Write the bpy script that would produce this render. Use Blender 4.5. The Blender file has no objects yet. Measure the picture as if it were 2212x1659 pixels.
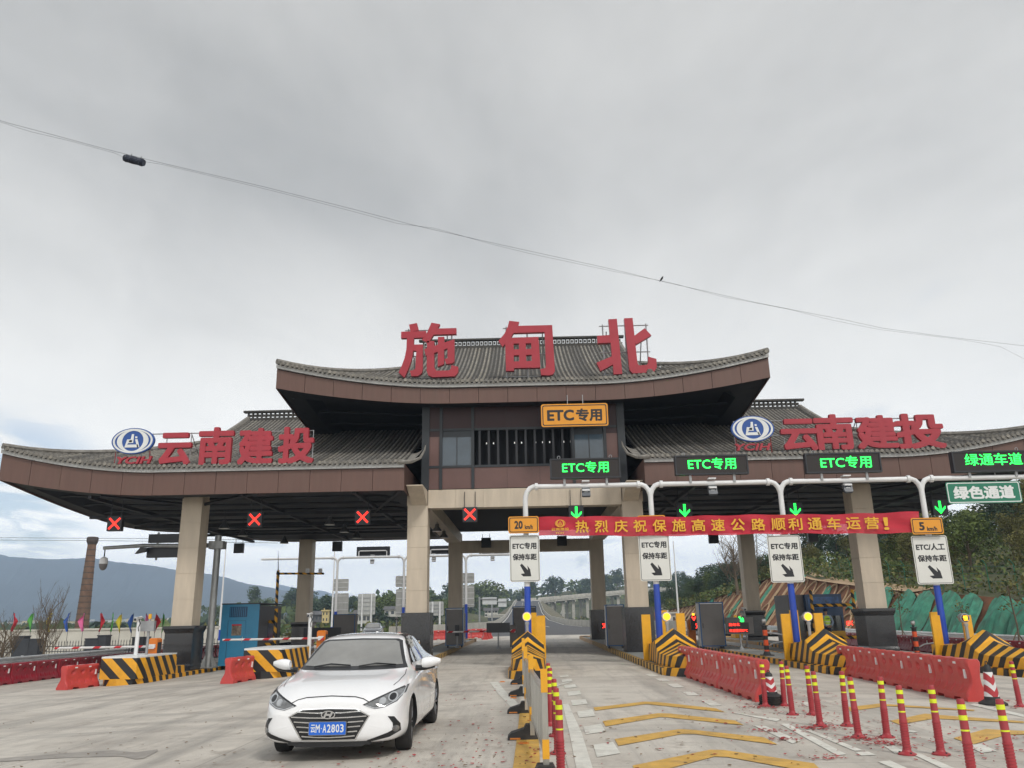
import bpy, bmesh, math, random
from mathutils import Vector, Matrix
from mathutils.bvhtree import BVHTree
R=math.radians; rnd=random.Random(7)
S=bpy.context.scene; COL=S.collection
# ---------------- camera ----------------
F=1740.;PIT=R(16.1);YAW=R(0.75);ROLL=0.0187;EYE=1.6
def _axes():
    sy,cy=math.sin(YAW),math.cos(YAW);cp,sp=math.cos(PIT),math.sin(PIT)
    r=Vector((cy,sy,0));f=Vector((-sy*cp,cy*cp,sp));u=Vector((sy*sp,-cy*sp,cp))
    return r*math.cos(ROLL)-u*math.sin(ROLL),u*math.cos(ROLL)+r*math.sin(ROLL),f
RX,UP,FW=_axes()
cd=bpy.data.cameras.new('camera');cam=bpy.data.objects.new('camera',cd);COL.objects.link(cam);S.camera=cam
cd.sensor_width=36;cd.lens=F/2212*36;cd.clip_start=.1;cd.clip_end=30000
cam.matrix_world=Matrix(((RX.x,UP.x,-FW.x,0),(RX.y,UP.y,-FW.y,0),(RX.z,UP.z,-FW.z,EYE),(0,0,0,1)))
# ---------------- light ----------------
S.view_settings.view_transform='Standard';S.view_settings.look='None';S.view_settings.gamma=1;S.view_settings.exposure=0.5
W=bpy.data.worlds.new('World');S.world=W;W.use_nodes=True
nt=W.node_tree;nt.nodes.clear();N=nt.nodes.new;L=nt.links.new
SUN_EL,SUN_AZ=R(48),R(150)
sky=N('ShaderNodeTexSky');sky.sky_type='NISHITA';sky.sun_disc=False;sky.sun_elevation=SUN_EL;sky.sun_rotation=SUN_AZ
bg1=N('ShaderNodeBackground');bg1.inputs[1].default_value=.10;L(sky.outputs[0],bg1.inputs[0])
tc=N('ShaderNodeTexCoord');sp=N('ShaderNodeSeparateXYZ');L(tc.outputs['Generated'],sp.inputs[0])
def M_(op,a,b=None,c=None):
    n=N('ShaderNodeMath');n.operation=op
    for i,v in enumerate((a,b,c)):
        if v is None: continue
        if isinstance(v,(int,float)): n.inputs[i].default_value=v
        else: L(v,n.inputs[i])
    return n.outputs[0]
zz=M_('MAXIMUM',sp.outputs[2],0.0)
den=M_('ADD',zz,.10)
cmb=N('ShaderNodeCombineXYZ');L(M_('DIVIDE',sp.outputs[0],den),cmb.inputs[0]);L(M_('DIVIDE',sp.outputs[1],den),cmb.inputs[1])
def NZ(scale,det,rough,dist=0,off=0,vec=None,nodes=None):
    n=N('ShaderNodeTexNoise');n.inputs['Scale'].default_value=scale;n.inputs['Detail'].default_value=det;n.inputs['Roughness'].default_value=rough;n.inputs['Distortion'].default_value=dist
    m=N('ShaderNodeMapping');m.inputs[1].default_value=(off,off*.7,0);m.inputs[3].default_value=(1,.55,1);L(vec or cmb.outputs[0],m.inputs[0]);L(m.outputs[0],n.inputs[0]);return n.outputs[0]
n1=NZ(.8,8,.55,.5,3.1);n2=NZ(2.4,10,.58,.35,8.3)
mixn=M_('ADD',M_('MULTIPLY',n1,.62),M_('MULTIPLY',n2,.38))
# cloud brightness: soft grey overhead, brighter low down
rmp=N('ShaderNodeValToRGB');cr=rmp.color_ramp
cr.elements[0].position=.34;cr.elements[0].color=(.315,.315,.310,1);cr.elements[1].position=.66;cr.elements[1].color=(.535,.53,.515,1)
L(mixn,rmp.inputs[0])
low=N('ShaderNodeMapRange');low.inputs[1].default_value=.02;low.inputs[2].default_value=.52;low.inputs[3].default_value=1.0;low.inputs[4].default_value=0;low.interpolation_type='SMOOTHSTEP';L(sp.outputs[2],low.inputs[0])
mx=N('ShaderNodeMix');mx.data_type='RGBA';mx.blend_type='MIX'
L(M_('MULTIPLY',low.outputs[0],.80),mx.inputs[0]);L(rmp.outputs[0],mx.inputs[6]);mx.inputs[7].default_value=(1.14,1.12,1.07,1)
bg2=N('ShaderNodeBackground');L(mx.outputs[2],bg2.inputs[0])
glow=N('ShaderNodeMapRange');glow.inputs[1].default_value=0;glow.inputs[2].default_value=.17;glow.inputs[3].default_value=1.9;glow.inputs[4].default_value=1.;glow.interpolation_type='SMOOTHSTEP';L(sp.outputs[2],glow.inputs[0]);L(glow.outputs[0],bg2.inputs[1])
# breaks in the cloud where the blue shows
hole=NZ(2.3,5,.55,.4,21.)
hr=N('ShaderNodeMapRange');hr.inputs[1].default_value=.60;hr.inputs[2].default_value=.74;L(hole,hr.inputs[0])
lf=N('ShaderNodeMapRange');lf.inputs[1].default_value=.42;lf.inputs[2].default_value=.0;L(zz,lf.inputs[0])
gap=N('ShaderNodeVectorMath');gap.operation='DOT_PRODUCT';L(tc.outputs['Generated'],gap.inputs[0]);_g=(FW+RX*((30-1106)/F)+UP*((829.5-1072)/F)).normalized();gap.inputs[1].default_value=_g
gm=N('ShaderNodeMapRange');gm.inputs[1].default_value=math.cos(R(6));gm.inputs[2].default_value=math.cos(R(1.5));gm.interpolation_type='SMOOTHSTEP';L(gap.outputs['Value'],gm.inputs[0])
gn=NZ(3.4,6,.55,.6,5.);gn2=N('ShaderNodeMapRange');gn2.inputs[1].default_value=.42;gn2.inputs[2].default_value=.58;L(gn,gn2.inputs[0])
gapf=M_('MULTIPLY',gm.outputs[0],gn2.outputs[0])
ms=N('ShaderNodeMixShader');L(M_('MULTIPLY',M_('MAXIMUM',M_('MULTIPLY',hr.outputs[0],lf.outputs[0]),gapf),.75),ms.inputs[0]);L(bg2.outputs[0],ms.inputs[1]);L(bg1.outputs[0],ms.inputs[2])
wo=N('ShaderNodeOutputWorld');L(ms.outputs[0],wo.inputs[0])
ld=bpy.data.lights.new('sun','SUN');ld.energy=1.5;ld.angle=R(14);ld.color=(1,.96,.9)
sun=bpy.data.objects.new('sun',ld);COL.objects.link(sun)
_d=Vector((math.sin(SUN_AZ)*math.cos(SUN_EL),math.cos(SUN_AZ)*math.cos(SUN_EL),math.sin(SUN_EL)))
sun.rotation_euler=_d.to_track_quat('Z','Y').to_euler()
S.cycles.max_bounces=6;S.cycles.transparent_max_bounces=12;S.cycles.volume_bounces=1
# ---------------- measuring helpers: a pixel of the photo (2212 wide) to a point of the place ----------------
def gz(x,y=0):
    e=abs(x-2.);return -0.0016*min(e,16)**2-0.0154*max(0,min(e,40)-16)
def ray(px,py): return FW+RX*((px-1106)/F)+UP*((829.5-py)/F)
def PY(px,py,Y):
    d=ray(px,py);t=Y/d.y;return Vector((d.x*t,Y,EYE+d.z*t))
def G(px,py,dz=0):
    d=ray(px,py);z=0
    for _ in range(20):
        t=(z+dz-EYE)/d.z;z=gz(d.x*t)
    return Vector((d.x*t,d.y*t,z+dz))
def XY(px,Y,py=1340): return PY(px,py,Y).x
# ---------------- materials ----------------
MATS={}
def mat(name,col,rough=.6,metal=0.,var=.12,vs=3.,bump=0.,bs=60.,emit=0.,coat=0.,alpha=1.,dirt=0.,det=4,spec=.5,trans=0,stretch=None):
    if name in MATS: return MATS[name]
    m=bpy.data.materials.new(name);m.use_nodes=True;t=m.node_tree;b=t.nodes['Principled BSDF']
    b.inputs['Base Color'].default_value=(*col,1);b.inputs['Roughness'].default_value=rough;b.inputs['Metallic'].default_value=metal
    b.inputs['Specular IOR Level'].default_value=spec
    if coat: b.inputs['Coat Weight'].default_value=coat;b.inputs['Coat Roughness'].default_value=.04
    if alpha<1: b.inputs['Alpha'].default_value=alpha
    if trans: b.inputs['Transmission Weight'].default_value=trans
    if emit: b.inputs['Emission Color'].default_value=(*col,1);b.inputs['Emission Strength'].default_value=emit
    tcn=t.nodes.new('ShaderNodeTexCoord');mp=t.nodes.new('ShaderNodeMapping');t.links.new(tcn.outputs['Object'],mp.inputs[0])
    if stretch: mp.inputs[3].default_value=stretch
    if var:
        n=t.nodes.new('ShaderNodeTexNoise');n.inputs['Scale'].default_value=vs;n.inputs['Detail'].default_value=det;n.inputs['Roughness'].default_value=.6;t.links.new(mp.outputs[0],n.inputs[0])
        r=t.nodes.new('ShaderNodeMapRange');r.inputs[1].default_value=.3;r.inputs[2].default_value=.7;r.inputs[3].default_value=1-var;r.inputs[4].default_value=1+var;t.links.new(n.outputs[0],r.inputs[0])
        x=t.nodes.new('ShaderNodeMix');x.data_type='RGBA';x.blend_type='MULTIPLY';x.inputs[0].default_value=1;x.inputs[6].default_value=(*col,1);t.links.new(r.outputs[0],x.inputs[7]);o=x.outputs[2]
        if dirt:
            n3=t.nodes.new('ShaderNodeTexNoise');n3.inputs['Scale'].default_value=vs*.37;n3.inputs['Detail'].default_value=8;n3.inputs['Roughness'].default_value=.7;t.links.new(mp.outputs[0],n3.inputs[0])
            r3=t.nodes.new('ShaderNodeMapRange');r3.inputs[1].default_value=.48;r3.inputs[2].default_value=.72;r3.inputs[4].default_value=dirt;t.links.new(n3.outputs[0],r3.inputs[0])
            y=t.nodes.new('ShaderNodeMix');y.data_type='RGBA';t.links.new(r3.outputs[0],y.inputs[0]);t.links.new(o,y.inputs[6]);y.inputs[7].default_value=(.12,.095,.07,1);o=y.outputs[2]
        t.links.new(o,b.inputs['Base Color'])
        rr=t.nodes.new('ShaderNodeMapRange');rr.inputs[3].default_value=max(.02,rough-.08);rr.inputs[4].default_value=min(1,rough+.1);t.links.new(n.outputs[0],rr.inputs[0])
        if rough>.15: t.links.new(rr.outputs[0],b.inputs['Roughness'])
    if bump:
        n2=t.nodes.new('ShaderNodeTexNoise');n2.inputs['Scale'].default_value=bs;n2.inputs['Detail'].default_value=5;t.links.new(mp.outputs[0],n2.inputs[0])
        bp=t.nodes.new('ShaderNodeBump');bp.inputs['Strength'].default_value=bump;bp.inputs['Distance'].default_value=.02;t.links.new(n2.outputs[0],bp.inputs['Height']);t.links.new(bp.outputs[0],b.inputs['Normal'])
    MATS[name]=m;return m
YEL=(.78,.38,.018);BLK=(.018,.018,.02)
def stripe(name,vec,period,absx=0.,phase=0.,c1=YEL,c2=BLK,duty=.5,rough=.45):
    if name in MATS: return MATS[name]
    m=mat(name,c1,rough,var=.1,vs=4,dirt=.25);t=m.node_tree;b=t.nodes['Principled BSDF'];Nn=t.nodes.new;Ll=t.links.new
    src=b.inputs['Base Color'].links[0].from_socket
    tcn=Nn('ShaderNodeTexCoord');s=Nn('ShaderNodeSeparateXYZ');Ll(tcn.outputs['Object'],s.inputs[0])
    def mm(op,a,bb):
        n=Nn('ShaderNodeMath');n.operation=op
        for i,v in enumerate((a,bb)):
            if isinstance(v,(int,float)): n.inputs[i].default_value=v
            elif v is not None: Ll(v,n.inputs[i])
        return n.outputs[0]
    acc=mm('ADD',mm('MULTIPLY',s.outputs[0],vec[0]),mm('MULTIPLY',s.outputs[1],vec[1]))
    acc=mm('ADD',acc,mm('MULTIPLY',s.outputs[2],vec[2]))
    if absx: acc=mm('ADD',acc,mm('MULTIPLY',mm('ABSOLUTE',s.outputs[0],None),absx))
    fr=mm('FRACT',mm('ADD',mm('DIVIDE',acc,period),100.+phase),None)
    g=mm('GREATER_THAN',fr,duty)
    x=Nn('ShaderNodeMix');x.data_type='RGBA';Ll(g,x.inputs[0]);Ll(src,x.inputs[6]);x.inputs[7].default_value=(*c2,1);Ll(x.outputs[2],b.inputs['Base Color'])
    return m
# ---------------- mesh helpers ----------------
class MB:
    def __init__(s): s.v=[];s.f=[];s.m=[]
    def add(s,vs,fs,mi=0):
        o=len(s.v);s.v+=[tuple(v) for v in vs];s.f+=[tuple(i+o for i in f) for f in fs];s.m+=[mi]*len(fs);return s
    def box(s,a,b,mi=0,rz=0,c=None):
        x0,y0,z0=a;x1,y1,z1=b
        vs=[(x,y,z) for z in(z0,z1) for x,y in((x0,y0),(x1,y0),(x1,y1),(x0,y1))]
        if rz:
            cx,cy=c or ((x0+x1)/2,(y0+y1)/2);ca,sa=math.cos(rz),math.sin(rz)
            vs=[(cx+(x-cx)*ca-(y-cy)*sa,cy+(x-cx)*sa+(y-cy)*ca,z) for x,y,z in vs]
        return s.add(vs,[(3,2,1,0),(4,5,6,7),(0,1,5,4),(1,2,6,5),(2,3,7,6),(3,0,4,7)],mi)
    def tube(s,pts,r,n=8,mi=0,r2=None,cap=True):
        pts=[Vector(p) for p in pts];k=len(pts);rs=[r+(( r2 if r2 is not None else r)-r)*i/max(1,k-1) for i in range(k)] if not isinstance(r,(list,tuple)) else r
        vs=[];prev=None
        for i,p in enumerate(pts):
            d=(pts[min(i+1,k-1)]-pts[max(i-1,0)]).normalized()
            a=Vector((0,0,1)) if abs(d.z)<.95 else Vector((0,1,0))
            if prev is not None: a=prev
            u=d.cross(a);u=u.normalized() if u.length>1e-6 else Vector((1,0,0));w=u.cross(d).normalized();prev=w
            for j in range(n):
                t=2*math.pi*j/n;vs.append(p+(u*math.cos(t)+w*math.sin(t))*rs[i])
        fs=[(i*n+j,i*n+(j+1)%n,(i+1)*n+(j+1)%n,(i+1)*n+j) for i in range(k-1) for j in range(n)]
        if cap: fs+=[tuple(range(n))[::-1],tuple((k-1)*n+j for j in range(n))]
        return s.add(vs,fs,mi)
    def lathe(s,prof,n=16,c=(0,0,0),mi=0):
        vs=[(c[0]+r*math.cos(2*math.pi*j/n),c[1]+r*math.sin(2*math.pi*j/n),c[2]+z) for r,z in prof for j in range(n)];k=len(prof)
        fs=[(i*n+j,i*n+(j+1)%n,(i+1)*n+(j+1)%n,(i+1)*n+j) for i in range(k-1) for j in range(n)]
        fs+=[tuple(range(n))[::-1],tuple((k-1)*n+j for j in range(n))]
        return s.add(vs,fs,mi)
    def prism(s,poly,y0,y1,mi=0,axis='y'):
        n=len(poly)
        def P(a,b,c): return (a,c,b) if axis=='y' else ((c,a,b) if axis=='x' else (a,b,c))
        vs=[P(a,b,y0) for a,b in poly]+[P(a,b,y1) for a,b in poly]
        return s.add(vs,[tuple(range(n)),tuple(range(2*n-1,n-1,-1))]+[(i,i+n,(i+1)%n+n,(i+1)%n) for i in range(n)],mi)
    def grid(s,fn,nu,nv,mi=0,flip=False):
        vs=[fn(i/nu,j/nv) for i in range(nu+1) for j in range(nv+1)]
        fs=[]
        for i in range(nu):
            for j in range(nv):
                a=i*(nv+1)+j;q=(a,a+nv+1,a+nv+2,a+1);fs.append(q[::-1] if flip else q)
        return s.add(vs,fs,mi)
    def mesh(s,name,mats,smooth=False):
        me=bpy.data.meshes.new(name);me.from_pydata(s.v,[],s.f)
        for m in (mats if isinstance(mats,(list,tuple)) else [mats]): me.materials.append(m)
        if any(s.m): me.polygons.foreach_set('material_index',s.m)
        bm=bmesh.new();bm.from_mesh(me);bmesh.ops.recalc_face_normals(bm,faces=bm.faces);bm.to_mesh(me);bm.free()
        if smooth: smooth_mesh(me)
        return me
    def build(s,name,mats,parent=None,loc=(0,0,0),smooth=False):
        return link(name,s.mesh(name,mats,smooth),parent,loc)
def smooth_mesh(me,ang=40):
    me.polygons.foreach_set('use_smooth',[True]*len(me.polygons))
    try: me.set_sharp_from_angle(angle=R(ang))
    except Exception: pass
def link(name,data,parent=None,loc=(0,0,0)):
    o=bpy.data.objects.new(name,data);COL.objects.link(o);o.location=loc
    if parent: o.parent=parent
    return o
def tag(o,label=None,cat=None,group=None,kind=None):
    if label: o['label']=label
    if cat: o['category']=cat
    if group: o['group']=group
    if kind: o['kind']=kind
    return o
def thing(name,loc,label,cat,group=None,rz=0):
    o=bpy.data.objects.new(name,None);COL.objects.link(o);o.location=loc;o.rotation_euler=(0,0,rz);o.empty_display_size=.2;return tag(o,label,cat,group)
KIDS={}
def copy(o,loc,label,rz=None,scale=None,group=None):
    def cp(x,par=None):
        c=x.copy();COL.objects.link(c)
        if par: c.parent=par
        for k in KIDS.setdefault(x.name,[k for k in x.children]): cp(k,c)
        return c
    c=cp(o);c.location=loc;c['label']=label
    if rz is not None: c.rotation_euler=(0,0,rz)
    if scale is not None: c.scale=scale if not isinstance(scale,(int,float)) else (scale,)*3
    if group: c['group']=group
    return c
def evalmesh(o):
    dg=bpy.context.evaluated_depsgraph_get();me=bpy.data.meshes.new_from_object(o.evaluated_get(dg));bpy.data.objects.remove(o,do_unlink=True);return me
_tc={}
def text_mesh(s,bold=0.,extr=.01,res=3):
    k=(s,bold,extr)
    if k in _tc: return _tc[k]
    c=bpy.data.curves.new('txt','FONT');c.body=s;c.extrude=extr;c.offset=bold;c.resolution_u=res;c.fill_mode='BOTH'
    o=bpy.data.objects.new('txt',c);COL.objects.link(o);me=evalmesh(o);bpy.data.curves.remove(c);_tc[k]=me
    return me
def glyphs(s,x0,x1,z0,z1,y,name,m,parent,bold=0.,depth=.01,shear=0,flip=False,yaw=None):
    """string s fitted into the box x0..x1, z0..z1, facing -Y, front face at y"""
    src=text_mesh(s,0,.5)
    V=[tuple(v.co) for v in src.vertices];Fc=[tuple(p.vertices) for p in src.polygons];nv=len(V)
    q=bold*.9;offs=[(0,0,0)]+([(q,q,1),(-q,q,2),(q,-q,3),(-q,-q,4)] if bold else [])+([(q*1.2,0,5),(-q*1.2,0,6),(0,q*1.2,7),(0,-q*1.2,8)] if bold>.02 else [])
    xs=[v[0] for v in V];ys=[v[1] for v in V];a,b,c,d=min(xs)-q,max(xs)+q,min(ys)-q,max(ys)+q;vs=[];fs=[]
    for k,(ox,oz,e) in enumerate(offs):
        for v in V:
            X=x0+(v[0]+ox-a)/(b-a)*(x1-x0);Z=z0+(v[1]+oz-c)/(d-c)*(z1-z0);X+=shear*(Z-z0)
            vs.append((X,y+(.5-v[2])*depth+e*min(.0012,depth*.06),Z))
        fs+=[tuple(i+k*nv for i in f) for f in Fc]
    me=bpy.data.meshes.new(name);me.from_pydata(vs,[],fs)
    me.materials.clear();me.materials.append(m)
    return link(name,me,parent)
def rrect(w,h,r,n=5,cx=0,cz=0):
    p=[]
    for sx,sz,a0 in((1,1,0),(-1,1,90),(-1,-1,180),(1,-1,270)):
        for i in range(n+1):
            a=R(a0+90*i/n);p.append((cx+sx*(w/2-r)+r*math.cos(a),cz+sz*(h/2-r)+r*math.sin(a)))
    return p
def ringprism(mb,outer,inner,y0,y1,mi=0):
    n=len(outer)
    vs=[(a,y0,b) for a,b in outer]+[(a,y0,b) for a,b in inner]+[(a,y1,b) for a,b in outer]+[(a,y1,b) for a,b in inner]
    fs=[]
    for i in range(n):
        j=(i+1)%n;fs+=[(i,j,n+j,n+i),(2*n+i,3*n+i,3*n+j,2*n+j),(i,2*n+i,2*n+j,j),(n+i,n+j,3*n+j,3*n+i)]
    mb.add(vs,fs,mi)
def ell(rx,rz,n=40,cx=0,cz=0): return [(cx+rx*math.cos(2*math.pi*i/n),cz+rz*math.sin(2*math.pi*i/n)) for i in range(n)]
ORD=['first','second','third','fourth','fifth','sixth','seventh','eighth','ninth','tenth','eleventh','twelfth','thirteenth','fourteenth','fifteenth','sixteenth','seventeenth','eighteenth']
# =====================================================  GROUND
def ground_mat():
    m=mat('concrete_paving',(.54,.505,.45),.72,var=.10,vs=1.3,bump=.25,bs=35,det=8);t=m.node_tree;b=t.nodes['Principled BSDF'];Nn=t.nodes.new;Ll=t.links.new
    src=b.inputs['Base Color'].links[0].from_socket
    tcn=Nn('ShaderNodeTexCoord')
    def layer(src,scale,st,lo,hi,col,f,off=0,det=6,rot=0):
        mp=Nn('ShaderNodeMapping');mp.inputs[3].default_value=st;mp.inputs[1].default_value=(off,off,0);mp.inputs[2].default_value=(0,0,rot);Ll(tcn.outputs['Object'],mp.inputs[0])
        n=Nn('ShaderNodeTexNoise');n.inputs['Scale'].default_value=scale;n.inputs['Detail'].default_value=det;n.inputs['Roughness'].default_value=.65;Ll(mp.outputs[0],n.inputs[0])
        r=Nn('ShaderNodeMapRange');r.inputs[1].default_value=lo;r.inputs[2].default_value=hi;r.inputs[4].default_value=f;Ll(n.outputs[0],r.inputs[0])
        x=Nn('ShaderNodeMix');x.data_type='RGBA';Ll(r.outputs[0],x.inputs[0]);Ll(src,x.inputs[6]);x.inputs[7].default_value=(*col,1);Ll(x.outputs[2],b.inputs['Base Color']);return x.outputs[2]
    s=layer(src,.35,(1,1,1),.45,.7,(.33,.30,.265),.75,3)
    s=layer(s,1.0,(1.2,.12,1),.50,.70,(.22,.21,.195),.62,11,8)
    s=layer(s,2.6,(1.4,.05,1),.56,.66,(.20,.19,.18),.25,47,6)     # tyre-darkened tracks running along the lanes
    s=layer(s,.6,(.16,1.3,1),.53,.72,(.25,.24,.225),.75,31,8,R(-8))        # sweeping marks across the apron
    s=layer(s,1.7,(1,1,1),.56,.66,(.28,.245,.21),.55,5,10)
    s=layer(s,6,(1,1,1),.66,.70,(.14,.125,.11),.6,71,4)
    s=layer(s,60,(1,1,1),.60,.70,(.22,.19,.16),.6,5,3)
    # saw-cut joints of the slabs
    sx=Nn('ShaderNodeSeparateXYZ');Ll(tcn.outputs['Object'],sx.inputs[0])
    def line(sock,per,off,w):
        a=Nn('ShaderNodeMath');a.operation='ADD';a.inputs[1].default_value=off+400;Ll(sock,a.inputs[0])
        d=Nn('ShaderNodeMath');d.operation='DIVIDE';d.inputs[1].default_value=per;Ll(a.outputs[0],d.inputs[0])
        f=Nn('ShaderNodeMath');f.operation='FRACT';Ll(d.outputs[0],f.inputs[0])
        l=Nn('ShaderNodeMath');l.operation='LESS_THAN';l.inputs[1].default_value=w/per;Ll(f.outputs[0],l.inputs[0]);return l.outputs[0]
    a=Nn('ShaderNodeMath');a.operation='MAXIMUM';Ll(line(sx.outputs[0],4.4,.0,.014),a.inputs[0]);Ll(line(sx.outputs[1],5.0,.3,.016),a.inputs[1])
    k=Nn('ShaderNodeMath');k.operation='MULTIPLY';k.inputs[1].default_value=.55;Ll(a.outputs[0],k.inputs[0])
    x=Nn('ShaderNodeMix');x.data_type='RGBA';Ll(k.outputs[0],x.inputs[0]);Ll(s,x.inputs[6]);x.inputs[7].default_value=(.10,.09,.08,1);Ll(x.outputs[2],b.inputs['Base Color'])
    return m
CONC=ground_mat()
mb=MB();xs=[-26,-22,-18]+[-16+2*i for i in range(20)]+[24];ys=[-12,0,10,20,30,45,60,73]
mb.add([(x,y,gz(x)) for x in xs for y in ys],[(i*len(ys)+j,(i+1)*len(ys)+j,(i+1)*len(ys)+j+1,i*len(ys)+j+1) for i in range(len(xs)-1) for j in range(len(ys)-1)])
tag(mb.build('toll_plaza_ground',CONC),kind='structure')
SOIL=mat('dry_verge',(.15,.135,.085),.95,var=.35,vs=.6,bump=.6,bs=6,det=8)
FIELD=mat('valley_fields',(.07,.085,.04),.95,var=.5,vs=.02,det=8)
mb=MB()
for x0,x1 in((-75,-26),(24,34)):
    n=10;mb.grid(lambda u,v,x0=x0,x1=x1:(x0+(x1-x0)*u,-12+150*v,gz(x0+(x1-x0)*u)-.03-(0.6 if False else 0)),n,6)
tag(mb.build('verge_ground',SOIL),kind='structure')
mb=MB();mb.add([(-14000,-600,-1.2),(14000,-600,-1.2),(14000,14000,-1.2),(-14000,14000,-1.2)],[(0,1,2,3)])
tag(mb.build('valley_ground',FIELD),kind='structure')
# asphalt road climbing to the viaduct
ASPH=mat('asphalt',(.085,.086,.092),.85,var=.15,vs=.8,bump=.3,bs=50)
ST=[(72.9,-22,24,-.18),(86,-14,16,-.1),(100,-8.5,12,-.06),(125,-5.6,8.6,-.05),(150,-5.6,7.0,-.0),(213,-6.2,5.9,.6),(250,-6.3,5.8,1.4),(290,-6.4,5.6,2.7),(350,-6.2,5.8,5.4),(400,-6.0,6.0,7.9),(430,-5.2,7.5,9.2)]
def road_pt(i): return ST[i]
mb=MB()
for i,(y,a,b,z) in enumerate(ST):
    mb.v+=[(a,y,z+.0),((a+b)/2,y,z+.04),(b,y,z)]
    if i: k=3*i;mb.f+=[(k-3,k-2,k+1,k),(k-2,k-1,k+2,k+1)];mb.m+=[0,0]
tag(mb.build('approach_road',ASPH),kind='structure')
mb=MB()
for i in range(2,len(ST)):
    y0,a0,b0,z0=ST[i-1];y1,a1,b1,z1=ST[i]
    mb.add([(a0,y0,z0-.02),(a1,y1,z1-.02),(a1-14,y1,-1.3),(a0-14,y0,-1.3)],[(0,1,2,3)])
    mb.add([(b0,y0,z0-.02),(b1,y1,z1-.02),(b1+14,y1,-1.3),(b0+14,y0,-1.3)],[(0,1,2,3)])
tag(mb.build('road_embankment',SOIL),kind='structure')
WHT=mat('white_road_paint',(.66,.655,.60),.55,var=.12,vs=6,dirt=.35);YPT=mat('yellow_road_paint',(.62,.37,.075),.5,var=.18,vs=5,dirt=.5,det=8)
mb=MB()
for off in (.5,-.5):
    for i in range(3,len(ST)-1):
        y0,a0,b0,z0=ST[i];y1,a1,b1,z1=ST[i+1]
        x0,x1=(a0+off,a1+off) if off>0 else (b0+off,b1+off)
        mb.add([(x0-.12,y0,z0+.03),(x0+.12,y0,z0+.03),(x1+.12,y1,z1+.03),(x1-.12,y1,z1+.03)],[(0,1,2,3)])
for fx in (.33,.62):
    for i in range(3,len(ST)-1):
        y0,a0,b0,z0=ST[i];y1,a1,b1,z1=ST[i+1];n=max(1,int((y1-y0)/14))
        for q in range(n):
            t0=q/n;t1=t0+.45/n;P=lambda t:(a0+(a1-a0)*t+fx*((b0-a0)+((b1-a1)-(b0-a0))*t),y0+(y1-y0)*t,z0+(z1-z0)*t+.06)
            p,qq=P(t0),P(t1);mb.add([(p[0]-.1,p[1],p[2]),(p[0]+.1,p[1],p[2]),(qq[0]+.1,qq[1],qq[2]),(qq[0]-.1,qq[1],qq[2])],[(0,1,2,3)])
tag(mb.build('road_markings',WHT),kind='structure')
PARA=mat('pale_concrete',(.46,.44,.39),.8,var=.16,vs=.7,dirt=.3,bump=.2,bs=12)
def parapet(side,label):
    o=thing('road_parapet',(0,86,0),label,'parapet wall','concrete parapets beside the climbing road')
    for i in range(1,len(ST)-1):
        y0,a0,b0,z0=ST[i];y1,a1,b1,z1=ST[i+1];x0,x1=(a0,a1) if side<0 else (b0,b1);d=.25*side
        m=MB();h=.95
        m.add([(x0,y0-86,z0-.3),(x0+d,y0-86,z0-.3),(x0+d*.8,y0-86,z0+h),(x0+d*.3,y0-86,z0+h),(x1,y1-86.04,z1-.3),(x1+d,y1-86.04,z1-.3),(x1+d*.8,y1-86.04,z1+h),(x1+d*.3,y1-86.04,z1+h)],[(0,1,2,3),(7,6,5,4),(0,4,5,1),(1,5,6,2),(2,6,7,3),(3,7,4,0)])
        m.build('wall_segment',PARA,o)
parapet(-1,'pale concrete parapet on the left edge of the climbing grey road');parapet(1,'pale concrete parapet on the right edge of the climbing grey road')
# viaduct curving off to the right
vp=[(2,431,9.2),(10,446,10.1),(22,458,11.2),(38,468,12.6),(58,478,14.2),(82,490,15.6),(112,505,17)]
vd=thing('viaduct',(0,430,0),'concrete viaduct on tall piers curving right behind the toll columns','viaduct')
mb=MB();mr=MB();ma=MB()
for i in range(len(vp)-1):
    p,q=Vector(vp[i]),Vector(vp[i+1]);p-=Vector((0,430,0));q-=Vector((0,430,0));nn=Vector((-(q-p).y,(q-p).x,0)).normalized()*5.6
    def V_(a,s,dz): return a+nn*s+Vector((0,0,dz))
    mb.add([V_(p,-1,-1.3),V_(p,1,-1.3),V_(p,1,-.05),V_(p,-1,-.05),V_(q,-1,-1.3),V_(q,1,-1.3),V_(q,1,-.05),V_(q,-1,-.05)],[(0,4,5,1),(1,5,6,2),(2,6,7,3),(3,7,4,0),(0,1,2,3),(4,5,6,7)])
    for s in(-1,1): mr.add([V_(p,s,-.4),V_(p,s*1.05,-.4),V_(p,s*1.05,1),V_(p,s,1),V_(q,s,-.4),V_(q,s*1.05,-.4),V_(q,s*1.05,1),V_(q,s,1)],[(0,4,5,1),(1,5,6,2),(2,6,7,3),(3,7,4,0)])
    for t in (.1,.6):
        c=p.lerp(q,t);m=MB()
        for s in (-.55,.55): cc=c+nn*s;m.box((cc.x-.75,cc.y-.75,-1.5),(cc.x+.75,cc.y+.75,cc.z-1.7))
        e0,e1=c-nn*.95,c+nn*.95;m.tube([(e0.x,e0.y,c.z-1.75),(e1.x,e1.y,c.z-1.75)],.75,4);m.build('pier',PARA,vd)
mb.build('deck',PARA,vd);mr.build('parapet',PARA,vd)
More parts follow.
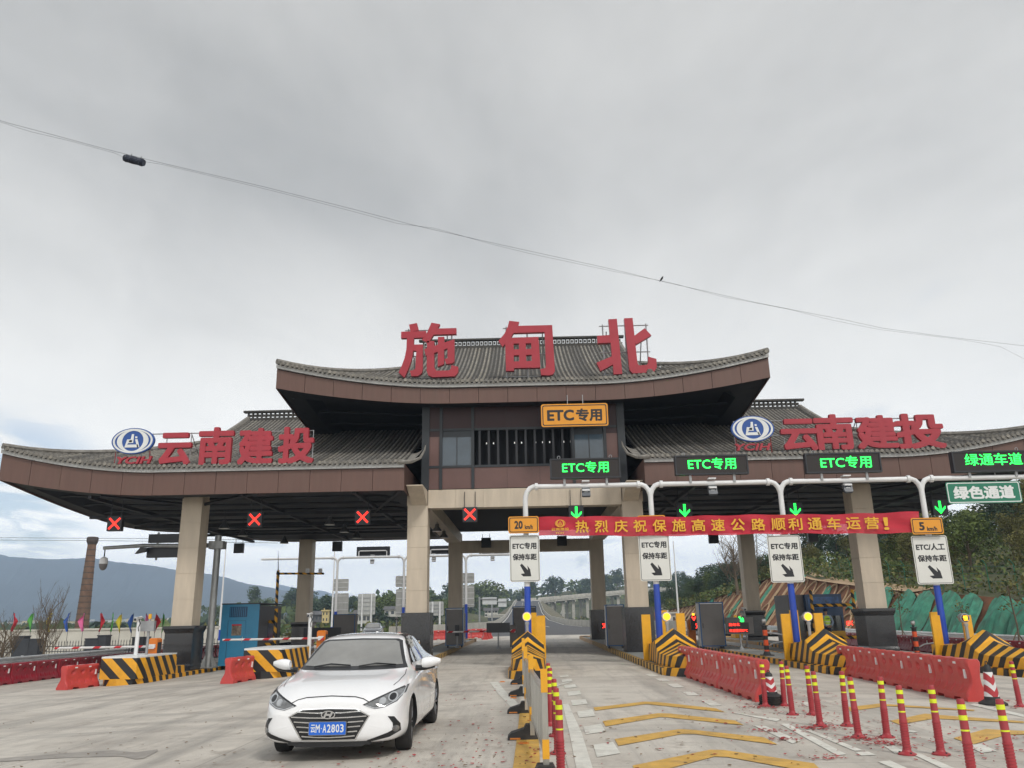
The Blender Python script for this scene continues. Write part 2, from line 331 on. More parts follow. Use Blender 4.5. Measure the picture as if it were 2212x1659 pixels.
# far ridges
MTN=mat('wooded_mountain',(.04,.058,.075),.95,var=.35,vs=.004,det=10)
def ridge(name,pts,D,mt,foot=-1.3,depth=900):
    mb=MB();rr=random.Random(3);top=[]
    for (x0,y0),(x1,y1) in zip(pts,pts[1:]):
        n=max(1,int(abs(x1-x0)/6))
        for k in range(n): t=k/n;top.append((x0+(x1-x0)*t,y0+(y1-y0)*t+rr.uniform(-.7,.7)))
    top.append(pts[-1]);n=len(top);K=9
    sag=[rr.uniform(-1,1) for _ in range(n)]
    for i,(x,y) in enumerate(top):
        p=PY(x,y,D)
        for k in range(K+1):
            t=k/K;w=(sag[i]*.3+math.sin(i*.35)*.5)*60*math.sin(t*math.pi)
            mb.v.append((p.x*(1-.25*(1-t)),D-depth*(1-t)+w,foot+(p.z-foot)*(t**1.25)+(rr.uniform(-1,1)*p.z*.02 if 0<t<1 else 0)))
        mb.v.append((p.x,D+300,foot))
    q=K+2
    for i in range(n-1):
        for k in range(q-1): mb.f.append((i*q+k,(i+1)*q+k,(i+1)*q+k+1,i*q+k+1));mb.m.append(0)
    tag(mb.build(name,mt,smooth=True),kind='structure')
ridge('mountain_ridge',[(-500,1170),(-200,1190),(0,1197),(20,1203),(110,1208),(200,1205),(250,1214),(330,1222),(390,1233),(440,1238),(487,1247),(529,1260),(573,1267),(601,1273),(643,1281),(680,1297),(715,1293),(746,1288),(779,1297),(830,1312),(900,1330)],2500,MTN,depth=800)
ridge('far_mountain_ridge',[(600,1262),(645,1271),(668,1277),(690,1275),(715,1281),(760,1290),(850,1300),(980,1312),(1200,1300),(1380,1280),(1440,1262),(1475,1257),(1500,1262),(1560,1275),(1700,1290)],4600,MTN,depth=1000)
# air
mb=MB();mb.box((-5200,-300,-2.4),(5200,5200,330));hz=mb.build('haze',None or bpy.data.materials.new('haze_air'));tag(hz,kind='stuff')
hm=hz.data.materials[0];hm.use_nodes=True;t=hm.node_tree
for n in list(t.nodes):
    if n.type=='BSDF_PRINCIPLED': t.nodes.remove(n)
vn=t.nodes.new('ShaderNodeVolumePrincipled');vn.inputs['Color'].default_value=(.60,.76,1,1);vn.inputs['Density'].default_value=.00031;vn.inputs['Anisotropy'].default_value=0
t.links.new(vn.outputs[0],[n for n in t.nodes if n.type=='OUTPUT_MATERIAL'][0].inputs['Volume'])
# =====================================================  TOLL CANOPY
TB=thing('toll_station',(0,33.5,0),'wide toll station with dark tiled sweeping roofs over beige columns','toll station')
OY=33.5
BRN=mat('brown_fascia_board',(.128,.070,.056),.55,var=.10,vs=1.2,dirt=.2,stretch=(6,6,.6))
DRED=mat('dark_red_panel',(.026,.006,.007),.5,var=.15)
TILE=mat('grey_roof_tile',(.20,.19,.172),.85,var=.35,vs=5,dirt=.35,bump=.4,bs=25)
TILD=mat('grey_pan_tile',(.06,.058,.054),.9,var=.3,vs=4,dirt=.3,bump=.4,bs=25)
GUT=mat('zinc_gutter',(.42,.42,.41),.45,metal=.3,var=.15,vs=2,dirt=.3)
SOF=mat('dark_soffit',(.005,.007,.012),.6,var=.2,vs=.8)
STEEL=mat('dark_steel',(.022,.027,.033),.5,var=.15)
BEI=mat('beige_stone',(.54,.465,.37),.6,var=.09,vs=1.3,bump=.1,bs=30,dirt=.22,stretch=(2.2,2.2,.35))
GRAN=mat('black_granite',(.022,.023,.026),.22,var=.5,vs=30,spec=.6)
PUR=mat('beam_steel',(.02,.022,.028),.6)
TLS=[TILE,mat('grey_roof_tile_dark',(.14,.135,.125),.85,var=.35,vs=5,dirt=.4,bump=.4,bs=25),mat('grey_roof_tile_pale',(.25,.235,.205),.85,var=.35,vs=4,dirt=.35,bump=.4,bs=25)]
class Roof: pass
def make_roof(nm,xa,xb,gab_a,gab_b,y0,y1,ze,zr,zft,zfb,rise,flat,pw,hipa=True,hipb=True,rise_b=None,label=None,finial=()):
    """xa..xb eave ends, gab_a/gab_b gable ends of the upper roof; hipa/hipb: skirt and upturned corners on that end"""
    r=bpy.data.objects.new(nm,None);COL.objects.link(r);r.parent=TB;r.location=(0,0,0)
    if label: r['label']=label
    half=(y1-y0)/2;rise_b=rise_b or rise*.82
    def lx(x):
        v=0
        if hipa and x<flat[0]: v=((flat[0]-x)/(flat[0]-xa))
        if hipb and x>flat[1]: v=((x-flat[1])/(xb-flat[1]))
        return max(0,v)**1.8
    def lift(x,y):
        d=min(y-y0,y1-y);return lx(x)*max(0,1-d/half)**1.6
    def z(x,y):
        d=max(0,min(y-y0,y1-y));t=d/half;f=ze+(zr-ze)*(.74*t+.26*t*t)
        if hipa and x<gab_a: f=min(f,ze+.42*(x-xa))
        if hipb and x>gab_b: f=min(f,ze+.42*(xb-x))
        return f+rise*lift(x,y)
    # pan surface, both slopes
    m=MB();cuts=sorted(set([xa,xb,gab_a-.001,gab_a,gab_b,gab_b+.001]+[xa+(xb-xa)*i/44 for i in range(45)]));cuts=[c for c in cuts if xa<=c<=xb];nv=24
    for c in cuts:
        for j in range(nv+1): y=y0+(y1-y0)*j/nv;m.v.append((c,y-OY,z(c,y)))
    for i in range(len(cuts)-1):
        for j in range(nv): a=i*(nv+1)+j;m.f.append((a,a+nv+1,a+nv+2,a+1));m.m.append(0)
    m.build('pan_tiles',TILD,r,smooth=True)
    # cover tile rows of the front slope, each running from eave to ridge
    x=xa+.12
    while x<xb-.05:
        ytop=(y0+y1)/2
        if hipa and x<gab_a: ytop=y0+max(.3,(x-xa)*1.0)
        if hipb and x>gab_b: ytop=y0+max(.3,(xb-x)*1.0)
        ytop=min(ytop,(y0+y1)/2-.1);n=int((ytop-y0)/.42)+2;mm=MB();rr=.056;pr=[(-rr,0),(-rr*.6,rr*.85),(rr*.6,rr*.85),(rr,0)]
        for k in range(n):
            a=y0-.12+(ytop-y0+.12)*k/n;b=y0-.12+(ytop-y0+.12)*(k+1)/n+.04
            za,zb_=z(x,max(a,y0))-(.03 if a<y0 else 0),z(x,b)
            vs=[(x+px,a-OY,za+pz+.02) for px,pz in pr]+[(x+px*.82,b-OY,zb_+pz*.82+.005) for px,pz in pr]
            mm.add(vs,[(0,1,5,4),(1,2,6,5),(2,3,7,6),(0,3,2,1)])
        mm.add([(x+.072*math.cos(2*math.pi*k/8),y0-.135-OY,z(x,y0)+.02+.072*math.sin(2*math.pi*k/8)) for k in range(8)],[tuple(range(8))])
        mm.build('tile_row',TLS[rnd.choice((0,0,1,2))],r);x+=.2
    # scalloped drip tiles between the rows
    mm=MB();x=xa+.22
    while x<xb-.15:
        q=z(x,y0)-.02;mm.add([(x-.085,y0-.1-OY,q+.05),(x-.06,y0-.1-OY,q-.05),(x,y0-.1-OY,q-.11),(x+.06,y0-.1-OY,q-.05),(x+.085,y0-.1-OY,q+.05),(x,y0+.1-OY,q+.05)],[(0,1,2,3,4),(0,4,5)]);x+=.2
    tag(mm.build('drip_tiles',TILE,r),kind='stuff')
    # gutter, dark recess, side boards
    def band(name,fz0,fz1,yy,mt,th=.06,back=False):
        m=MB();n=60
        for i in range(n+1):
            x=xa+(xb-xa)*i/n;a,b=fz0(x,y0),fz1(x,y0);m.v+=[(x,yy-OY,a),(x,yy-OY,b),(x,yy+th-OY,b),(x,yy+th-OY,a)]
            if i: k=4*i;m.f+=[(k-4,k,k+1,k-3),(k-3,k+1,k+2,k-2),(k-2,k+2,k+3,k-1),(k-1,k+3,k,k-4)];m.m+=[0]*4
        m.f+=[(0,1,2,3),(4*n,4*n+3,4*n+2,4*n+1)];m.m+=[0,0]
        return m.build(name,mt,r)
    zt=lambda x,y:zft+rise*lift(x,y);zb=lambda x,y:zfb+rise_b*lift(x,y);ztop=lambda x,y:ze-.06+rise*lift(x,y)
    band('gutter',lambda x,y:ztop(x,y)-.16,ztop,y0-.02,GUT,.14)
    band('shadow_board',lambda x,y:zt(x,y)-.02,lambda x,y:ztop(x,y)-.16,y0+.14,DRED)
    # fascia boards of the front, one object each
    k=0;x=xa
    nP=max(1,round((xb-xa)/pw));w=(xb-xa)/nP
    for k in range(nP):
        a=xa+k*w+.008;b=xa+(k+1)*w-.008;m=MB();n=4
        for i in range(n+1):
            x=a+(b-a)*i/n;yy=y0+.08+(.006 if k%3==1 else 0)-OY;m.v+=[(x,yy,zb(x,y0)),(x,yy,zt(x,y0)),(x,yy+.05,zt(x,y0)),(x,yy+.05,zb(x,y0))]
            if i: q=4*i;m.f+=[(q-4,q,q+1,q-3),(q-3,q+1,q+2,q-2),(q-1,q+3,q,q-4),(q-2,q+2,q+3,q-1)];m.m+=[0]*4
        m.f+=[(0,1,2,3),(4*n,4*n+3,4*n+2,4*n+1)];m.m+=[0,0]
        m.build('fascia_board',BRN,r)
    for s,on in((-1,hipa),(1,hipb)):
        X=xa if s<0 else xb;m=MB();n=30
        for i in range(n+1):
            y=y0+.1+(y1-y0-.2)*i/n;m.v+=[(X,y-OY,zb(X,y)),(X,y-OY,ztop(X,y)),(X-s*.05,y-OY,ztop(X,y)),(X-s*.05,y-OY,zb(X,y))]
            if i: q=4*i;m.f+=[(q-4,q-3,q+1,q),(q-1,q,q+3,q+2)[:0] or (q-3,q-2,q+2,q+1),(q-1,q-4,q,q+3),(q-2,q-1,q+3,q+2)];m.m+=[0]*4
        m.f+=[(0,1,2,3),(4*n,4*n+3,4*n+2,4*n+1)];m.m+=[0,0]
        m.build('side_fascia',BRN,r)
    m=MB()
    for i in range(61):
        x=xa+(xb-xa)*i/60;m.v+=[(x,y1-.1-OY,zb(x,y1)),(x,y1-.1-OY,ztop(x,y1))]
        if i: m.f.append((2*i-2,2*i,2*i+1,2*i-1));m.m.append(0)
    m.build('rear_fascia',BRN,r)
    # soffit and its ribs
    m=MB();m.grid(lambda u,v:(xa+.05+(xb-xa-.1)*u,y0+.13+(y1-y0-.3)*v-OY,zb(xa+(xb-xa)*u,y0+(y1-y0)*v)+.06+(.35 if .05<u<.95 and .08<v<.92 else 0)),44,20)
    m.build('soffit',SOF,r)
    yy=y0+1.2
    while yy<y1-.5:
        a0,a1=xa+.4,xb-.4;m=MB();m.tube([(a0+(a1-a0)*i/14,yy-OY,zb(a0+(a1-a0)*i/14,yy)+.0+(.25 if 0<i<14 else .1)) for i in range(15)],.05,4);m.build('soffit_rib',STEEL,r);yy+=1.9
    # ridge with its pierced band
    m=MB();ym=(y0+y1)/2-OY
    m.box((gab_a-.15,ym-.16,zr-.1),(gab_b+.15,ym+.16,zr+.1));m.box((gab_a-.25,ym-.14,zr+.42),(gab_b+.25,ym+.14,zr+.52))
    x=gab_a
    while x<gab_b:
        m.box((x-.035,ym-.08,zr+.1),(x+.035,ym+.08,zr+.42));m.box((x+.06,ym-.05,zr+.2),(x+.17,ym+.05,zr+.32));x+=.24
    m.build('ridge',TILD,r)
    # gable triangles and verge ridges
    for gx,on,s in((gab_a,hipa,-1),(gab_b,hipb,1)):
        if not on: continue
        m=MB();pl=[z and (gx+s*.02,y0+(y1-y0)*j/24-OY,0) for j in range(25)]
        vs=[]
        for j in range(25):
            y=y0+(y1-y0)*j/24;lo=z(gx+s*.01,y);hi=z(gx-s*.01,y);vs+=[(gx+s*.015,y-OY,lo-.05),(gx+s*.015,y-OY,max(hi,lo))]
        m.add(vs,[(2*j,2*j+2,2*j+3,2*j+1) for j in range(24)]);m.build('gable',BRN,r)
        for yy0,yy1 in((y0+.3,(y0+y1)/2),(y1-.3,(y0+y1)/2)):
            m=MB();m.tube([(gx,yy0+(yy1-yy0)*i/10-OY,z(gx-s*.02,yy0+(yy1-yy0)*i/10)+.1) for i in range(11)],.14,6);m.build('verge_ridge',TILE,r)
        cx=xa if s<0 else xb
        for ya,yb in((y0,y0+min((abs(cx-gx)),half)),(y1,y1-min(abs(cx-gx),half))):
            m=MB();m.tube([(cx+(gx-cx)*i/10,ya+(yb-ya)*i/10-OY,z(cx+(gx-cx)*i/10,ya+(yb-ya)*i/10)+.08) for i in range(11)],.12,6);m.build('hip_ridge',TILE,r)
    for fx,s in finial:
        m=MB();m.tube([(fx-s*.5,y0-.05-OY,ze-.02),(fx,y0-.1-OY,ze-.02),(fx+s*.35,y0-.12-OY,ze+.12),(fx+s*.52,y0-.12-OY,ze+.42),(fx+s*.56,y0-.12-OY,ze+.62)],.1,6,r2=.02)
        m.grid(lambda u,v:(fx-s*.2+s*.65*u,y0-.12+1.6*v-OY,ze+.02+.45*u**2.5+v*.6),6,3);m.build('corner_finial',TILE,r)
    o=Roof();o.z=z;o.zb=zb;o.zt=zt;return o
rm=make_roof('central_roof',-10.42,10.42,-5.45,5.45,32.5,52.5,11.12,16.0,10.86,10.22,1.02,(-3.,3.),1.26,label='tallest middle roof of grey tiles with upswept corners')
rl=make_roof('wing_roof',-21.,-4.75,-14.8,-4.75,31.5,52.5,7.58,12.0,7.34,6.46,.92,(-14.6,-4),1.26,hipb=False,label='lower left roof wing with an upswept outer corner',finial=((-4.45,1),))
rr_=make_roof('wing_roof',4.75,21.,4.75,14.8,31.5,52.5,7.58,12.0,7.34,6.46,.92,(4,14.6),1.26,hipa=False,label='lower right roof wing with an upswept outer corner',finial=((4.45,-1),))
# columns: beige slabs stacked on a black granite pedestal
def column(x,y,top,outer,front):
    c=bpy.data.objects.new('column',None);COL.objects.link(c);c.parent=TB;c.location=(x,y-OY+.42,0);w=.42;g=gz(x)+.16;pt=g+(1.72 if front else 1.75)
    m=MB();m.box((-w+.03,-w+.03,pt-.1),(w-.03,w-.03,top+.4));m.build('core',BEI,c)
    n=max(4,round((top-pt)/.95));h=(top-pt)/n
    for k in range(n):
        m=MB();e=(k%3-1)*.0015
        for s in((-1,0),(1,0),(0,-1),(0,1)):
            if s[0]: m.box((s[0]*w-(.03 if s[0]>0 else 0),-w,pt+k*h+.007),(s[0]*w+(.03 if s[0]<0 else 0),w,pt+(k+1)*h-.004))
            else: m.box((-w+.031,s[1]*w-(.03 if s[1]>0 else 0)+e,pt+k*h+.004),(w-.031,s[1]*w+(.03 if s[1]<0 else 0)+e,pt+(k+1)*h-.004))
        m.build('stone_slab',BEI,c)
    m=MB();p=.58 if not outer else .60
    if outer: m.lathe([(p*1.41,g),(p*1.41,g+.2),(p*1.33,g+.28),(p*1.33,pt-.28),(p*1.5,pt-.1),(p*1.5,pt)],4)
    else: m.lathe([(p*1.41,g),(p*1.41,pt)],4)
    ca=math.cos(R(45));m.v=[(a*ca-b*ca,a*ca+b*ca,cc) for a,b,cc in m.v]
    m.build('pedestal',GRAN,c)
    return c
for x,top,ou in((-13.9,6.6,True),(-4.45,6.1,False),(4.45,6.1,False),(13.9,6.6,True)):
    column(x,33.5,top,ou,True);column(x,51.5,6.6 if ou else 6.3,ou,False)
# centre beams in stone slabs
def beam(y,z0,z1,x0,x1,n):
    b=bpy.data.objects.new('beam',None);COL.objects.link(b);b.parent=TB;w=(x1-x0)/n
    m=MB();m.box((x0+.02,y-OY+.03,z0+.02),(x1-.02,y-OY+.8,z1-.02));m.build('core',BEI,b)
    for k in range(n):
        m=MB();m.box((x0+k*w+.004,y-OY,z0),(x0+(k+1)*w-.004,y-OY+.03,z1));m.build('stone_slab',BEI,b)
beam(33.48,5.98,6.74,-4.02,4.02,7);beam(51.5,5.5,6.25,-4.02,4.02,7)
m=MB()
for s in(-1,1):
    m.box((s*4.9 if s<0 else 4.05,33.5-OY,6.1),(-4.05 if s<0 else 4.9,51-OY,6.7))
m.build('side_beam',BEI,TB)
for s in (-1,1):      # stone corner brackets reaching forward to the wing fascia
    m=MB();m.add([(s*4.06,-.02,6.12),(s*4.7,-.02,6.12),(s*4.06,-.02,6.72),(s*4.7,-.02,6.72),(s*4.06,-1.6,6.68),(s*4.7,-1.6,6.68),(s*4.06,-1.6,6.72),(s*4.7,-1.6,6.72)],[(0,1,5,4),(0,4,6,2),(1,3,7,5),(2,6,7,3),(4,5,7,6)])
    m.build('bracket',BEI,TB)
# glazed storey over the centre
FC=bpy.data.objects.new('upper_storey',None);COL.objects.link(FC);FC.parent=TB
GL=mat('storey_glass',(.05,.075,.10),.12,var=.25,vs=.6,spec=.9);DK=mat('dark_interior',(.008,.009,.012),.9,var=0);LV=mat('storey_brown_panel',(.13,.07,.062),.5,var=.12,vs=1)
xf=lambda px:PY(px,980,33.5).x
zf=lambda py,px=1130:PY(px,py,33.5).z
zr0,zr1,zr2=6.76,zf(1005),zf(925);zr3=10.4
m=MB();m.box((-4.2,.5,6.76),(4.2,17.6,zr3));m.build('inner_wall',DK,FC)
vx=[-4.35,-3.95,-3.55,-2.15,2.05,3.5,3.95,4.35]
for a in (-4.15,-3.5,-2.15,2.1,3.45,4.15):
    m=MB();w=.16 if abs(a)>4 else .06;m.box((a-w,-.06,6.76),(a+w,.12,zr3));m.build('mullion',STEEL,FC)
for zz_ in (zr1,zr2):
    m=MB();m.box((-4.3,-.03,zz_-.05),(4.3,.1,zz_+.05));m.build('transom',STEEL,FC)
cellx=[(-4.0,-3.56),(-3.44,-2.21),(-2.09,2.04),(2.16,3.39),(3.51,4.0)]
for i,(a,b) in enumerate(cellx):
    k=3 if i==2 else 1
    for q in range(k):
        m=MB();w=(b-a)/k;m.box((a+q*w+.004,.0,6.77),(a+(q+1)*w-.004,.08,zr1-.05));m.build('lower_panel',LV,FC)
        m=MB();m.box((a+q*w+.004,.0,zr2+.05),(a+(q+1)*w-.004,.08,zr3));m.build('upper_panel',DRED,FC)
for i in (0,4):
    a,b=cellx[i];m=MB();m.box((a,.0,zr1+.05),(b,.08,zr2-.3));m.build('side_panel',LV,FC);m=MB();m.box((a,.0,zr2-.3),(b,.078,zr2-.05));m.build('side_panel',DRED,FC)
for i in (1,3):
    a,b=cellx[i];wn=bpy.data.objects.new('window',None);COL.objects.link(wn);wn.parent=FC
    for q in(0,1):
        m=MB();mid=(a+b)/2;m.box((a if q==0 else mid+.02,.03,zr1+.05),(mid-.02 if q==0 else b,.06,zr2-.32));m.build('pane',GL,wn)
    m=MB();m.box((a,.02,zr2-.32),(b,.07,zr2-.05));m.box(((a+b)/2-.02,.02,zr1+.05),((a+b)/2+.02,.07,zr2-.32));m.build('frame',STEEL,wn)
for k in range(11):
    x=-2.05+k*4.1/10.5+.19;m=MB();m.box((x-.045,-.02,zr1+.05),(x+.045,.2,zr2-.05));m.build('upright_fin',PUR,FC)
LITE=mat('slot_daylight_glow',(.8,.8,.78),.5,var=0,emit=.6)  # daylight glimpsed through the far side, put in as a faint glow
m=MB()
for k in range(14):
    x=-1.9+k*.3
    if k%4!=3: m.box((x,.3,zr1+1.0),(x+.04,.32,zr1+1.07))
m.build('far_window_daylight',LITE,FC)
# underside purlins that catch a little light
for x in (-17.4,-11.3,-6.8,6.8,11.3,17.4):
    m=MB();m.box((x-.07,31.9-OY,6.42),(x+.07,52-OY,6.56));m.build('purlin',PUR,TB)
for y in (37.5,42,46.5):
    for a,b in((-20.3,-4.9),(4.9,20.3)): m=MB();m.box((a,y-OY-.07,6.32),(b,y-OY+.07,6.46));m.build('cross_beam',PUR,TB)
for sx in(-1,1):
    for a,b in((15.5,33.6),(12.6,33.6)):
        pass
    m=MB();m.tube([(sx*16.9,31.8-OY,6.5),(sx*14.0,33.9-OY,6.36)],.07,4);m.tube([(sx*10.6,31.8-OY,6.5),(sx*13.7,33.9-OY,6.36)],.07,4);m.tube([(sx*4.9,31.9-OY,6.5),(sx*7.9,40-OY,6.34)],.07,4);m.build('diagonal_brace',PUR,TB)
# =====================================================  ROOF SIGNS
RED=mat('red_letter_face',(.36,.020,.036),.42,var=.08,vs=1.5,coat=.2);REDS=mat('red_letter_frame',(.22,.02,.02),.5,var=.1)
FRM=mat('galvanised_frame',(.33,.34,.35),.45,metal=.4,var=.12)
def strokes(polys,ox,oz,sx,sz,y,depth,name,m,parent):
    o=bpy.data.objects.new(name,None);k=0;mb=MB()
    for p in polys:
        mb.prism([(ox+a*sx,oz-b*sz) for a,b in p],y-.0015*(k%5),y+depth);k+=1
    bpy.data.objects.remove(o);return mb.build(name,m,parent)
# outlines of the three big characters, traced stroke by stroke (units: pixels of their own little drawing, y down)
SHI=[[(1270,190),(1335,178),(1352,240),(1282,248)],[(1206,248),(1412,246),(1412,300),(1206,300)],
 [(1254,298),(1312,298),(1310,400),(1298,470),(1280,530),(1250,600),(1238,622),(1192,580),(1215,530),(1240,460),(1252,390)],
 [(1308,356),(1388,356),(1386,408),(1308,406)],[(1334,404),(1388,404),(1388,560),(1380,590),(1350,612),(1296,612),(1283,568),(1318,562),(1328,548)],
 [(1455,178),(1526,192),(1505,230),(1460,300),(1432,345),(1378,318),(1420,260)],[(1488,228),(1662,228),(1662,276),(1470,278)],
 [(1510,298),(1562,298),(1562,520),(1510,540)],[(1398,396),(1640,322),(1644,376),(1412,450)],[(1588,338),(1646,320),(1646,500),(1628,516),(1578,520),(1566,480),(1590,474)],
 [(1420,330),(1480,330),(1482,545),(1500,572),(1600,572),(1618,560),(1622,530),(1678,545),(1676,590),(1650,620),(1470,624),(1432,606),(1420,570)]]
DIAN=[[(80,145),(152,155),(140,190),(92,268),(30,340),(0,296),(45,240),(68,190)],[(112,185),(388,185),(388,236),(100,238)],[(332,186),(390,186),(398,528),(384,552),(355,560),(300,556),(294,512),(330,506),(336,480)],
 [(48,274),(288,272),(288,318),(48,318)],[(48,300),(108,300),(108,520),(50,520)],[(234,300),(290,300),(296,500),(236,502)],[(146,300),(196,300),(196,480),(146,480)],[(90,362),(250,360),(250,404),(90,406)],[(90,452),(250,450),(250,500),(90,500)]]
BEI_=[[(798,140),(864,138),(882,540),(816,542)],[(704,260),(810,256),(810,312),(706,314)],[(690,455),(830,405),(835,462),(718,516)],[(920,136),(986,134),(1002,470),(1012,482),(1070,480),(1084,466),(1086,420),(1148,438),(1146,500),(1120,536),(960,538),(938,510)],[(985,270),(1074,212),(1122,266),(1000,330)]]
def bigchar(polys,px0,px1,py0,py1,label,txt):
    Y=33.0;a=PY(px0,(py0+py1)/2,Y);b=PY(px1,(py0+py1)/2,Y);top=PY((px0+px1)/2,py0,Y).z;bot=PY((px0+px1)/2,py1,Y).z
    xs=[p[0] for q in polys for p in q];ys=[p[1] for q in polys for p in q];x0,x1,y0,y1=min(xs),max(xs),min(ys),max(ys)
    w=b.x-a.x;h=top-bot;cx=(a.x+b.x)/2
    o=thing('roof_letter',(cx,Y,bot),label,'sign letter','big red station name characters on the central roof')
    strokes(polys,-w/2-x0*w/(x1-x0),h+y0*h/(y1-y0),w/(x1-x0),h/(y1-y0),0,.22,'character',RED,o)
    m=MB()
    for x in(-w*.36,w*.02,w*.38): m.tube([(x,.28,-.35),(x,.28,h*.93)],.03,4)
    for z in(.05,h*.42,h*.9): m.tube([(-w*.42,.28,z),(w*.42,.28,z)],.025,4)
    for x in(-w*.3,w*.3): m.tube([(x,.28,h*.8),(x,1.5,.55)],.025,4)
    m.build('support_frame',FRM,o)
bigchar(SHI,862,990,697,815,'big red roof character at the left of the three above the centre, reading 施','施')
bigchar(DIAN,1077,1197,692,812,'big red roof character in the middle above the centre, reading 甸','甸')
bigchar(BEI_,1287,1416,687,808,'big red roof character at the right of the three above the centre, reading 北','北')
BLU=mat('emblem_blue',(.018,.075,.30),.4,var=.06);WHS=mat('emblem_white',(.70,.72,.72),.45,var=.06)
def emblem(o,cx,cz,rx,rz,mats,y=0,s=1):
    b,w=mats
    m=MB();m.prism(ell(rx,rz,40,cx,cz),y,y+.12*s);m.build('emblem_plate',b,o)
    m=MB();ringprism(m,ell(rx*.93,rz*.93,40,cx,cz),ell(rx*.84,rz*.82,40,cx,cz),y-.012*s,y-.001);m.build('emblem_ring',w,o)
    m=MB();ringprism(m,ell(rx*.74,rz*.84,40,cx,cz),ell(rx*.50,rz*.78,40,cx,cz),y-.013*s,y-.001);m.build('emblem_ring',w,o)
    # stylised tower of upright blocks
    T=lambda pl:[(cx+a*rx,cz+c*rz) for a,c in pl]
    for pl in ([(-.36,-.50),(-.27,.12),(-.10,.12),(-.07,.52),(.03,.52),(.03,-.16),(-.20,-.16),(-.24,-.28),(.26,-.28),(.30,-.50)],[(.10,.12),(.22,.12),(.34,-.50),(.24,-.50)],[(.10,.20),(.2,.20),(.19,.34),(.10,.34)],[(-.18,-.10),(-.03,-.10),(-.03,.06),(-.15,.06)]):
        m=MB();m.prism(T(pl),y-.014*s,y-.002);m.build('emblem_mark',w,o)
def wingsign(px,em,yc,chars,right):
    Y=31.36;o0=PY(em[0],em[1],Y);zb=PY(chars[0][0],chars[0][3]+2,Y).z
    o=thing('roof_sign',(o0.x,Y,zb),'long red rooftop lettering 云南建投 with a blue oval emblem on the '+('right' if right else 'left')+' wing','roof sign','company signs on the wing roofs')
    rx=PY(em[0]+em[2],em[1],Y).x-o0.x;rz=(PY(em[0],em[1]-em[3],Y).z-PY(em[0],em[1]+em[3],Y).z)/2
    emblem(o,0,o0.z-zb,rx,rz,(BLU,WHS))
    y0,y1=yc;a=PY(em[0]-em[2]*.9,y1,Y);b=PY(em[0]+em[2]*.75,y1,Y);z1=PY(em[0],y0,Y).z
    glyphs('YCIH',a.x-o0.x,b.x-o0.x,a.z-zb,z1-zb,-.02,'letters',RED,o,bold=.03,depth=.1,shear=.35)
    for ch,(x0,x1,t,bt) in zip('云南建投',chars):
        p=PY(x0,bt,Y);q=PY(x1,t,Y);glyphs(ch,p.x-o0.x,q.x-o0.x,p.z-zb,q.z-zb,0,'character',RED,o,bold=.034,depth=.16)
    xe=PY(chars[-1][1]-8,980,Y).x-o0.x;H=PY(chars[1][0],chars[1][2]+6,Y).z-zb
    m=MB()
    for z in(.02,H*.5,H*.93): m.tube([(-rx*.8,.2,z),(xe,.2,z)],.022,4)
    n=9
    for k in range(n):
        x=-rx*.8+(xe+rx*.8)*k/(n-1);m.tube([(x,.2,-.15),(x,.2,H*.95)],.02,4)
        if k%2: m.tube([(x,.2,H*.9),(x,1.4,.35)],.02,4)
    m.build('support_frame',FRM,o);m=MB()
    for s in (-.8,.8): m.tube([(s*rx,.1,.0),(s*rx,.1,rz*1.2)],.02,4)
    m.build('emblem_frame',REDS,o)
wingsign(0,(287,952.5,46,28),(986,1003),[(337,415,934,1005),(424,506,922,1004),(511,592,924,1004),(598,680,921,1002)],False)
wingsign(0,(1626,926,47,28),(958,974),[(1692,1762,904,974),(1765,1840,894,972),(1856,1934,896,970),(1942,2034,892,970)],True)
# =====================================================  GANTRIES OVER THE LANES
GW=mat('white_gantry_paint',(.70,.71,.72),.4,var=.08,vs=2,dirt=.12);GBL=mat('blue_post_paint',(.012,.06,.42),.35,var=.12,vs=2,dirt=.12)
GZ=5.98;GY=28.3;PX_=[0.02,4.41,8.95,13.85]
def gantry(rot,loc,label):
    o=thing('lane_gantry',loc,label,'gantry','white pipe gantries over the lanes',rz=rot);s=1 if rot==0 else -1
    r=.088
    for i,x in enumerate(PX_):
        gr=gz(x*s)+.16
        m=MB();m.lathe([(r*1.14,gr+2.42),(r,GZ-.45)],14,(x,0,0));m.build('post',GW,o,smooth=True)
        m=MB();m.lathe([(r*1.3,gr),(r*1.2,gr+2.42)],14,(x,0,0));m.build('post_foot',GBL,o,smooth=True)
        m=MB()
        if i: m.tube([(x,0,GZ-.48),(x-.015,0,GZ-.34),(x-.07,0,GZ-.18),(x-.17,0,GZ-.055),(x-.30,0,GZ),(x-.40,0,GZ)],r*.97,12)
        m.tube([(x,0,GZ-.48),(x+.015,0,GZ-.34),(x+.07,0,GZ-.18),(x+.17,0,GZ-.055),(x+.30,0,GZ),(x+.40,0,GZ)],r,12);m.build('elbow',GW,o,smooth=True)
        for q in((-.40,.40) if i else (.40,)):
            m=MB();m.tube([(x+q-.05,0,GZ),(x+q+.05,0,GZ)],.13,12);m.build('flange',GW,o)
        x1=PX_[i+1]-.40 if i<3 else 19.5
        m=MB();m.tube([(x+.40,0,GZ),(x1,0,GZ)],r*.96,14);m.build('cross_pipe',GW,o,smooth=True)
    return o
gantry(0,(0,GY,0),'near white pipe gantry with blue post feet over the right lanes')
gantry(math.pi,(0,60.3,0),'far white pipe gantry seen from behind beyond the left lanes')
BOX=mat('led_cabinet',(.022,.024,.030),.45,var=.1);SCR=mat('led_screen',(.014,.009,.008),.5,var=.1)
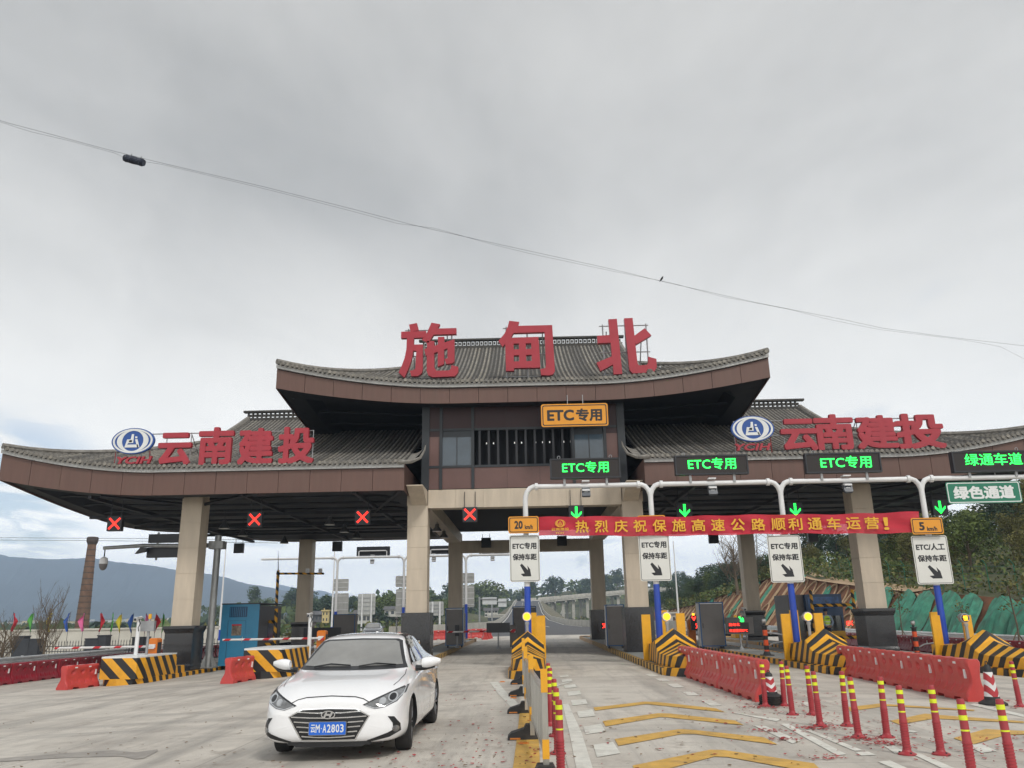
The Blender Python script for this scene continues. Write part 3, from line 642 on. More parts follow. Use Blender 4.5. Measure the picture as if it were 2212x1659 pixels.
LG=mat('green_led',(.02,1,.10),.5,var=0,emit=1.9);LR=mat('red_led',(1,.035,.02),.5,var=0,emit=2.4);LO=mat('amber_led',(1,.42,.02),.5,var=0,emit=2.0);LY=mat('amber_lamp',(1,.46,.012),.5,var=0,emit=1.5)
def ledsign(px0,px1,py0,py1,txt,tx0,tx1,ty0,ty1,label):
    Y=GY-.15;c=PY((px0+px1)/2,py1,Y);a=PY(px0,py1,Y);b=PY(px1,py0,Y);w=b.x-a.x;h=b.z-c.z
    o=thing('led_lane_sign',(c.x,Y,c.z),label,'LED sign','green LED lane signs on the gantry')
    m=MB();m.box((-w/2,0,0),(w/2,.22,h));m.build('cabinet',BOX,o)
    m=MB();ringprism(m,rrect(w,h,.01,1,0,h/2),rrect(w-.1,h-.1,.01,1,0,h/2),-.03,-.001);m.build('bezel',BOX,o)
    m=MB();m.box((-w/2+.05,-.006,.05),(w/2-.05,-.0015,h-.05));m.build('screen',SCR,o)
    p=PY(tx0,ty1,Y);q=PY(tx1,ty0,Y)
    glyphs(txt,p.x-c.x,q.x-c.x,p.z-c.z,q.z-c.z,-.012,'led_text',LG,o,bold=.004,depth=.004)
    for x in (-w*.3,w*.3): m=MB();m.box((x-.04,.04,-(c.z-GZ)+.0),(x+.04,.1,-.001));m.build('bracket',FRM,o)
    for x in (-w*.37,w*.37): m=MB();m.tube([(x+.05*math.cos(R(t)),.1,h+.06+.05*math.sin(R(t))) for t in range(-60,250,30)],.012,5);m.build('lifting_eye',FRM,o)
ledsign(1190,1340,988,1033,'ETC专用',1215,1314,996,1022,'LED board reading ETC专用 in green, leftmost on the near gantry')
ledsign(1462,1616,981,1025,'ETC专用',1487,1588,988,1015,'LED board reading ETC专用 in green, below the right emblem YCIH')
ledsign(1746,1903,976,1021,'ETC专用',1774,1880,984,1012,'LED board reading ETC专用 in green, third along the near gantry')
ledsign(2066,2226,972,1019,'绿通车道',2086,2205,978,1006,'LED board reading 绿通车道 in green, at the right picture edge')
ANT=mat('antenna_grey',(.075,.085,.10),.45,var=.1)
def antenna(px,py,Y,label,back=False,par=None):
    c=PY(px,py,Y);o=thing('roadside_antenna',(c.x,Y,c.z),label,'antenna','antenna boxes hanging from the gantries')
    m=MB();m.prism(rrect(.30,.34,.04),0,.10);n=m.build('housing',ANT if not back else FRM,o);n.rotation_euler=(R(-25),0,0)
    m=MB();m.box((-.07,-.004,-.02),(.07,-.001,.0));m.build('maker_mark',WHS,n) if not back else None
    zt=GZ-c.z;m=MB();m.tube([(0,.08,.1),(0,.08,zt-.12)],.02,6);m.box((-.13,-.06,zt-.2),(.13,.2,zt-.14));m.box((-.13,-.06,zt+.13),(.13,.2,zt+.17));m.build('hanger',GW,o)
for px,py,l in((1266,1062,'grey antenna box hanging under the gantry below the leftmost green board'),(1540,1058,'grey antenna box hanging under the gantry below the second green board'),(1832,1053,'grey antenna box hanging under the gantry below the third green board')): antenna(px,py,GY-.1,l)
for px,py,l in((804,1212,'grey antenna box on the far gantry left of the second beige column'),(937,1208,'grey antenna box on the far gantry between two beige columns'),(1064,1206,'grey antenna box on the far gantry left of the white lane signs')): antenna(px,py,60.3,l,True)
# backs of the LED boards on the far gantry
def backboard(px0,px1,py0,py1,label):
    Y=60.5;a=PY(px0,py1,Y);b=PY(px1,py0,Y);w=b.x-a.x;h=b.z-a.z;o=thing('led_lane_sign',((a.x+b.x)/2,Y,a.z),label,'LED sign','LED boards on the far gantry seen from behind')
    m=MB();m.box((-w/2,0,0),(w/2,.2,h));m.build('cabinet',BOX,o)
    m=MB();m.tube([(-w*.42,-.12,GZ-a.z),(-w*.42,-.12,h*.45),(-w*.38,-.12,h*.52),(w*.38,-.12,h*.52),(w*.42,-.12,h*.45),(w*.42,-.12,GZ-a.z)],.04,6);m.build('service_rail',GW,o)
backboard(770,842,1180,1201,'dark LED board back above the far gantry, left of the tall beige column')
backboard(925,996,1178,1197,'dark LED board back partly behind the rear beige column')
backboard(1035,1104,1173,1196,'dark LED board back on the far gantry left of the white lane sign')
# plate signs
OR=mat('orange_sign_face',(.72,.30,.02),.4,var=.05,vs=2);SW=mat('white_sign_face',(.66,.67,.64),.42,var=.05,vs=2);SK=mat('sign_black',(.015,.016,.02),.45,var=0);SG=mat('green_sign_face',(.012,.17,.10),.4,var=.06);SBK=mat('sign_back',(.42,.43,.42),.45,metal=.15,var=.15,vs=4)
def plate(px0,px1,py0,py1,Y,face,line,texts,name,label,cat,group,r=.07,arrow=False,rods=None,lw=.028,marg=.035,post=True):
    a=PY((px0+px1)/2,py1,Y);x0=PY(px0,(py0+py1)/2,Y).x;x1=PY(px1,(py0+py1)/2,Y).x;w=x1-x0;h=PY((px0+px1)/2,py0,Y).z-a.z;cx=(x0+x1)/2
    o=thing(name,(cx,Y,a.z),label,cat,group)
    m=MB();m.prism(rrect(w,h,r,5,0,h/2),0,.012);m.build('plate',face,o)
    m=MB();m.prism(rrect(w-.01,h-.01,r,5,0,h/2),.0125,.02);m.build('plate_back',SBK,o)
    m=MB();ringprism(m,rrect(w-2*marg,h-2*marg,r*.8,5,0,h/2),rrect(w-2*marg-2*lw,h-2*marg-2*lw,r*.62,5,0,h/2),-.002,-.0005);m.build('border_line',line,o)
    for t,a0,a1,b0,b1 in texts: glyphs(t,-w/2+a0*w,-w/2+a1*w,h*(1-b1),h*(1-b0),-.003,'lettering',line,o,bold=.036,depth=.0022)
    if arrow:
        # arrow pointing down to the right
        P=[(.30,.655),(.40,.61),(.57,.76),(.56,.67),(.66,.735),(.72,.885),(.46,.885),(.36,.83),(.48,.825)]
        P=[(.34,.645),(.40,.60+.01),(.60,.755),(.58,.655),(.67,.735),(.705,.885),(.44,.885),(.355,.83),(.485,.82)]
        m=MB();m.prism([(-w/2+u*w,h*(1-v)) for u,v in P],-.0028,-.0006);m.build('arrow',line,o)
    if rods:
        for rx_ in rods: m=MB();m.tube([(rx_*w,.03,h*.8),(rx_*w,.03,h+rods_h)],.02,5);m.build('hanger_rod',FRM,o)
    else:
        for z in(h*.25,h*.75): m=MB();m.box((-w*.36,.021,z-.02),(w*.36,.05,z+.02));m.build('bracket',FRM,o)
    return o
YS=GY-.17
T20=[('20',.22,.50,.26,.76),('km/h',.58,.82,.50,.80)]
plate(1098,1164,1115.5,1152,YS-.14,OR,SK,[('20',.20,.47,.26,.74),('km/h',.54,.80,.50,.76)],'speed_sign','orange plate reading 20 km/h at the left end of the banner','road sign','speed plates on the gantry posts')
plate(1378,1438,1113,1150,YS+.02,OR,SK,[('20',.20,.47,.26,.74),('km/h',.54,.80,.50,.76)],'speed_sign','orange speed plate showing faintly behind the banner above the second white lane sign','road sign','speed plates on the gantry posts')
plate(1655,1718,1112,1150,YS+.02,OR,SK,[('20',.20,.47,.26,.74),('km/h',.54,.80,.50,.76)],'speed_sign','orange speed plate behind the banner above the third white lane sign','road sign','speed plates on the gantry posts')
plate(1969,2037,1118.5,1154,YS-.14,OR,SK,[('5',.24,.41,.26,.76),('km/h',.48,.80,.54,.80)],'speed_sign','orange plate reading 5 km/h at the right end of the banner','road sign','speed plates on the gantry posts')
etc=[('ETC专用',.10,.90,.16,.305),('保持车距',.10,.90,.40,.54)]
for px0,px1,py0,py1,l in((1101,1166,1156,1257,'leftmost'),(1381,1448,1153,1255,'second from the left'),(1661,1733,1156,1258,'third from the left')):
    plate(px0,px1,py0,py1,YS,SW,SK,etc,'lane_sign',f'white plate with ETC专用 保持车距 and a slanting arrow, {l} below the banner','road sign','white lane signs on the gantry posts',arrow=True,lw=.016,marg=.028)
plate(1975,2053,1157,1262,YS,SW,SK,[('ETC/人工',.10,.90,.16,.305),('保持车距',.10,.90,.40,.54)],'lane_sign','white plate with ETC/人工 保持车距 and a slanting arrow, at the far right','road sign','white lane signs on the gantry posts',arrow=True,lw=.016,marg=.028)
rods_h=.38
plate(1169,1313.5,872,921,32.2,OR,SK,[('ETC',.09,.49,.26,.74),('专用',.52,.91,.22,.78)],'hanging_sign','orange plate reading ETC专用 hanging under the centre eaves','road sign',None,rods=(-.10,.13),r=.09,lw=.04,marg=.05)
rods_h=.42
plate(2045,2206,1040,1087,GY,SG,WHS,[('绿色通道',.09,.91,.20,.80)],'hanging_sign','green plate reading 绿色通道 hanging from the gantry at the far right','road sign',None,rods=(-.13,.2),r=.08,lw=.03,marg=.03)
# red banner with yellow lettering, thin cloth that lets light through
CL=mat('red_banner_cloth',(.50,.022,.045),.75,var=.10,vs=1.5,stretch=(.5,1,5),alpha=.90);CY=mat('banner_yellow',(.72,.40,.03),.6,var=.06)
Yb=GY-.24;a=PY(1164,1156,Yb);bn=thing('banner',(a.x,Yb,a.z),'long red cloth banner with yellow characters tied across the gantry posts','banner')
def bpt(u,v):
    px=1164+(1985-1164)*u;t=1117+(1106-1117)*u+2.*math.sin(u*math.pi)-1.0*math.sin(u*14);b=1158+(1150-1158)*u+1.5*math.sin(u*math.pi)-1.*math.sin(u*11+1)
    p=PY(px,b+(t-b)*v,Yb);return (p.x-a.x,.026*math.sin(u*60+v*4)+.018*math.sin(u*23)+.010*math.sin(v*9+u*31)-.004,p.z-a.z+.015*math.sin(u*47))
m=MB();m.grid(bpt,160,8);m.build('cloth',CL,bn,smooth=True)
cx=[1244,1325,1404,1484,1567,1649,1728,1811,1890,1967]
chs='热烈庆祝保施高速公路顺利通车运营'
pxs=[1258,1318,1379+0,1440,1500,1562-8,1621-6,1672,1725,1781]
n=len(chs);xs_=[1258+(1904-1258)*0+0]*0
cen=[1259,1335-15+2,1383-0,1443,1492+6]
cpx=[]
ref=[(0,2294+29),(1,2371+29+0)]
# character centres measured along the cloth
cpx=[1257,1299,1341,1382,1424,1466,1508,1550,1593,1637,1680,1717,1759,1800,1842,1882]
for ch,c in zip(chs,cpx):
    u=(c-1164)/(1985-1164);hh=13.3;w=13.6;yc=(1138+ (1128-1138)*u+1.0)
    p=PY(c-w,yc+hh,Yb);q=PY(c+w,yc-hh,Yb)
    glyphs(ch,p.x-a.x,q.x-a.x,p.z-a.z,q.z-a.z,-.058,'character',CY,bn,bold=.018,depth=.003)
p=PY(1909,1145,Yb);q=PY(1916,1118,Yb);glyphs('！',p.x-a.x,q.x-a.x,p.z-a.z,q.z-a.z,-.058,'character',CY,bn,bold=.02,depth=.003)
m=PY(1210,1131,Yb);emblem(bn,m.x-a.x,m.z-a.z,.19,.14,(CL,CY),y=-.056,s=.2)
p=PY(1191,1147,Yb);q=PY(1229,1140,Yb);glyphs('云南建投',p.x-a.x,q.x-a.x,p.z-a.z,q.z-a.z,-.058,'character',CY,bn,bold=.015,depth=.003)
p=PY(1199,1154,Yb);q=PY(1217,1149,Yb);glyphs('YCIH',p.x-a.x,q.x-a.x,p.z-a.z,q.z-a.z,-.058,'letters',CY,bn,bold=.01,depth=.003,shear=.3)
# lane signals under the eaves
def dots(mb,pts,r=.011):
    for x,z in pts: mb.box((x-r,-.006,z-r),(x+r,-.001,z+r))
def signal(px,py,kind,label,Y=33.3,back=False):
    c=PY(px,py,Y);o=thing('lane_signal',(c.x,Y,c.z),label,'traffic signal','lane signals under the front eaves' if not back else 'lane signals under the rear eaves seen from behind')
    m=MB();m.box((-.30,0,-.30),(.30,.22,.30));m.build('housing',BOX,o)
    for s in(-.22,.22): m=MB();m.tube([(s,.1,.3),(s,.1,6.62-c.z)],.015,5);m.build('hanger',STEEL,o)
    if back: return
    m=MB();P=[]
    if kind=='x':
        for i in range(15):
            t=-.21+.42*i/14
            for d in(-.018,.018): P+= [(t+d,t-d),(t+d,-t+d)]
    else:
        for i in range(13):
            for d in(-.036,0,.036): P.append((d,.25-.42*i/12))
        for i in range(9):
            t=i/8
            for d in(0,.036,.072): P+=[(-.2+.2*t,-.03-.2*t+d),(.2-.2*t,-.03-.2*t+d)]
    dots(m,P,.0135);m.build('led_cross' if kind=='x' else 'led_arrow',LR if kind=='x' else LG,o)
for px,py,l in((247,1131,'red X signal hanging at the outer left eave, above the brick chimney'),(550,1122,'red X signal between the two left beige columns, above the blue booth'),(783,1117,'red X signal left of the second front beige column'),(1015,1111,'red X signal under the centre beam, left of the 20 km/h plate')): signal(px,py,'x',l)
for px,py,l in((1245,1108,'green arrow signal under the centre beam, above the start of the banner'),(1479,1103,'green arrow signal right of the third front column, above the banner'),(1718,1101,'green arrow signal left of the rightmost front column'),(2031,1096,'green arrow signal at the outer right eave beside the green plate')): signal(px,py,'a',l)
for px,py,l in((515,1184,'dark signal back under the rear eave right of the steel camera pole'),(728,1180,'dark signal back under the rear eave left of the far white gantry'),(1050,1172,'dark signal back above the far gantry left of the white lane sign'),(1214,1168,'dark signal back under the emblem end of the banner'),(1542,1163,'dark signal back under the middle of the banner'),(1757,1160,'dark signal back under the right part of the banner')): signal(px,py,'x',l,51.2,True)
# bell lamps under the roof
LMP=mat('bell_lamp_shade',(.16,.165,.17),.3,metal=.7,var=.1);LGL=mat('lamp_glass',(.5,.5,.48),.2,var=0)
for px,py,Y,l in((484,1139,36,'beside the left beige column'),(524,1155,39,'second from the left beige column'),(614,1171,44,'just above the green plate back'),(712,1131,36,'nearest of three left of the second column'),(744,1147,39.5,'middle of three left of the second column'),(771,1160,43,'farthest of three left of the second column'),(905+0,1137,37,'behind the top of the second column, nearest of three'),(944,1145,39.5,'middle of three right of the second column'),(959,1159,43,'farthest of three right of the second column')):
    c=PY(px,py+3,Y);o=thing('bell_lamp',(c.x,Y,c.z),'grey bell-shaped lamp under the canopy, '+l,'lamp','bell lamps under the canopy')
    m=MB();m.lathe([(.23,0),(.235,.02),(.17,.14),(.10,.22),(.09,.36),(.05,.38)],14);m.build('shade',LMP,o,smooth=True)
    m=MB();m.lathe([(.2,-.002),(.2,.012)],14);m.build('glass',LGL,o)
    m=MB();m.tube([(0,0,.38),(0,0,6.4-c.z)],.012,4);m.build('rod',STEEL,o)
# =====================================================  ISLANDS
KERB=stripe('kerb_stripes',(0,1,.35),.62);KERBF=stripe('kerb_stripes_faded',(0,1,.2),.66,c1=(.62,.38,.10),c2=(.055,.045,.03),rough=.7)
SLAB=mat('island_slab',(.30,.31,.30),.8,var=.15,vs=1.5,dirt=.3);TAN=mat('tan_kerb_stone',(.50,.34,.20),.75,var=.12,vs=2,dirt=.2)
NST=stripe('nose_stripes',(0,1.0,.75),.56,absx=.75);NST2=stripe('nose_foot_stripes',(0,1.0,.6),.52,absx=.3)
BST=stripe('block_stripes',(.0,1,0),.5);
def island(x,y0,y1,label,stripekind='l'):
    g=gz(x);o=thing('traffic_island',(x,0,g),label,'traffic island','raised islands between the toll lanes');hw=.53 if x==0 else .76;fw=.70 if x==0 else (.90 if x>0 else 1.)
    ys=[y0+.9]+[y0+.9+k*3 for k in range(1,int((y1-y0-1.8)/3))]+[y1-.9]
    for a,b in zip(ys,ys[1:]):
        m=MB();m.box((-hw+.13,a+.003,.0),(hw-.13,b-.003,.175));m.build('slab',SLAB,o)
    for s in(-1,1):
        m=MB();m.box((s*hw-(.13 if s>0 else 0),y0+.9,-.03),(s*hw+(.13 if s<0 else 0),48,.19));m.build('kerb',KERB if stripekind=='l' else KERBF,o)
        m=MB();m.box((s*hw-(.128 if s>0 else 0),48,-.03),(s*hw+(.128 if s<0 else 0),y1-.9,.188));m.build('kerb',TAN,o)
    # foot tier with rounded tip
    for yt,d in((y0,1),(y1,-1)):
        m=MB();P=[];n=10
        for i in range(n+1): t=math.pi*i/n;P.append((-.80*fw*math.cos(t)*1.0,yt+d*(1.0-1.0*math.sin(t))))
        P+=[(.80*fw,yt+d*2.2),(-.80*fw,yt+d*2.2)];m.prism(P,-.03,.215,axis='z');m.build('nose_foot',NST2,o)
    return o
def bullnose(isl,yt,d,x,kind='hull'):
    """crash nose: low rounded prow, hood rising to a peak, flat block behind"""
    st=[(0,.04,.50,.50),(.10,.28,.50,.53),(.28,.46,.50,.58),(.55,.60,.50,.64),(1.0,.68,.50,.70),(1.7,.70,.50,.74),(2.3,.70,.53,.80),(2.62,.70,.66,.92),(2.85,.68,.80,1.16),(3.05,.66,.86,1.18),(3.5,.64,.78,1.02),(4.1,.62,.72,.80),(4.35,.62,.70,.72),(5.3,.62,.70,.71)]
    m=MB();K=7
    for s,w,he,hr in st:
        y=yt+d*(s+.12);pts=[(-w,.2),(-w,he*.6),(-w*.985,he),(0,hr),(w*.985,he),(w,he*.6),(w,.2)]
        m.v+=[(a,y,b) for a,b in pts]
    for i in range(len(st)-1):
        for k in range(K-1): a=i*K+k;m.f.append((a,a+K,a+K+1,a+1));m.m.append(0)
    m.f+=[tuple(range(K)),tuple((len(st)-1)*K+k for k in range(K))];m.m+=[0,0]
    f_=.70 if x==0 else .88;m.v=[(a*f_,b,c) for a,b,c in m.v];me=m.mesh('bullnose',NST);return link('bullnose',me,isl)
def blocknose(isl,yt):
    m=MB();P=[(-.74,yt+.5),(-.62,yt+.06),(.62,yt+.06),(.74,yt+.5),(.74,yt+3.0),(-.74,yt+3.0)];m.prism(P,.2,.88,axis='z');m.build('nose_block',BST2,isl)
    m=MB();m.prism([(a*.99,b) for a,b in P],.881,.93,axis='z');m.build('nose_cap',WHS,isl)
    m=MB();m.box((-.72,yt+3.02,.19),(.72,yt+3.9,.45));m.build('nose_step',KERB,isl)
BST2=stripe('block_stripes2',(.9,1,.95),.62,phase=.3)
for i,(x,l) in enumerate(((.0,'central island whose striped nose points at the steel fence'),(4.4,'island with a striped nose behind the first row of red barriers'),(8.9,'island with a striped nose between two rows of red barriers'),(13.7,'island with a striped nose at the right picture edge'))):
    o=island(x,22.45,60.5,l,'f' if x<5 else 'l');bullnose(o,22.45,1,x)
for x,y0,l in((-13.9,28.6,'island under the far left column with a square striped nose'),(-8.6,27.3,'island with a square striped nose left of the white car'),(-4.45,26.0,'island under the second column, behind the white car')):
    o=island(x,y0,61.,l,'l' if x<-5 else 'f');blocknose(o,y0)
# =====================================================  EQUIPMENT ON THE ISLANDS
YP=mat('yellow_post_paint',(.74,.37,.012),.38,var=.1,vs=3,dirt=.22);ORG=mat('orange_machine',(.62,.17,.015),.4,var=.08,vs=2);GRY=mat('grey_cabinet',(.16,.15,.145),.5,var=.1,vs=2);BLF=mat('blue_trim',(.015,.09,.24),.4,var=.1)
DGR=mat('dark_plastic',(.03,.032,.036),.45,var=.1);SIL=mat('brushed_steel',(.52,.52,.51),.32,metal=.8,var=.12,vs=6);WPT=mat('white_paint',(.70,.71,.72),.4,var=.07,dirt=.1)
def guard(x,y,h,label,copyof=[None]):
    g=gz(x)+.17;z0=0 if h<2 else 0
    o=thing('guard_post',(x,y,g),label,'guard post','yellow steel guard posts on the noses')
    m=MB();P=[(-.14,0),(-.14,.10),(-.10,.14),(.10,.14),(.14,.10),(.14,0)];m.prism(P,0,h,axis='z');m.build('post',YP,o)
    return o
for i,x in enumerate((.0,4.4,8.9,13.7)):
    nm=['central','second','third','far right'][i]
    guard(x-.56 if i else x+.42,27.25,1.42,f'yellow guard post at the left corner of the {nm} island nose' if i else 'nearer yellow guard post behind the lamp of the central nose')
    guard(x+.28 if i else x+.18,29.0,1.55,f'yellow guard post just behind the blue post foot, {nm} island')
    guard(x+.62 if i else x+.50,27.6 if i else 30.2,1.45,f'yellow guard post behind the round lamp on the {nm} island')
def roundlamp(x,y,zt,label,slow=False):
    g=gz(x)+.2;o=thing('warning_lamp',(x,y,g),label,'warning lamp','round warning lamps on island noses');h=zt-g
    m=MB();m.lathe([(.05,0),(.05,h-.2)],10);m.lathe([(.07,h-.24),(.07,h-.16)],10);m.build('pole',FRM,o,smooth=True)
    m=MB();n=20;pts=ell(.145,.145,n,0,h);m.prism(pts,-.02,.16);m.build('head',SIL if not slow else FRM,o)
    m=MB();m.prism(ell(.108,.108,20,0,h),-.045,-.0205);m.build('lens',LY if not slow else SCR,o)
    if slow: glyphs('慢',-.075,.075,h-.08,h+.08,-.05,'lettering',LO,o,bold=.01,depth=.004)
for (px,py),l,s in zip(((1138,1332),(1440,1332),(1745,1332),(2084,1335)),('glowing amber round lamp on the central nose','glowing amber round lamp on the second island nose','glowing amber round lamp in front of the blue booth','grey round lamp showing the amber character 慢'),(0,0,0,1)):
    p=PY(px,py,26.6);roundlamp(p.x,26.6,p.z,l,s)
def bulletcam(px,py,Y,label,rz=0,gy=True,white=False,thick=.035):
    p=PY(px,py,Y);g=gz(p.x)+.17;h=p.z-g;o=thing('camera_post',(p.x,Y,g),label,'camera','bullet cameras on short posts',rz=rz)
    m=MB();m.lathe([(.13,0),(.13,.015),(.05,.16),(thick,.18),(thick,h-.04)],10);m.build('post',WPT if white else FRM,o,smooth=True)
    m=MB();m.tube([(-.02,-.26,h-.02),(-.02,.18,h+.05)],.055,10);m.box((-.09,-.24,h+.05),(.05,.2,h+.07));m.build('camera_body',WPT,o)
    m=MB();m.tube([(-.02,-.275,h-.022),(-.02,-.255,h-.02)],.045,10);m.build('lens',DGR,o)
    if white: m=MB();m.tube([(.03,-.1,h),(.08,-.05,h-.15),(.02,-.06,h-.3),(.05,-.06,h-.42)],.018,5);m.build('cable',DGR,o)
bulletcam(1429,1297+20,38,'white bullet camera on a grey post beside the third granite pedestal')
bulletcam(1430+315-0,1318,41,'white bullet camera behind the third lamp, right of the rear pedestal')
bulletcam(1736,1317,43,'bullet camera peeking out behind the blue post foot of the third gantry leg')
bulletcam(1607,1316,39,'white bullet camera above the info display with the green arrow')
bulletcam(301,1337,29.9,'bullet camera with a hanging cable on a white post on the far left nose',white=True,thick=.07)
bulletcam(671,1329,31,'bullet camera with a hanging cable on a white post left of the white car',white=True,thick=.075)
bulletcam(857,1337,50,'small bullet camera behind the roof of the white car',white=True,thick=.05)
def cabinet(px0,px1,Y,h,label,side=-1,mt=None):
    a=PY(px0,1380,Y);b=PY(px1,1380,Y);w=b.x-a.x;x=(a.x+b.x)/2;g=gz(x)+.17;o=thing('lane_cabinet',(x,Y,g),label,'cabinet','grey roadside cabinets with blue edges')
    m=MB();m.box((-w/2+.02,.02,.1),(w/2-.02,.75,h-.02));m.build('housing',WPT if mt is None else mt,o)
    m=MB();m.box((-w/2+.05,-.004,.12),(w/2-.05,.0195,h-.06));m.build('door',GRY,o)
    m=MB();m.box((-w/2,-.012,h-.02),(w/2,.77,h+.02));m.box((-w/2,-.012,.1),(-w/2+.045,.0195,h-.021));m.box((w/2-.045,-.012,.1),(w/2,.0195,h-.021));m.box((-w/2+.046,-.012,.1),(w/2-.046,.0195,.14));m.build('trim',BLF,o)
    m=MB();m.box((-w/2+.1,-.03,h*.45),(-w/2+.13,-.005,h*.55));m.build('handle',DGR,o)
    m=MB()
    for s in(-1,1): m.box((s*(w/2-.1)-.04,.1,0),(s*(w/2-.1)+.04,.65,.1))
    m.build('plinth',DGR,o)
cabinet(1311,1352,37.5,1.85,'grey cabinet with blue edges left of the third granite pedestal')
cabinet(1515,1568,36.5,1.92,'grey cabinet with blue edges left of the info display')
cabinet(962,1001,43.5,1.95,'grey cabinet with blue top between the two centre left pedestals')
cabinet(718,766,47,1.95,'brown-grey cabinet with blue edge left of the dark car beyond the toll',mt=GRY)
cabinet(1108,1160,46,1.95,'dark cabinet behind the blue foot of the central gantry post')
def gatebox(px,Y,h,arm,label,alabel,mt=None,dirn=-1):
    x=PY(px,1380,Y).x;g=gz(x)+.17;o=thing('barrier_machine',(x,Y,g),label,'barrier gate','orange boom barriers in the lanes')
    m=MB();m.box((-.17,-.2,0),(.17,.2,h));m.add([(-.17,-.2,h),(.17,-.2,h),(.17,.2,h),(-.17,.2,h),(-.12,-.15,h+.05),(.12,-.15,h+.05),(.12,.15,h+.05),(-.12,.15,h+.05)],[(0,1,5,4),(1,2,6,5),(2,3,7,6),(3,0,4,7),(4,5,6,7)]);m.build('housing',mt or ORG,o)
    m=MB();m.box((.172,-.16,.05),(.178,.16,h-.1));m.build('side_door',DGR,o)
    if arm:
        L_=arm;ar=link('boom',bpy.data.meshes.new('e'),o) if 0 else None
        m=MB();m.box((-.1,-.29,h-.32),(.12,-.22,h-.16));m.tube([(.05,-.26,h-.24),(dirn*L_,-.26,h-.24)],.042,8);m.build('boom',BOOM,o)
    return o
BOOM=stripe('boom_stripes',(1,0,-1.2),.78,c1=(.68,.68,.68),c2=(.50,.02,.03),duty=.68)
gatebox(336,31.3,1.25,3.6,'orange barrier machine beside the far left pedestal with its striped boom down','')
gatebox(696,33.6,1.15,3.9,'orange barrier machine left of the white car, striped boom across the lane','')
gatebox(1109,42,1.0,3.3,'grey machine behind the central nose with its boom across the car lane','',mt=GRY)
gatebox(1318,47,1.0,None,'orange barrier machine left of the third granite pedestal','')
gatebox(1495,42,1.15,None,'orange barrier machine left of the second grey cabinet','')
gatebox(1605,57.5,.95,4.6,'barrier machine at the far end with a thin striped boom over the right lane','',mt=GRY)
# dark info boards on posts (seen unlit) and lit displays
def infobox(px0,px1,py0,py1,Y,label,pole=True,mt=None):
    a=PY(px0,py1,Y);b=PY(px1,py0,Y);w=b.x-a.x;h=b.z-a.z;x=(a.x+b.x)/2;g=gz(x)+.17;o=thing('info_display',(x,Y,g),label,'display','roadside displays');z=a.z-g
    m=MB();m.box((-w/2,0,z),(w/2,.14,z+h));m.build('cabinet',mt or BOX,o)
    m=MB();m.lathe([(.12,0),(.12,.015),(.04,.15),(.035,z-.001)],8,(0,.07,0));m.build('pole',FRM,o)
    return o,w,h,z
infobox(655,731+5,1355,1377,44,'blank dark display board on a pole in front of the brown-grey cabinet')
infobox(983,992+0,1350,1374,43,'small blank display on the cabinet between the centre left pedestals')
infobox(1051,1101,1345,1367,40,'blank dark display left of the glowing central lamp')
o,w,h,z=infobox(1298,1318,1343,1360,44.5,'display with part of the red word 欢迎 left of the third pedestal');glyphs('欢',-w/2+.08,w/2-.02,z+.04,z+h-.04,-.006,'led_text',LR,o,bold=.008,depth=.004)
o,w,h,z=infobox(1494,1530,1341,1361,41,'display with the red word 欢迎 and a small red chevron, left of the second cabinet');glyphs('欢迎',-w/2+.2,w/2-.02,z+.04,z+h-.08,-.006,'led_text',LR,o,bold=.008,depth=.004)
m=MB();m.box((-w/2,0,z+h),(-w/2+.3,.14,z+h+.26));m.build('top_box',BOX,o);glyphs('v',-w/2+.04,-w/2+.26,z+h+.03,z+h+.2,-.006,'led_arrow',LR,o,bold=.03,depth=.004);m=MB();m.box((-w/2+.1,.04,z+h+.262),(-w/2+.2,.12,z+h+.36));m.build('beacon',LO,o)
o,w,h,z=infobox(1570,1626-0,1333,1370,35.6,'grey display with a green arrow and red text 施甸北 欢迎使用ETC',mt=mat('display_grey',(.075,.07,.068),.5,var=.1));m=MB();m.box((-w/2+.08,-.003,z+h*.08),(w/2-.2,-.0005,z+h*.68));m.build('screen',SCR,o)
glyphs('施甸北',-w/2+.12,-w/2+.58,z+h*.48,z+h*.66,-.006,'led_text',LR,o,bold=.004,depth=.003);glyphs('欢迎使用ETC',-w/2+.12,w/2-.26,z+h*.12,z+h*.30,-.006,'led_text',LR,o,bold=.004,depth=.003)
m=MB();X0,Z0=-.03,z+h*.72;P=[(.0,.20),(.05,.235),(.15,.12),(.17,.19),(.215,.12),(.22,.0),(.10,.0),(.04,.045),(.10,.06)];m.prism([(X0+a,Z0+b) for a,b in P],-.008,-.002);m.build('led_arrow',LG,o)
m=MB();m.box((-.2,.03,z+h),(-.08,.11,z+h+.09));m.build('beacon',YP,o)
# red number on the right pedestal is a small lit display
p=PY(1834,1346,32.75);o=thing('number_display',(p.x,32.86,p.z-.08),'small red lit characters on the face of the right black pedestal','display');glyphs('北',-.06,.02,0,.16,0,'led_text',LR,o,bold=.02,depth=.01);glyphs('X',.02,.2,0,.16,0,'led_text',LR,o,bold=.02,depth=.01)
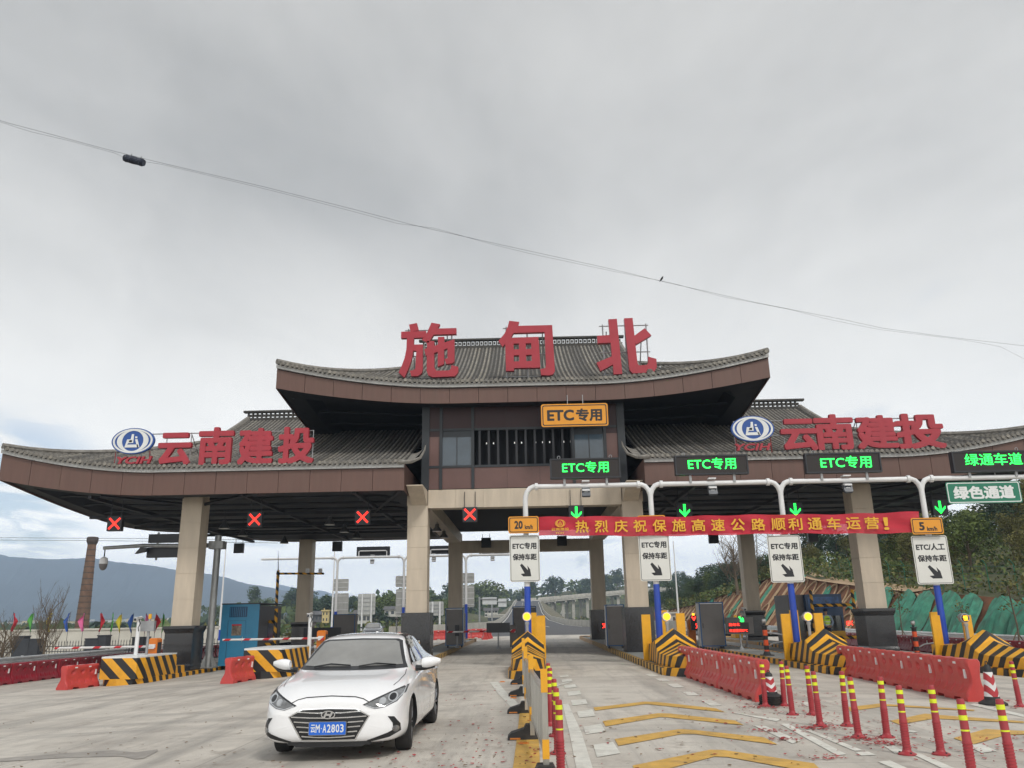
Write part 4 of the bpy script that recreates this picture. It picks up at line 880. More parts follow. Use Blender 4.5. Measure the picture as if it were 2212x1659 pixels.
# orange and red posts with a swinging no-entry disc
RB=stripe('orange_black_bands',(0,0,1),.34,c1=(.70,.09,.02),c2=(.015,.015,.015),duty=.56)
NE=mat('noentry_red',(.42,.02,.03),.4,var=.06)
def swing(px,Y,label):
    x=PY(px,1400,Y).x;g=gz(x)+.17;o=thing('swing_gate_post',(x,Y,g),label,'lane closing post','orange and black posts with a round no entry sign')
    m=MB();m.lathe([(.085,.12),(.085,1.0)],12);m.build('post',RB,o,smooth=True)
    m=MB();m.box((-.2,-.2,0),(.2,.2,.03));m.lathe([(.15,.03),(.1,.14)],8);m.lathe([(.13,1.0),(.13,1.03),(.04,1.035),(.04,1.1)],10);m.build('base',DGR,o)
    m=MB();m.lathe([(.02,1.08),(.07,1.12),(.085,1.18),(.07,1.24),(.02,1.27)],10);m.build('ball',SIL,o,smooth=True)
    m=MB();m.tube([(.05,0,.78),(.85,-.35,.66)],.03,6);m.tube([(.05,0,.3),(.25,-.1,.42),(.85,-.35,.52)],.025,6);m.build('arm',FRM,o)
    d=link('disc',None,o,(.9,-.38,.58)) if 0 else bpy.data.objects.new('sign_disc',None);COL.objects.link(d);d.parent=o;d.location=(.92,-.38,.58);d.rotation_euler=(0,0,R(60))
    m=MB();m.prism(ell(.3,.3,24),-.01,.01);m.build('disc',NE,d);m=MB();m.box((-.2,-.014,-.05),(.2,-.0105,.05));m.build('bar',WHS,d)
swing(1656,30.5,'orange and black post with a round no entry sign beside the third blue post foot');swing(1977+3,31.5,'orange and black post with a no entry sign right of the right black pedestal')
# steel camera mast on the left with its arm, signs and dome camera
mp_=PY(449,1440,34.6);x=mp_.x;g=gz(x)+.17;ms_=thing('camera_mast',(x,34.6,g),'tall grey steel mast with a long side arm beside the far left column','mast')
GALV=mat('galvanised_steel',(.27,.28,.28),.42,metal=.5,var=.22,vs=3,stretch=(3,3,.7))
zt=PY(458,1157,34.6).z-g
m=MB();m.lathe([(.15,.05),(.135,zt)],14);m.build('mast_tube',GALV,ms_,smooth=True)
m=MB();m.box((-.3,-.3,0),(.3,.3,.05))
for a in range(4):
    c,s=math.cos(R(45+90*a)),math.sin(R(45+90*a));m.add([(c*.13,s*.13,.05),(c*.38,s*.38,.05),(c*.13,s*.13,.55),(c*.13-s*.02,s*.13+c*.02,.05),(c*.38-s*.02,s*.38+c*.02,.05),(c*.13-s*.02,s*.13+c*.02,.55)],[(0,1,2),(3,4,5),(0,1,4,3),(1,2,5,4)])
m.build('base_plate',GALV,ms_)
arm=[PY(px,py,34.6)-Vector((x,34.6,g)) for px,py in((458,1178),(400,1179),(310,1178.5),(224,1184))]
m=MB();m.tube(arm,.10,10,r2=.075);m.build('arm',GALV,ms_,smooth=True)
m=MB();m.box((-.3,-.25,arm[0].z-.16),(.3,.22,arm[0].z+.16));m.build('clamp',GALV,ms_)
def dark(px0,px1,py0,py1,Y,label):
    a=PY(px0,py1,Y);b=PY(px1,py0,Y);w=b.x-a.x;h=b.z-a.z;o=thing('sign_board',((a.x+b.x)/2,Y,a.z),label,'sign board','dark boards on the left camera mast')
    m=MB();m.box((-w/2,-.1,0),(w/2,.12,h));m.build('cabinet',BOX,o)
    for s in(-.3,.3): m=MB();m.box((s*w-.04,.121,-.1),(s*w+.04,.16,h+.1));m.build('bracket',GALV,o)
dark(322,402,1153,1173,34.9,'dark board above the arm of the left camera mast');dark(318,402,1182,1205,34.9,'dark board below the arm of the left camera mast')
p=PY(227,1187,34.6);o=thing('dome_camera',(p.x,34.6,p.z),'grey dome camera hanging from the end of the left mast arm','camera')
m=MB();m.lathe([(.025,-.32),(.025,0)],8);m.build('stem',DGR,o);m=MB();m.lathe([(.03,-.30),(.14,-.36),(.17,-.48),(.175,-.60)],14);m.build('hood',WPT,o,smooth=True);m=MB();m.lathe([(.165,-.6),(.15,-.74),(.09,-.84),(.02,-.87)],14);m.build('dome',GRY,o,smooth=True)
p=PY(305,1187,34.6);o=thing('flood_lamp',(p.x,34.6,p.z),'wedge-shaped dark lamp under the left mast arm','lamp');m=MB();m.add([(-.22,-.1,-.18),(.22,-.1,-.1),(.3,-.1,.06),(.0,-.1,.08),(-.22,.1,-.18),(.22,.1,-.1),(.3,.1,.06),(.0,.1,.08)],[(0,1,2,3),(4,5,6,7),(0,1,5,4),(1,2,6,5),(2,3,7,6),(3,0,4,7)]);m.build('housing',DGR,o);m=MB();m.tube([(.1,0,.07),(.1,0,.2)],.02,5);m.build('stem',DGR,o)
# =====================================================  BOOTHS
BB=mat('blue_booth_paint',(.03,.21,.37),.42,var=.10,vs=1.2,dirt=.12);BG=mat('booth_side_grey',(.085,.09,.105),.5,var=.12,vs=1.5);BN=mat('booth_navy',(.012,.05,.13),.35,var=.12);BY=mat('booth_yellow',(.60,.32,.02),.45,var=.1,dirt=.2);BGL=mat('booth_glass',(.035,.045,.05),.08,var=.4,vs=1.5,spec=1)
Yb_=35.9;a=PY(471,1437,Yb_);x0=a.x;x1=PY(553,1437,Yb_).x;g=gz(-13)+.17;w=x1-x0
bo=thing('toll_booth',(x0,Yb_,g),'closed blue toll booth with a door and an air vent beside the left steel mast','toll booth');H=PY(500,1306,Yb_).z-g;D=3.2
m=MB();m.box((0,.0,0),(w,D,H-.06));m.build('shell',BG,bo)
m=MB();m.box((0.0,-.03,0),(w,-.002,H));m.build('front_wall',BB,bo)
m=MB();m.box((-.02,-.05,H),(w+.02,D+.02,H+.05));m.build('roof',STEEL,bo)
dr=bpy.data.objects.new('door',None);COL.objects.link(dr);dr.parent=bo;dr.location=(w*.2,-.03,.12)
m=MB();m.box((0,-.03,0),(w*.46,-.001,H*.68));m.build('leaf',BB,dr);m=MB();m.box((-.012,-.0305,-.0),(-.004,-.0,H*.68));m.box((-.012,-.0305,H*.68+.004),(w*.46,-.0,H*.68+.012));m.build('gap',DGR,dr)
m=MB();m.box((w*.10,-.036,H*.44),(w*.36,-.031,H*.62));m.build('window',mat('door_poster',(.16,.13,.10),.3,var=.7,vs=9),dr)
m=MB();m.box((w*.10,-.040,H*.60),(w*.36,-.0365,H*.625));m.build('poster_strip',NE,dr);m=MB();m.tube([(w*.4,-.06,H*.33),(w*.41,-.07,H*.42)],.014,6);m.build('handle',SIL,dr)
vn_=bpy.data.objects.new('air_vent',None);COL.objects.link(vn_);vn_.parent=bo;vn_.location=(w*.21,-.03,H*.79)
m=MB();m.box((0,-.02,0),(w*.47,-.001,H*.17));m.build('recess',BN,vn_)
for k in range(9): m=MB();m.box((w*.02+k*w*.05,-.045,.02),(w*.02+k*w*.05+.02,-.021,H*.17-.02));m.build('slat',BB,vn_)
m=MB();m.box((w+.001,1.3,H*.36),(w+.012,2.7,H*.70));m.build('side_window',BGL,bo)
m=MB();m.box((w+.001,1.3,H*.05),(w+.014,2.7,H*.33));m.build('side_panel',mat('tan_panel',(.30,.20,.08),.6),bo)
# right booth: navy upper, glass band, yellow skirt
Yc=41.;a=PY(1713,1400,Yc);b=PY(1826,1400,Yc);g=gz(15)+.12;w=b.x-a.x;H=PY(1760,1284,Yc).z-g
bo=thing('toll_booth',(a.x,Yc,g),'navy and yellow toll booth with wide glass behind the guard in a vest','toll booth');wf=w*.30
m=MB();m.box((0,.0,0),(wf-.002,2.2,H));m.build('side_bay',GRY,bo);m=MB();m.box((.04,-.01,H*.32),(wf-.06,-.001,H*.60));m.build('side_window',BGL,bo)
m=MB();m.box((wf,-.3,H*.60),(w,2.3,H));m.build('upper_wall',BN,bo);m=MB();m.box((wf,-.3,0),(w,2.3,H*.32));m.build('skirt',BY,bo)
m=MB();m.box((wf+.06,-.22,H*.32),(w-.06,2.2,H*.60));m.build('glass_band',BGL,bo)
for xx in (wf,w-.1): m=MB();m.box((xx,-.3,H*.32),(xx+.1,-.2,H*.60));m.build('corner_post',BN,bo)
m=MB();m.box((wf+.12,-.31,H*.74),(w-.15,-.301,H*.95));m.build('sign_panel',mat('booth_sign_blue',(.02,.09,.26),.3,var=.6,vs=3),bo)
PIPE=stripe('pipe_stripes',(1,0,1),.44,c1=(.72,.36,.015));
def frame(x,Y,pts,label):
    o=thing('bumper_frame',(x,Y,gz(x)+.1),label,'bumper frame','black and yellow pipe frames protecting the booths')
    for p in pts: m=MB();m.tube(p,.075,10);m.build('pipe',PIPE,o,smooth=True)
xa=PY(1765,1400,39.4).x;xb=PY(1858,1400,39.4).x
frame(xa,39.4,[[(0,0,0),(0,0,2.65)],[(xb-xa,0,0),(xb-xa-.03,0,2.65)],[(.08,0,1.95),(xb-xa-.08,0,1.95)],[(.08,0,.5),(xb-xa-.08,0,.5)]],'black and yellow pipe frame in front of the navy booth')
xa=PY(592,1400,37.).x
frame(xa,37.,[[(0,0,0),(0,0,2.3)],[(-.05,.1,1.75),(-.8,.6,1.75)],[(-1.9,-.2,.75),(-.08,0,.8)],[(-1.9,-.2,0),(-1.9,-.2,.76)]],'black and yellow pipe frame right of the blue booth')
# black and yellow L-shaped camera pole by the rear left column
Y=49;p0=PY(592,1400,Y);o=thing('striped_camera_pole',(p0.x,Y,gz(p0.x)),'thin black and yellow pole with a long arm beside the rear left column','mast')
q=lambda px,py:PY(px,py,Y)-Vector((p0.x,Y,gz(p0.x)))
m=MB();m.tube([(0,0,0),q(601,1232)],.09,8);m.build('pole',PIPE,o);m=MB();m.tube([q(597,1239),q(700,1239)],.06,8);m.build('arm',PIPE,o);m=MB();m.tube([q(601,1232),q(601,1190)],.03,5,r2=.01);m.build('spike',DGR,o)
for px_ in(664,692):
    c=q(px_,1234);m=MB();m.box((c.x-.09,-.1,c.z-.1),(c.x+.09,.12,c.z+.16));m.build('camera',WPT,o)
# post boxes on the far left nose
p=PY(326,1420,30.6);g=gz(p.x)+.9;o=thing('sensor_post',(p.x,30.2,g),'short grey post with a small box and an amber beacon on the far left nose','sensor');m=MB();m.lathe([(.05,0),(.05,1.25)],8);m.build('post',FRM,o);m=MB();m.box((-.26,-.1,.82),(.22,.06,1.18));m.build('box',FRM,o);m=MB();m.lathe([(.06,1.25),(.06,1.42)],8);m.build('beacon',LO if 0 else YP,o)
# =====================================================  ROAD PAINT NEAR THE CAMERA
def quadG(pts,z=.006): return [Vector((p.x,p.y,gz(p.x)+z)) for p in (G(*q) for q in pts)]
def paint(name,polys,mt,label=None):
    m=MB()
    for pl in polys:
        n=len(pl);m.add(pl,[tuple(range(n))])
    return tag(m.build(name,mt),kind='structure')
def z_at(x,y,e=.006): return (x,y,gz(x)+e)
def bandline(pts,w,e=.006,seg=1.5):
    out=[]
    for (x0,y0),(x1,y1) in zip(pts,pts[1:]):
        L_=math.hypot(x1-x0,y1-y0);n=max(1,int(L_/seg));dx,dy=(x1-x0)/L_,(y1-y0)/L_;a,b=-dy*w/2,dx*w/2
        for k in range(n):
            p=(x0+(x1-x0)*k/n,y0+(y1-y0)*k/n);q=(x0+(x1-x0)*(k+1)/n,y0+(y1-y0)*(k+1)/n)
            out.append([z_at(p[0]+a,p[1]+b,e),z_at(q[0]+a,q[1]+b,e),z_at(q[0]-a,q[1]-b,e),z_at(p[0]-a,p[1]-b,e)])
    return out
C=lambda L_,ox,oy,s:[((ox+a/s)/1.85172,(oy+b/s)/1.85172) for a,b in L_]
pl=[quadG(C(q,1900,2350,2.212)) for q in ([(775,1035),(825,1030),(880,1150),(802,1150)],[(802,1150),(880,1150),(945,1290),(835,1290)],[(835,1290),(945,1290),(1040,1597),(895,1597)],[(895,1597),(1040,1597),(1210,2000),(1000,2000)])]
pl+=bandline([(-.9,22.0),(-.55,18.5),(-.15,15.2)],.20)+bandline([(1.05,21.5),(.62,20.3)],.10)
# short squares on both sides of the lane
for q in ([(745,782),(822,775),(832,790),(755,795)],[(765,818),(852,808),(864,830),(772,838)],[(788,868),(885,858),(904,884),(800,892)],[(815,925),(925,915),(942,948),(828,962)],[(848,1000),(978,990),(998,1032),(862,1046)],[(900,1100),(1038,1080),(1066,1140),(922,1155)],[(960,1235),(1115,1208),(1157,1278),(980,1302)],[(1045,1395),(1222,1370),(1288,1470),(1080,1505)],
          [(1500,768),(1570,765),(1625,788),(1555,790)],[(1595,808),(1680,806),(1730,826),(1640,830)],[(1700,855),(1790,852),(1855,885),(1760,888)],[(1830,925),(1925,922),(1985,955),(1885,958)],[(1990,1000),(2080,996),(2190,1045),(2090,1050)]): pl.append(quadG(C(q,1900,2350,2.212)))
for q in ([(560,575),(640,570),(690,600),(610,605)],[(0,640),(60,650),(420,700),(380,715)],[(210,745),(300,750),(560,860),(500,880)],[(410,735),(470,733),(900,960),(830,968)],[(590,780),(640,782),(1020,930),(960,935)],[(965,945),(1060,940),(1120,965),(1010,970)],[(1130,1015),(1220,1005),(1400,1085),(1300,1085)],[(1380,955),(1450,955),(1750,1085),(1650,1085)],[(1180,900),(1240,890),(1340,945),(1260,955)],
          [(1805,590),(1850,580),(2212,665),(2212,685)],[(1780,890),(1900,885),(2012,935),(1900,950)],[(1290,780),(1330,775),(1430,790),(1395,800)]): pl.append(quadG(C(q,2900,2500,1.8495)))
paint('white_lane_markings',pl,WHT)
pl=[]
for q in ([(1047,1065),(1500,1012),(1510,1035),(1063,1092)],[(1500,1012),(1600,1015),(2130,1072),(2212,1106),(1560,1038),(1510,1035)],[(1130,1185),(1620,1115),(1640,1150),(1155,1232)],[(1620,1115),(1720,1118),(2300,1180),(2380,1222),(1700,1152),(1640,1150)],[(1236,1345),(1800,1258),(1830,1300),(1268,1405)],[(1800,1258),(1920,1262),(2560,1330),(2680,1395),(1950,1300),(1830,1300)],[(1395,1580),(2080,1440),(2120,1500),(1440,1680)],[(2080,1440),(2200,1442),(3000,1560),(3100,1660),(2240,1505),(2120,1500)]): pl.append(quadG(C(q,1900,2350,2.212),.007))
for q in ([(915,610),(1155,582),(1205,590),(1205,602),(925,640)],[(1205,588),(1850,630),(1840,638),(1205,602)],[(1222,712),(1480,658),(1530,662),(1545,695),(1290,740)],[(1530,664),(2212,715),(2212,728),(1545,695)],[(1690,840),(1930,772),(2060,780),(2090,815),(1830,888)],[(2060,780),(2300,790),(2300,812),(2090,815)]): pl.append(quadG(C(q,2900,2500,1.8495),.007))
pl+=bandline([(-.02,15.),(-.03,12.),(-.05,9),(-.08,4)],.30,.007)
paint('yellow_lane_markings',pl,YPT)
STN=mat('damp_stain',(.29,.27,.245),.7,var=.25,vs=2)
m=MB();P=[(0,985),(500,945),(830,925),(1000,940),(1160,918),(1165,930),(1120,955),(1060,985),(1000,992),(900,970),(500,980),(0,1010)]
m.add(quadG([((a/1.8433)/1.85172,(2500+b/1.8433)/1.85172) for a,b in P],.004),[tuple(range(len(P)))]);o=tag(m.build('damp_stain',STN),kind='structure')
# scraps of red firecracker paper, grit
PAP=mat('red_paper',(.34,.03,.035),.8,var=.3);LEAF_=mat('dry_leaf',(.16,.10,.05),.9,var=.3)
def scatter(name,mt,spots,kind='stuff',smin=.012,smax=.04):
    m=MB();r=random.Random(5)
    for cx,cy,rx,ry,n in spots:
        for _ in range(n):
            x=r.gauss(cx,rx);y=r.gauss(cy,ry)
            if y<3: continue
            s=r.uniform(smin,smax);a=r.uniform(0,6.28);h=r.uniform(.004,.02);k=[]
            for q in range(3+r.randint(0,2)):
                t=a+q*6.283/4;k.append((x+math.cos(t)*s*r.uniform(.5,1.3),y+math.sin(t)*s*r.uniform(.5,1.3),gz(x)+.009+h*r.random()))
            m.add(k,[tuple(range(len(k)))])
    tag(m.build(name,mt),kind=kind)
sp_=[(4.6,16.5,.7,2.2,380),(4.3,12.5,.9,1.5,230),(5.2,11.,.8,1.,140),(8.6,15,.4,1.5,160),(-.7,10,.8,2,170),(1,8,1.5,1.5,90),(-1.2,14,1,4,140),(4.6,20,.25,2.5,260)]
for q in ((315,785),(720,765),(640,768),(1245,890),(1190,880),(980,850),(1060,842),(760,985),(450,850),(215,610),(330,612)):
    g_=G(*C([q],2900,2500,1.8495)[0]);sp_.append((g_.x,g_.y,.13,.09,40))
scatter('firecracker_paper',PAP,sp_)
scatter('leaf_litter',LEAF_,[(-5,9,3.5,2.5,260),(-10,13,5,4,200),(0,9,2,2,150),(-.6,8,.6,1.4,60),(3,12,2,3,120)],smin=.01,smax=.035)
# =====================================================  WATER-FILLED BARRIERS
PLR=mat('red_barrier_plastic',(.52,.055,.05),.42,var=.14,vs=1.6,dirt=.32,coat=.12);PLD=mat('dark_red_barrier_plastic',(.27,.012,.025),.45,var=.16,vs=2,dirt=.3)
REFL=mat('white_reflector',(.75,.76,.76),.3,var=.05)
def barrier_mesh(mt):
    m=MB();L_=1.5;H=.86
    prof=[(0,.21),(.05,.215),(.16,.20),(.30,.125),(.36,.105),(.5,.10),(.66,.115),(.72,.13),(.80,.135),(.86,.10)]
    def th(v):
        z=v*H
        for (a,b),(c,d) in zip(prof,prof[1:]):
            if z<=c: return b+(d-b)*(z-a)/(c-a)
        return prof[-1][1]
    def f(s):
        def g(u,v):
            x=-L_/2+L_*u;z=v*H;t=th(v)
            for cx in(-.42,0,.42): t-=.055*math.exp(-(((x-cx)/.075)**2+((z-.60)/.075)**2)**2)
            for cx in(-.52,-.2,.12,.44): t-=.03*math.exp(-(((x-cx-.35*(z-.26))/.03)**2+((z-.26)/.075)**2))
            e=min(u,1-u)*L_;t-=.03*math.exp(-(e/.02)**2)*(1 if z>.1 else .2)
            t+=.004*math.sin(x*21)*(1 if z>.7 else .3)
            if z>.78: x_=.02*math.sin(x*12);z+=x_*.35
            if v<.07 and (abs(x-.36)<.14 or abs(x+.36)<.14): z=max(z,.075)
            return (x,s*t,z)
        return g
    m.grid(f(-1),54,30);n=len(m.v);m.grid(f(1),54,30,flip=True)
    A=lambda u,v:u*31+v
    for u in range(54): m.f.append((A(u,30),A(u+1,30),n+A(u+1,30),n+A(u,30)));m.m.append(0);m.f.append((A(u,0),A(u+1,0),n+A(u+1,0),n+A(u,0)));m.m.append(0)
    for v in range(30):
        for u in(0,54): m.f.append((A(u,v),A(u,v+1),n+A(u,v+1),n+A(u,v)));m.m.append(0)
    return m.mesh('barrier_shell',mt,True)
def barrier_proto(mt,label,group):
    o=thing('water_barrier',(0,0,-50),label,'water barrier',group)
    link('shell',barrier_mesh(mt),o)
    for x,z,w,h in((-.35,.775,.10,.045),(.28,.775,.10,.045),(.60,.56,.045,.19)):
        m=MB()
        for s in (-1,1):
            pass
        m.box((x-w/2,-.148 if z>.7 else -.135,z-h/2),(x+w/2,-.128 if z>.7 else -.10,z+h/2));m.build('reflector',REFL,o)
    m=MB();m.box((-.38,.128,.75),(-.28,.148,.80));m.build('reflector',REFL,o)
    return o
BA=barrier_proto(PLR,'','');BD=barrier_proto(PLD,'','')
def putb(p,x,y,rz,label,group,tilt=0):
    o=copy(p,(x,y,gz(x)),label,rz=rz,group=group)
    o.rotation_euler=(0,0,rz);o.scale=(1,1,.86);return o
def rowb(p,x0,y0,x1,y1,n,fn,group,jit=.02,facing=-1):
    d=math.atan2(y1-y0,x1-x0);d=d if facing>0 else d+math.pi
    for i in range(n):
        t=(i+.5)/n;putb(p,x0+(x1-x0)*t+rnd.uniform(-jit,jit),y0+(y1-y0)*t,d+rnd.uniform(-.02,.02),fn(i),group)
rowb(BA,4.28,23.6,4.42,16.1,5,lambda i:f'red barrier in the row ahead of the second striped nose, {ORD[i]} from the nose','five red barriers ahead of the second nose',facing=1)
rowb(BA,8.62,23.5,8.28,16.0,5,lambda i:f'red barrier in the row ahead of the third striped nose, {ORD[i]} from the nose','five red barriers ahead of the third nose',facing=1)
putb(BA,-14.95,28.2,R(78),'single red water barrier in front of the far left square nose','single red barriers before the left noses')
putb(BA,-9.0,26.4,R(82),'single red water barrier in front of the square nose left of the white car','single red barriers before the left noses')
rowb(BD,-19.3,58,-19.6,24.,22,lambda i:(f'dark red barrier in the long left row beside the guardrail, {ORD[21-i]} from the near end' if 21-i<18 else f'dark red barrier in the long left row beside the guardrail, {ORD[i]} from the far end'),'dark red barriers in the long left row',jit=.03,facing=-1)
rowb(BD,19.5,30,19.3,57,17,lambda i:f'dark red barrier in the right row by the green netting, {ORD[i]} from the near end','dark red barriers in the long right row',jit=.03,facing=-1)
for i in range(7): putb(BA,-13.2+i*1.55,69.5,R(180 if 0 else 0),f'bright red water barrier far behind the left booth, {ORD[i]} from the left','far row of bright red barriers behind the left lanes')
for i in range(3): putb(BA,-3.3+.12*i,64.5+1.5*i,R(97),f'red barrier with yellow top beyond the central lane, {ORD[i]} of three','far red barriers beyond the car lane')
# =====================================================  FLEXIBLE DELINEATOR POSTS
DR=mat('delineator_red',(.36,.035,.045),.45,var=.12,vs=3,dirt=.3);DY=mat('delineator_yellow',(.72,.80,.02),.4,var=.06)
def delin():
    o=thing('delineator_post',(0,0,-50),'','delineator post')
    m=MB();pr=[(.10,0),(.10,.015),(.055,.035),(.045,.06)]
    z=.06
    while z<.36: pr+=[(.047,z),(.047,z+.012),(.0425,z+.014),(.0425,z+.026)];z+=.028
    pr+=[(.041,.37),(.036,.70),(.036,.735),(.030,.75)]
    m.lathe(pr,16);m.build('post',DR,o,smooth=True)
    for z0 in(.455,.555,.655): m=MB();m.lathe([(.0400,z0),(.0385,z0+.045)],16);m.build('band',DY,o,smooth=True)
    for k in range(3):
        a=2.1*k;m=MB();m.lathe([(.012,.018),(.012,.034)],6,(.078*math.cos(a),.078*math.sin(a),0));m.build('bolt',DGR,o)
    return o
DP=delin();GD='red and yellow flexible posts on the right apron'
B=[(300,600),(495,665) and (440,598),(500,665),(648,665),(705,748),(905,748),(990,833),(1200,832),(1350,960),(1600,960),(1815,1130),(2105,1130),(2185,605)]
tops=[(283,297),(440,298),(463,331),(640,331),(661,373),(866,371),(948,408),(1153,407),(1291,468),(1534,468),(1741,556),(2040,556),(2128,300)]
lab=['in front of the stacked cone','behind its twin, second column of the apron','in front of its twin, second column of the apron','partly hidden behind another, middle of the apron','in the middle of the apron over a drift of red paper','ahead of the second barrier row, far one','left of a paler gap, near the end of the second barrier row','below the last but one barrier of the second row','fourth nearest to the camera','third nearest, below the end of the second barrier row','second nearest to the camera, cut by the lower edge','nearest to the right edge, cut by the lower edge','alone at the right edge near the far right nose']
for i,(b,t) in enumerate(zip(B,tops)):
    if i<10 or i==12:
        g_=G(*C([b],2900,2500,1.8495)[0])
    else:
        # base below the frame: from the top of a 0.75 m post
        px,py=C([t],2900,2500,1.8495)[0];d=ray(px,py);tt=(.74+gz(4.5)-EYE)/d.z;g_=Vector((d.x*tt,d.y*tt,0))
    o=copy(DP,(g_.x,g_.y,gz(g_.x)),'red-yellow post '+lab[i],group=GD);o.scale=(1,1,1);o.rotation_euler=(rnd.uniform(-.03,.03),rnd.uniform(-.03,.03),rnd.random()*6)
GC='red and yellow flexible posts beside the steel fence'
for i,(tx,ty) in enumerate(((610,328),(634,390),(622,460),(686,530),(710,645),(745,797))):
    px,py=(2000+tx/3.177)/1.85172,(2550+ty/3.177)/1.85172;d=ray(px,py);tt=(.745+gz(.4)-EYE)/d.z
    o=copy(DP,(d.x*tt,d.y*tt,gz(.4)),f'red and yellow delineator post beside the steel fence, {ORD[5-i]} from the camera',group=GC);o.rotation_euler=(0,0,i)
bpy.data.objects.remove(DP.children[0]) if 0 else None
def kill(o):
    for k in list(o.children): kill(k)
    bpy.data.objects.remove(o,do_unlink=True)
kill(DP)
# =====================================================  CONES WITH CHEVRONS
CHV=stripe('cone_chevrons',(0,0,1.0),.235,absx=-.9,c1=(.72,.72,.72),c2=(.42,.03,.04),duty=.42,rough=.4);RUB=mat('black_rubber',(.02,.021,.023),.6,var=.2,vs=6,dirt=.25)
def cone(x,y,stack,label,h0):
    o=thing('rubber_cone',(x,y,gz(x)),label,'traffic cone','black based cones at the ends of the barrier rows');o.scale=(.78,.78,.60 if stack else .98)
    m=MB();P=[(.30,0),(.30,.035)]
    z=.035
    for k in range(stack): P+=[(.26,z),(.28,z+.05),(.25,z+.06)];z+=.06
    P+=[(.17,z+.06),(.16,z+.11)];m.lathe([(a*1.0,b) for a,b in P],10);m.build('base',RUB,o,smooth=True);z+=.11
    m=MB();m.lathe([(.158,z),(.095,z+.42)],20);m.build('sleeve',CHV,o,smooth=True)
    m=MB();m.lathe([(.093,z+.42),(.08,z+.50),(.055,z+.53),(.03,z+.55)],14);m.tube([(-.03,0,z+.54),(-.02,0,z+.6),(.02,0,z+.6),(.03,0,z+.54)],.012,5);m.build('top',RUB,o,smooth=True)
cone(4.34,15.55,4,'rubber cone on a stack of black bases at the end of the first barrier row',.2)
cone(8.25,15.5,0,'cone with red and white chevrons at the end of the second barrier row',.0)
# =====================================================  STEEL FENCE IN FRONT
YSL=mat('yellow_sleeve',(.74,.36,.015),.4,var=.08,dirt=.2);SST=mat('stainless_tube',(.40,.39,.36),.3,metal=.75,var=.25,vs=9,stretch=(1,1,.15))
JX=[(.155,8.75),(.03,11.9),(-.05,15.0),(-.10,18.1),(-.12,21.2)]
for k in range(4):
    (xa,ya),(xb,yb)=JX[k],JX[k+1];L_=math.hypot(xb-xa,yb-ya);a=math.atan2(yb-ya,xb-xa)
    o=thing('steel_fence_panel',(xa,ya,gz(0)),f'stainless barred fence panel between the lanes, {ORD[k]} from the camera','fence panel','stainless fence panels between the lanes',rz=a);L_-=.1
    for x in(0,L_):
        m=MB();m.box((x-.03,-.03,.06),(x+.03,.03,.97));m.build('post',SST,o)
        for z0,z1 in((.86,1.085),(.24,.42)): m=MB();m.box((x-.034,-.034,z0),(x+.034,.034,z1));m.build('yellow_sleeve',YSL,o)
    for z0 in(.30,.88): m=MB();m.box((.035,-.02,z0-.025),(L_-.035,.02,z0+.025));m.build('rail',SST,o)
    n=24
    for i in range(n): x=.12+(L_-.24)*i/(n-1);m=MB();m.lathe([(.011,.325),(.011,.855)],6,(x,0,0));m.build('bar',SST,o,smooth=True)
for k,(x,y) in enumerate(JX):
    o=thing('fence_foot',(x,y,gz(x)),f'black rubber foot under the fence joint, {ORD[k]} from the camera','rubber foot','black rubber feet of the steel fence')
    m=MB();P=[(-.46,0),(.30,0),(.30,.05),(.14,.15),(.10,.22),(-.12,.22),(-.16,.16),(-.40,.10),(-.46,.05)];m.prism([(a*.72,b*.85) for a,b in P],-.12,.12);m.build('foot_body',RUB,o)
    m=MB();m.box((-.30,-.125,.01),(-.16,-.12,.03));m.build('amber_reflector',mat('amber_plastic',(.6,.2,.03),.3),o)
for k,(px,py) in enumerate(((1090,1563),(1094,1549),(1098,1588+20))):
    g_=G((2000+[170,30,300][k]/3.177)/1.85172,(2550+[772,565,1352][k]/3.177)/1.85172);o=thing('road_stud',(g_.x,g_.y,gz(g_.x)),f'small amber road stud left of the steel fence, {ORD[k]} of three','road stud','amber road studs');m=MB();m.box((-.07,-.05,0),(.07,.05,.012));m.box((-.05,-.035,.012),(.05,.035,.022));m.build('stud',mat('amber_plastic',(.6,.2,.03)),o)
kill(BA);kill(BD)
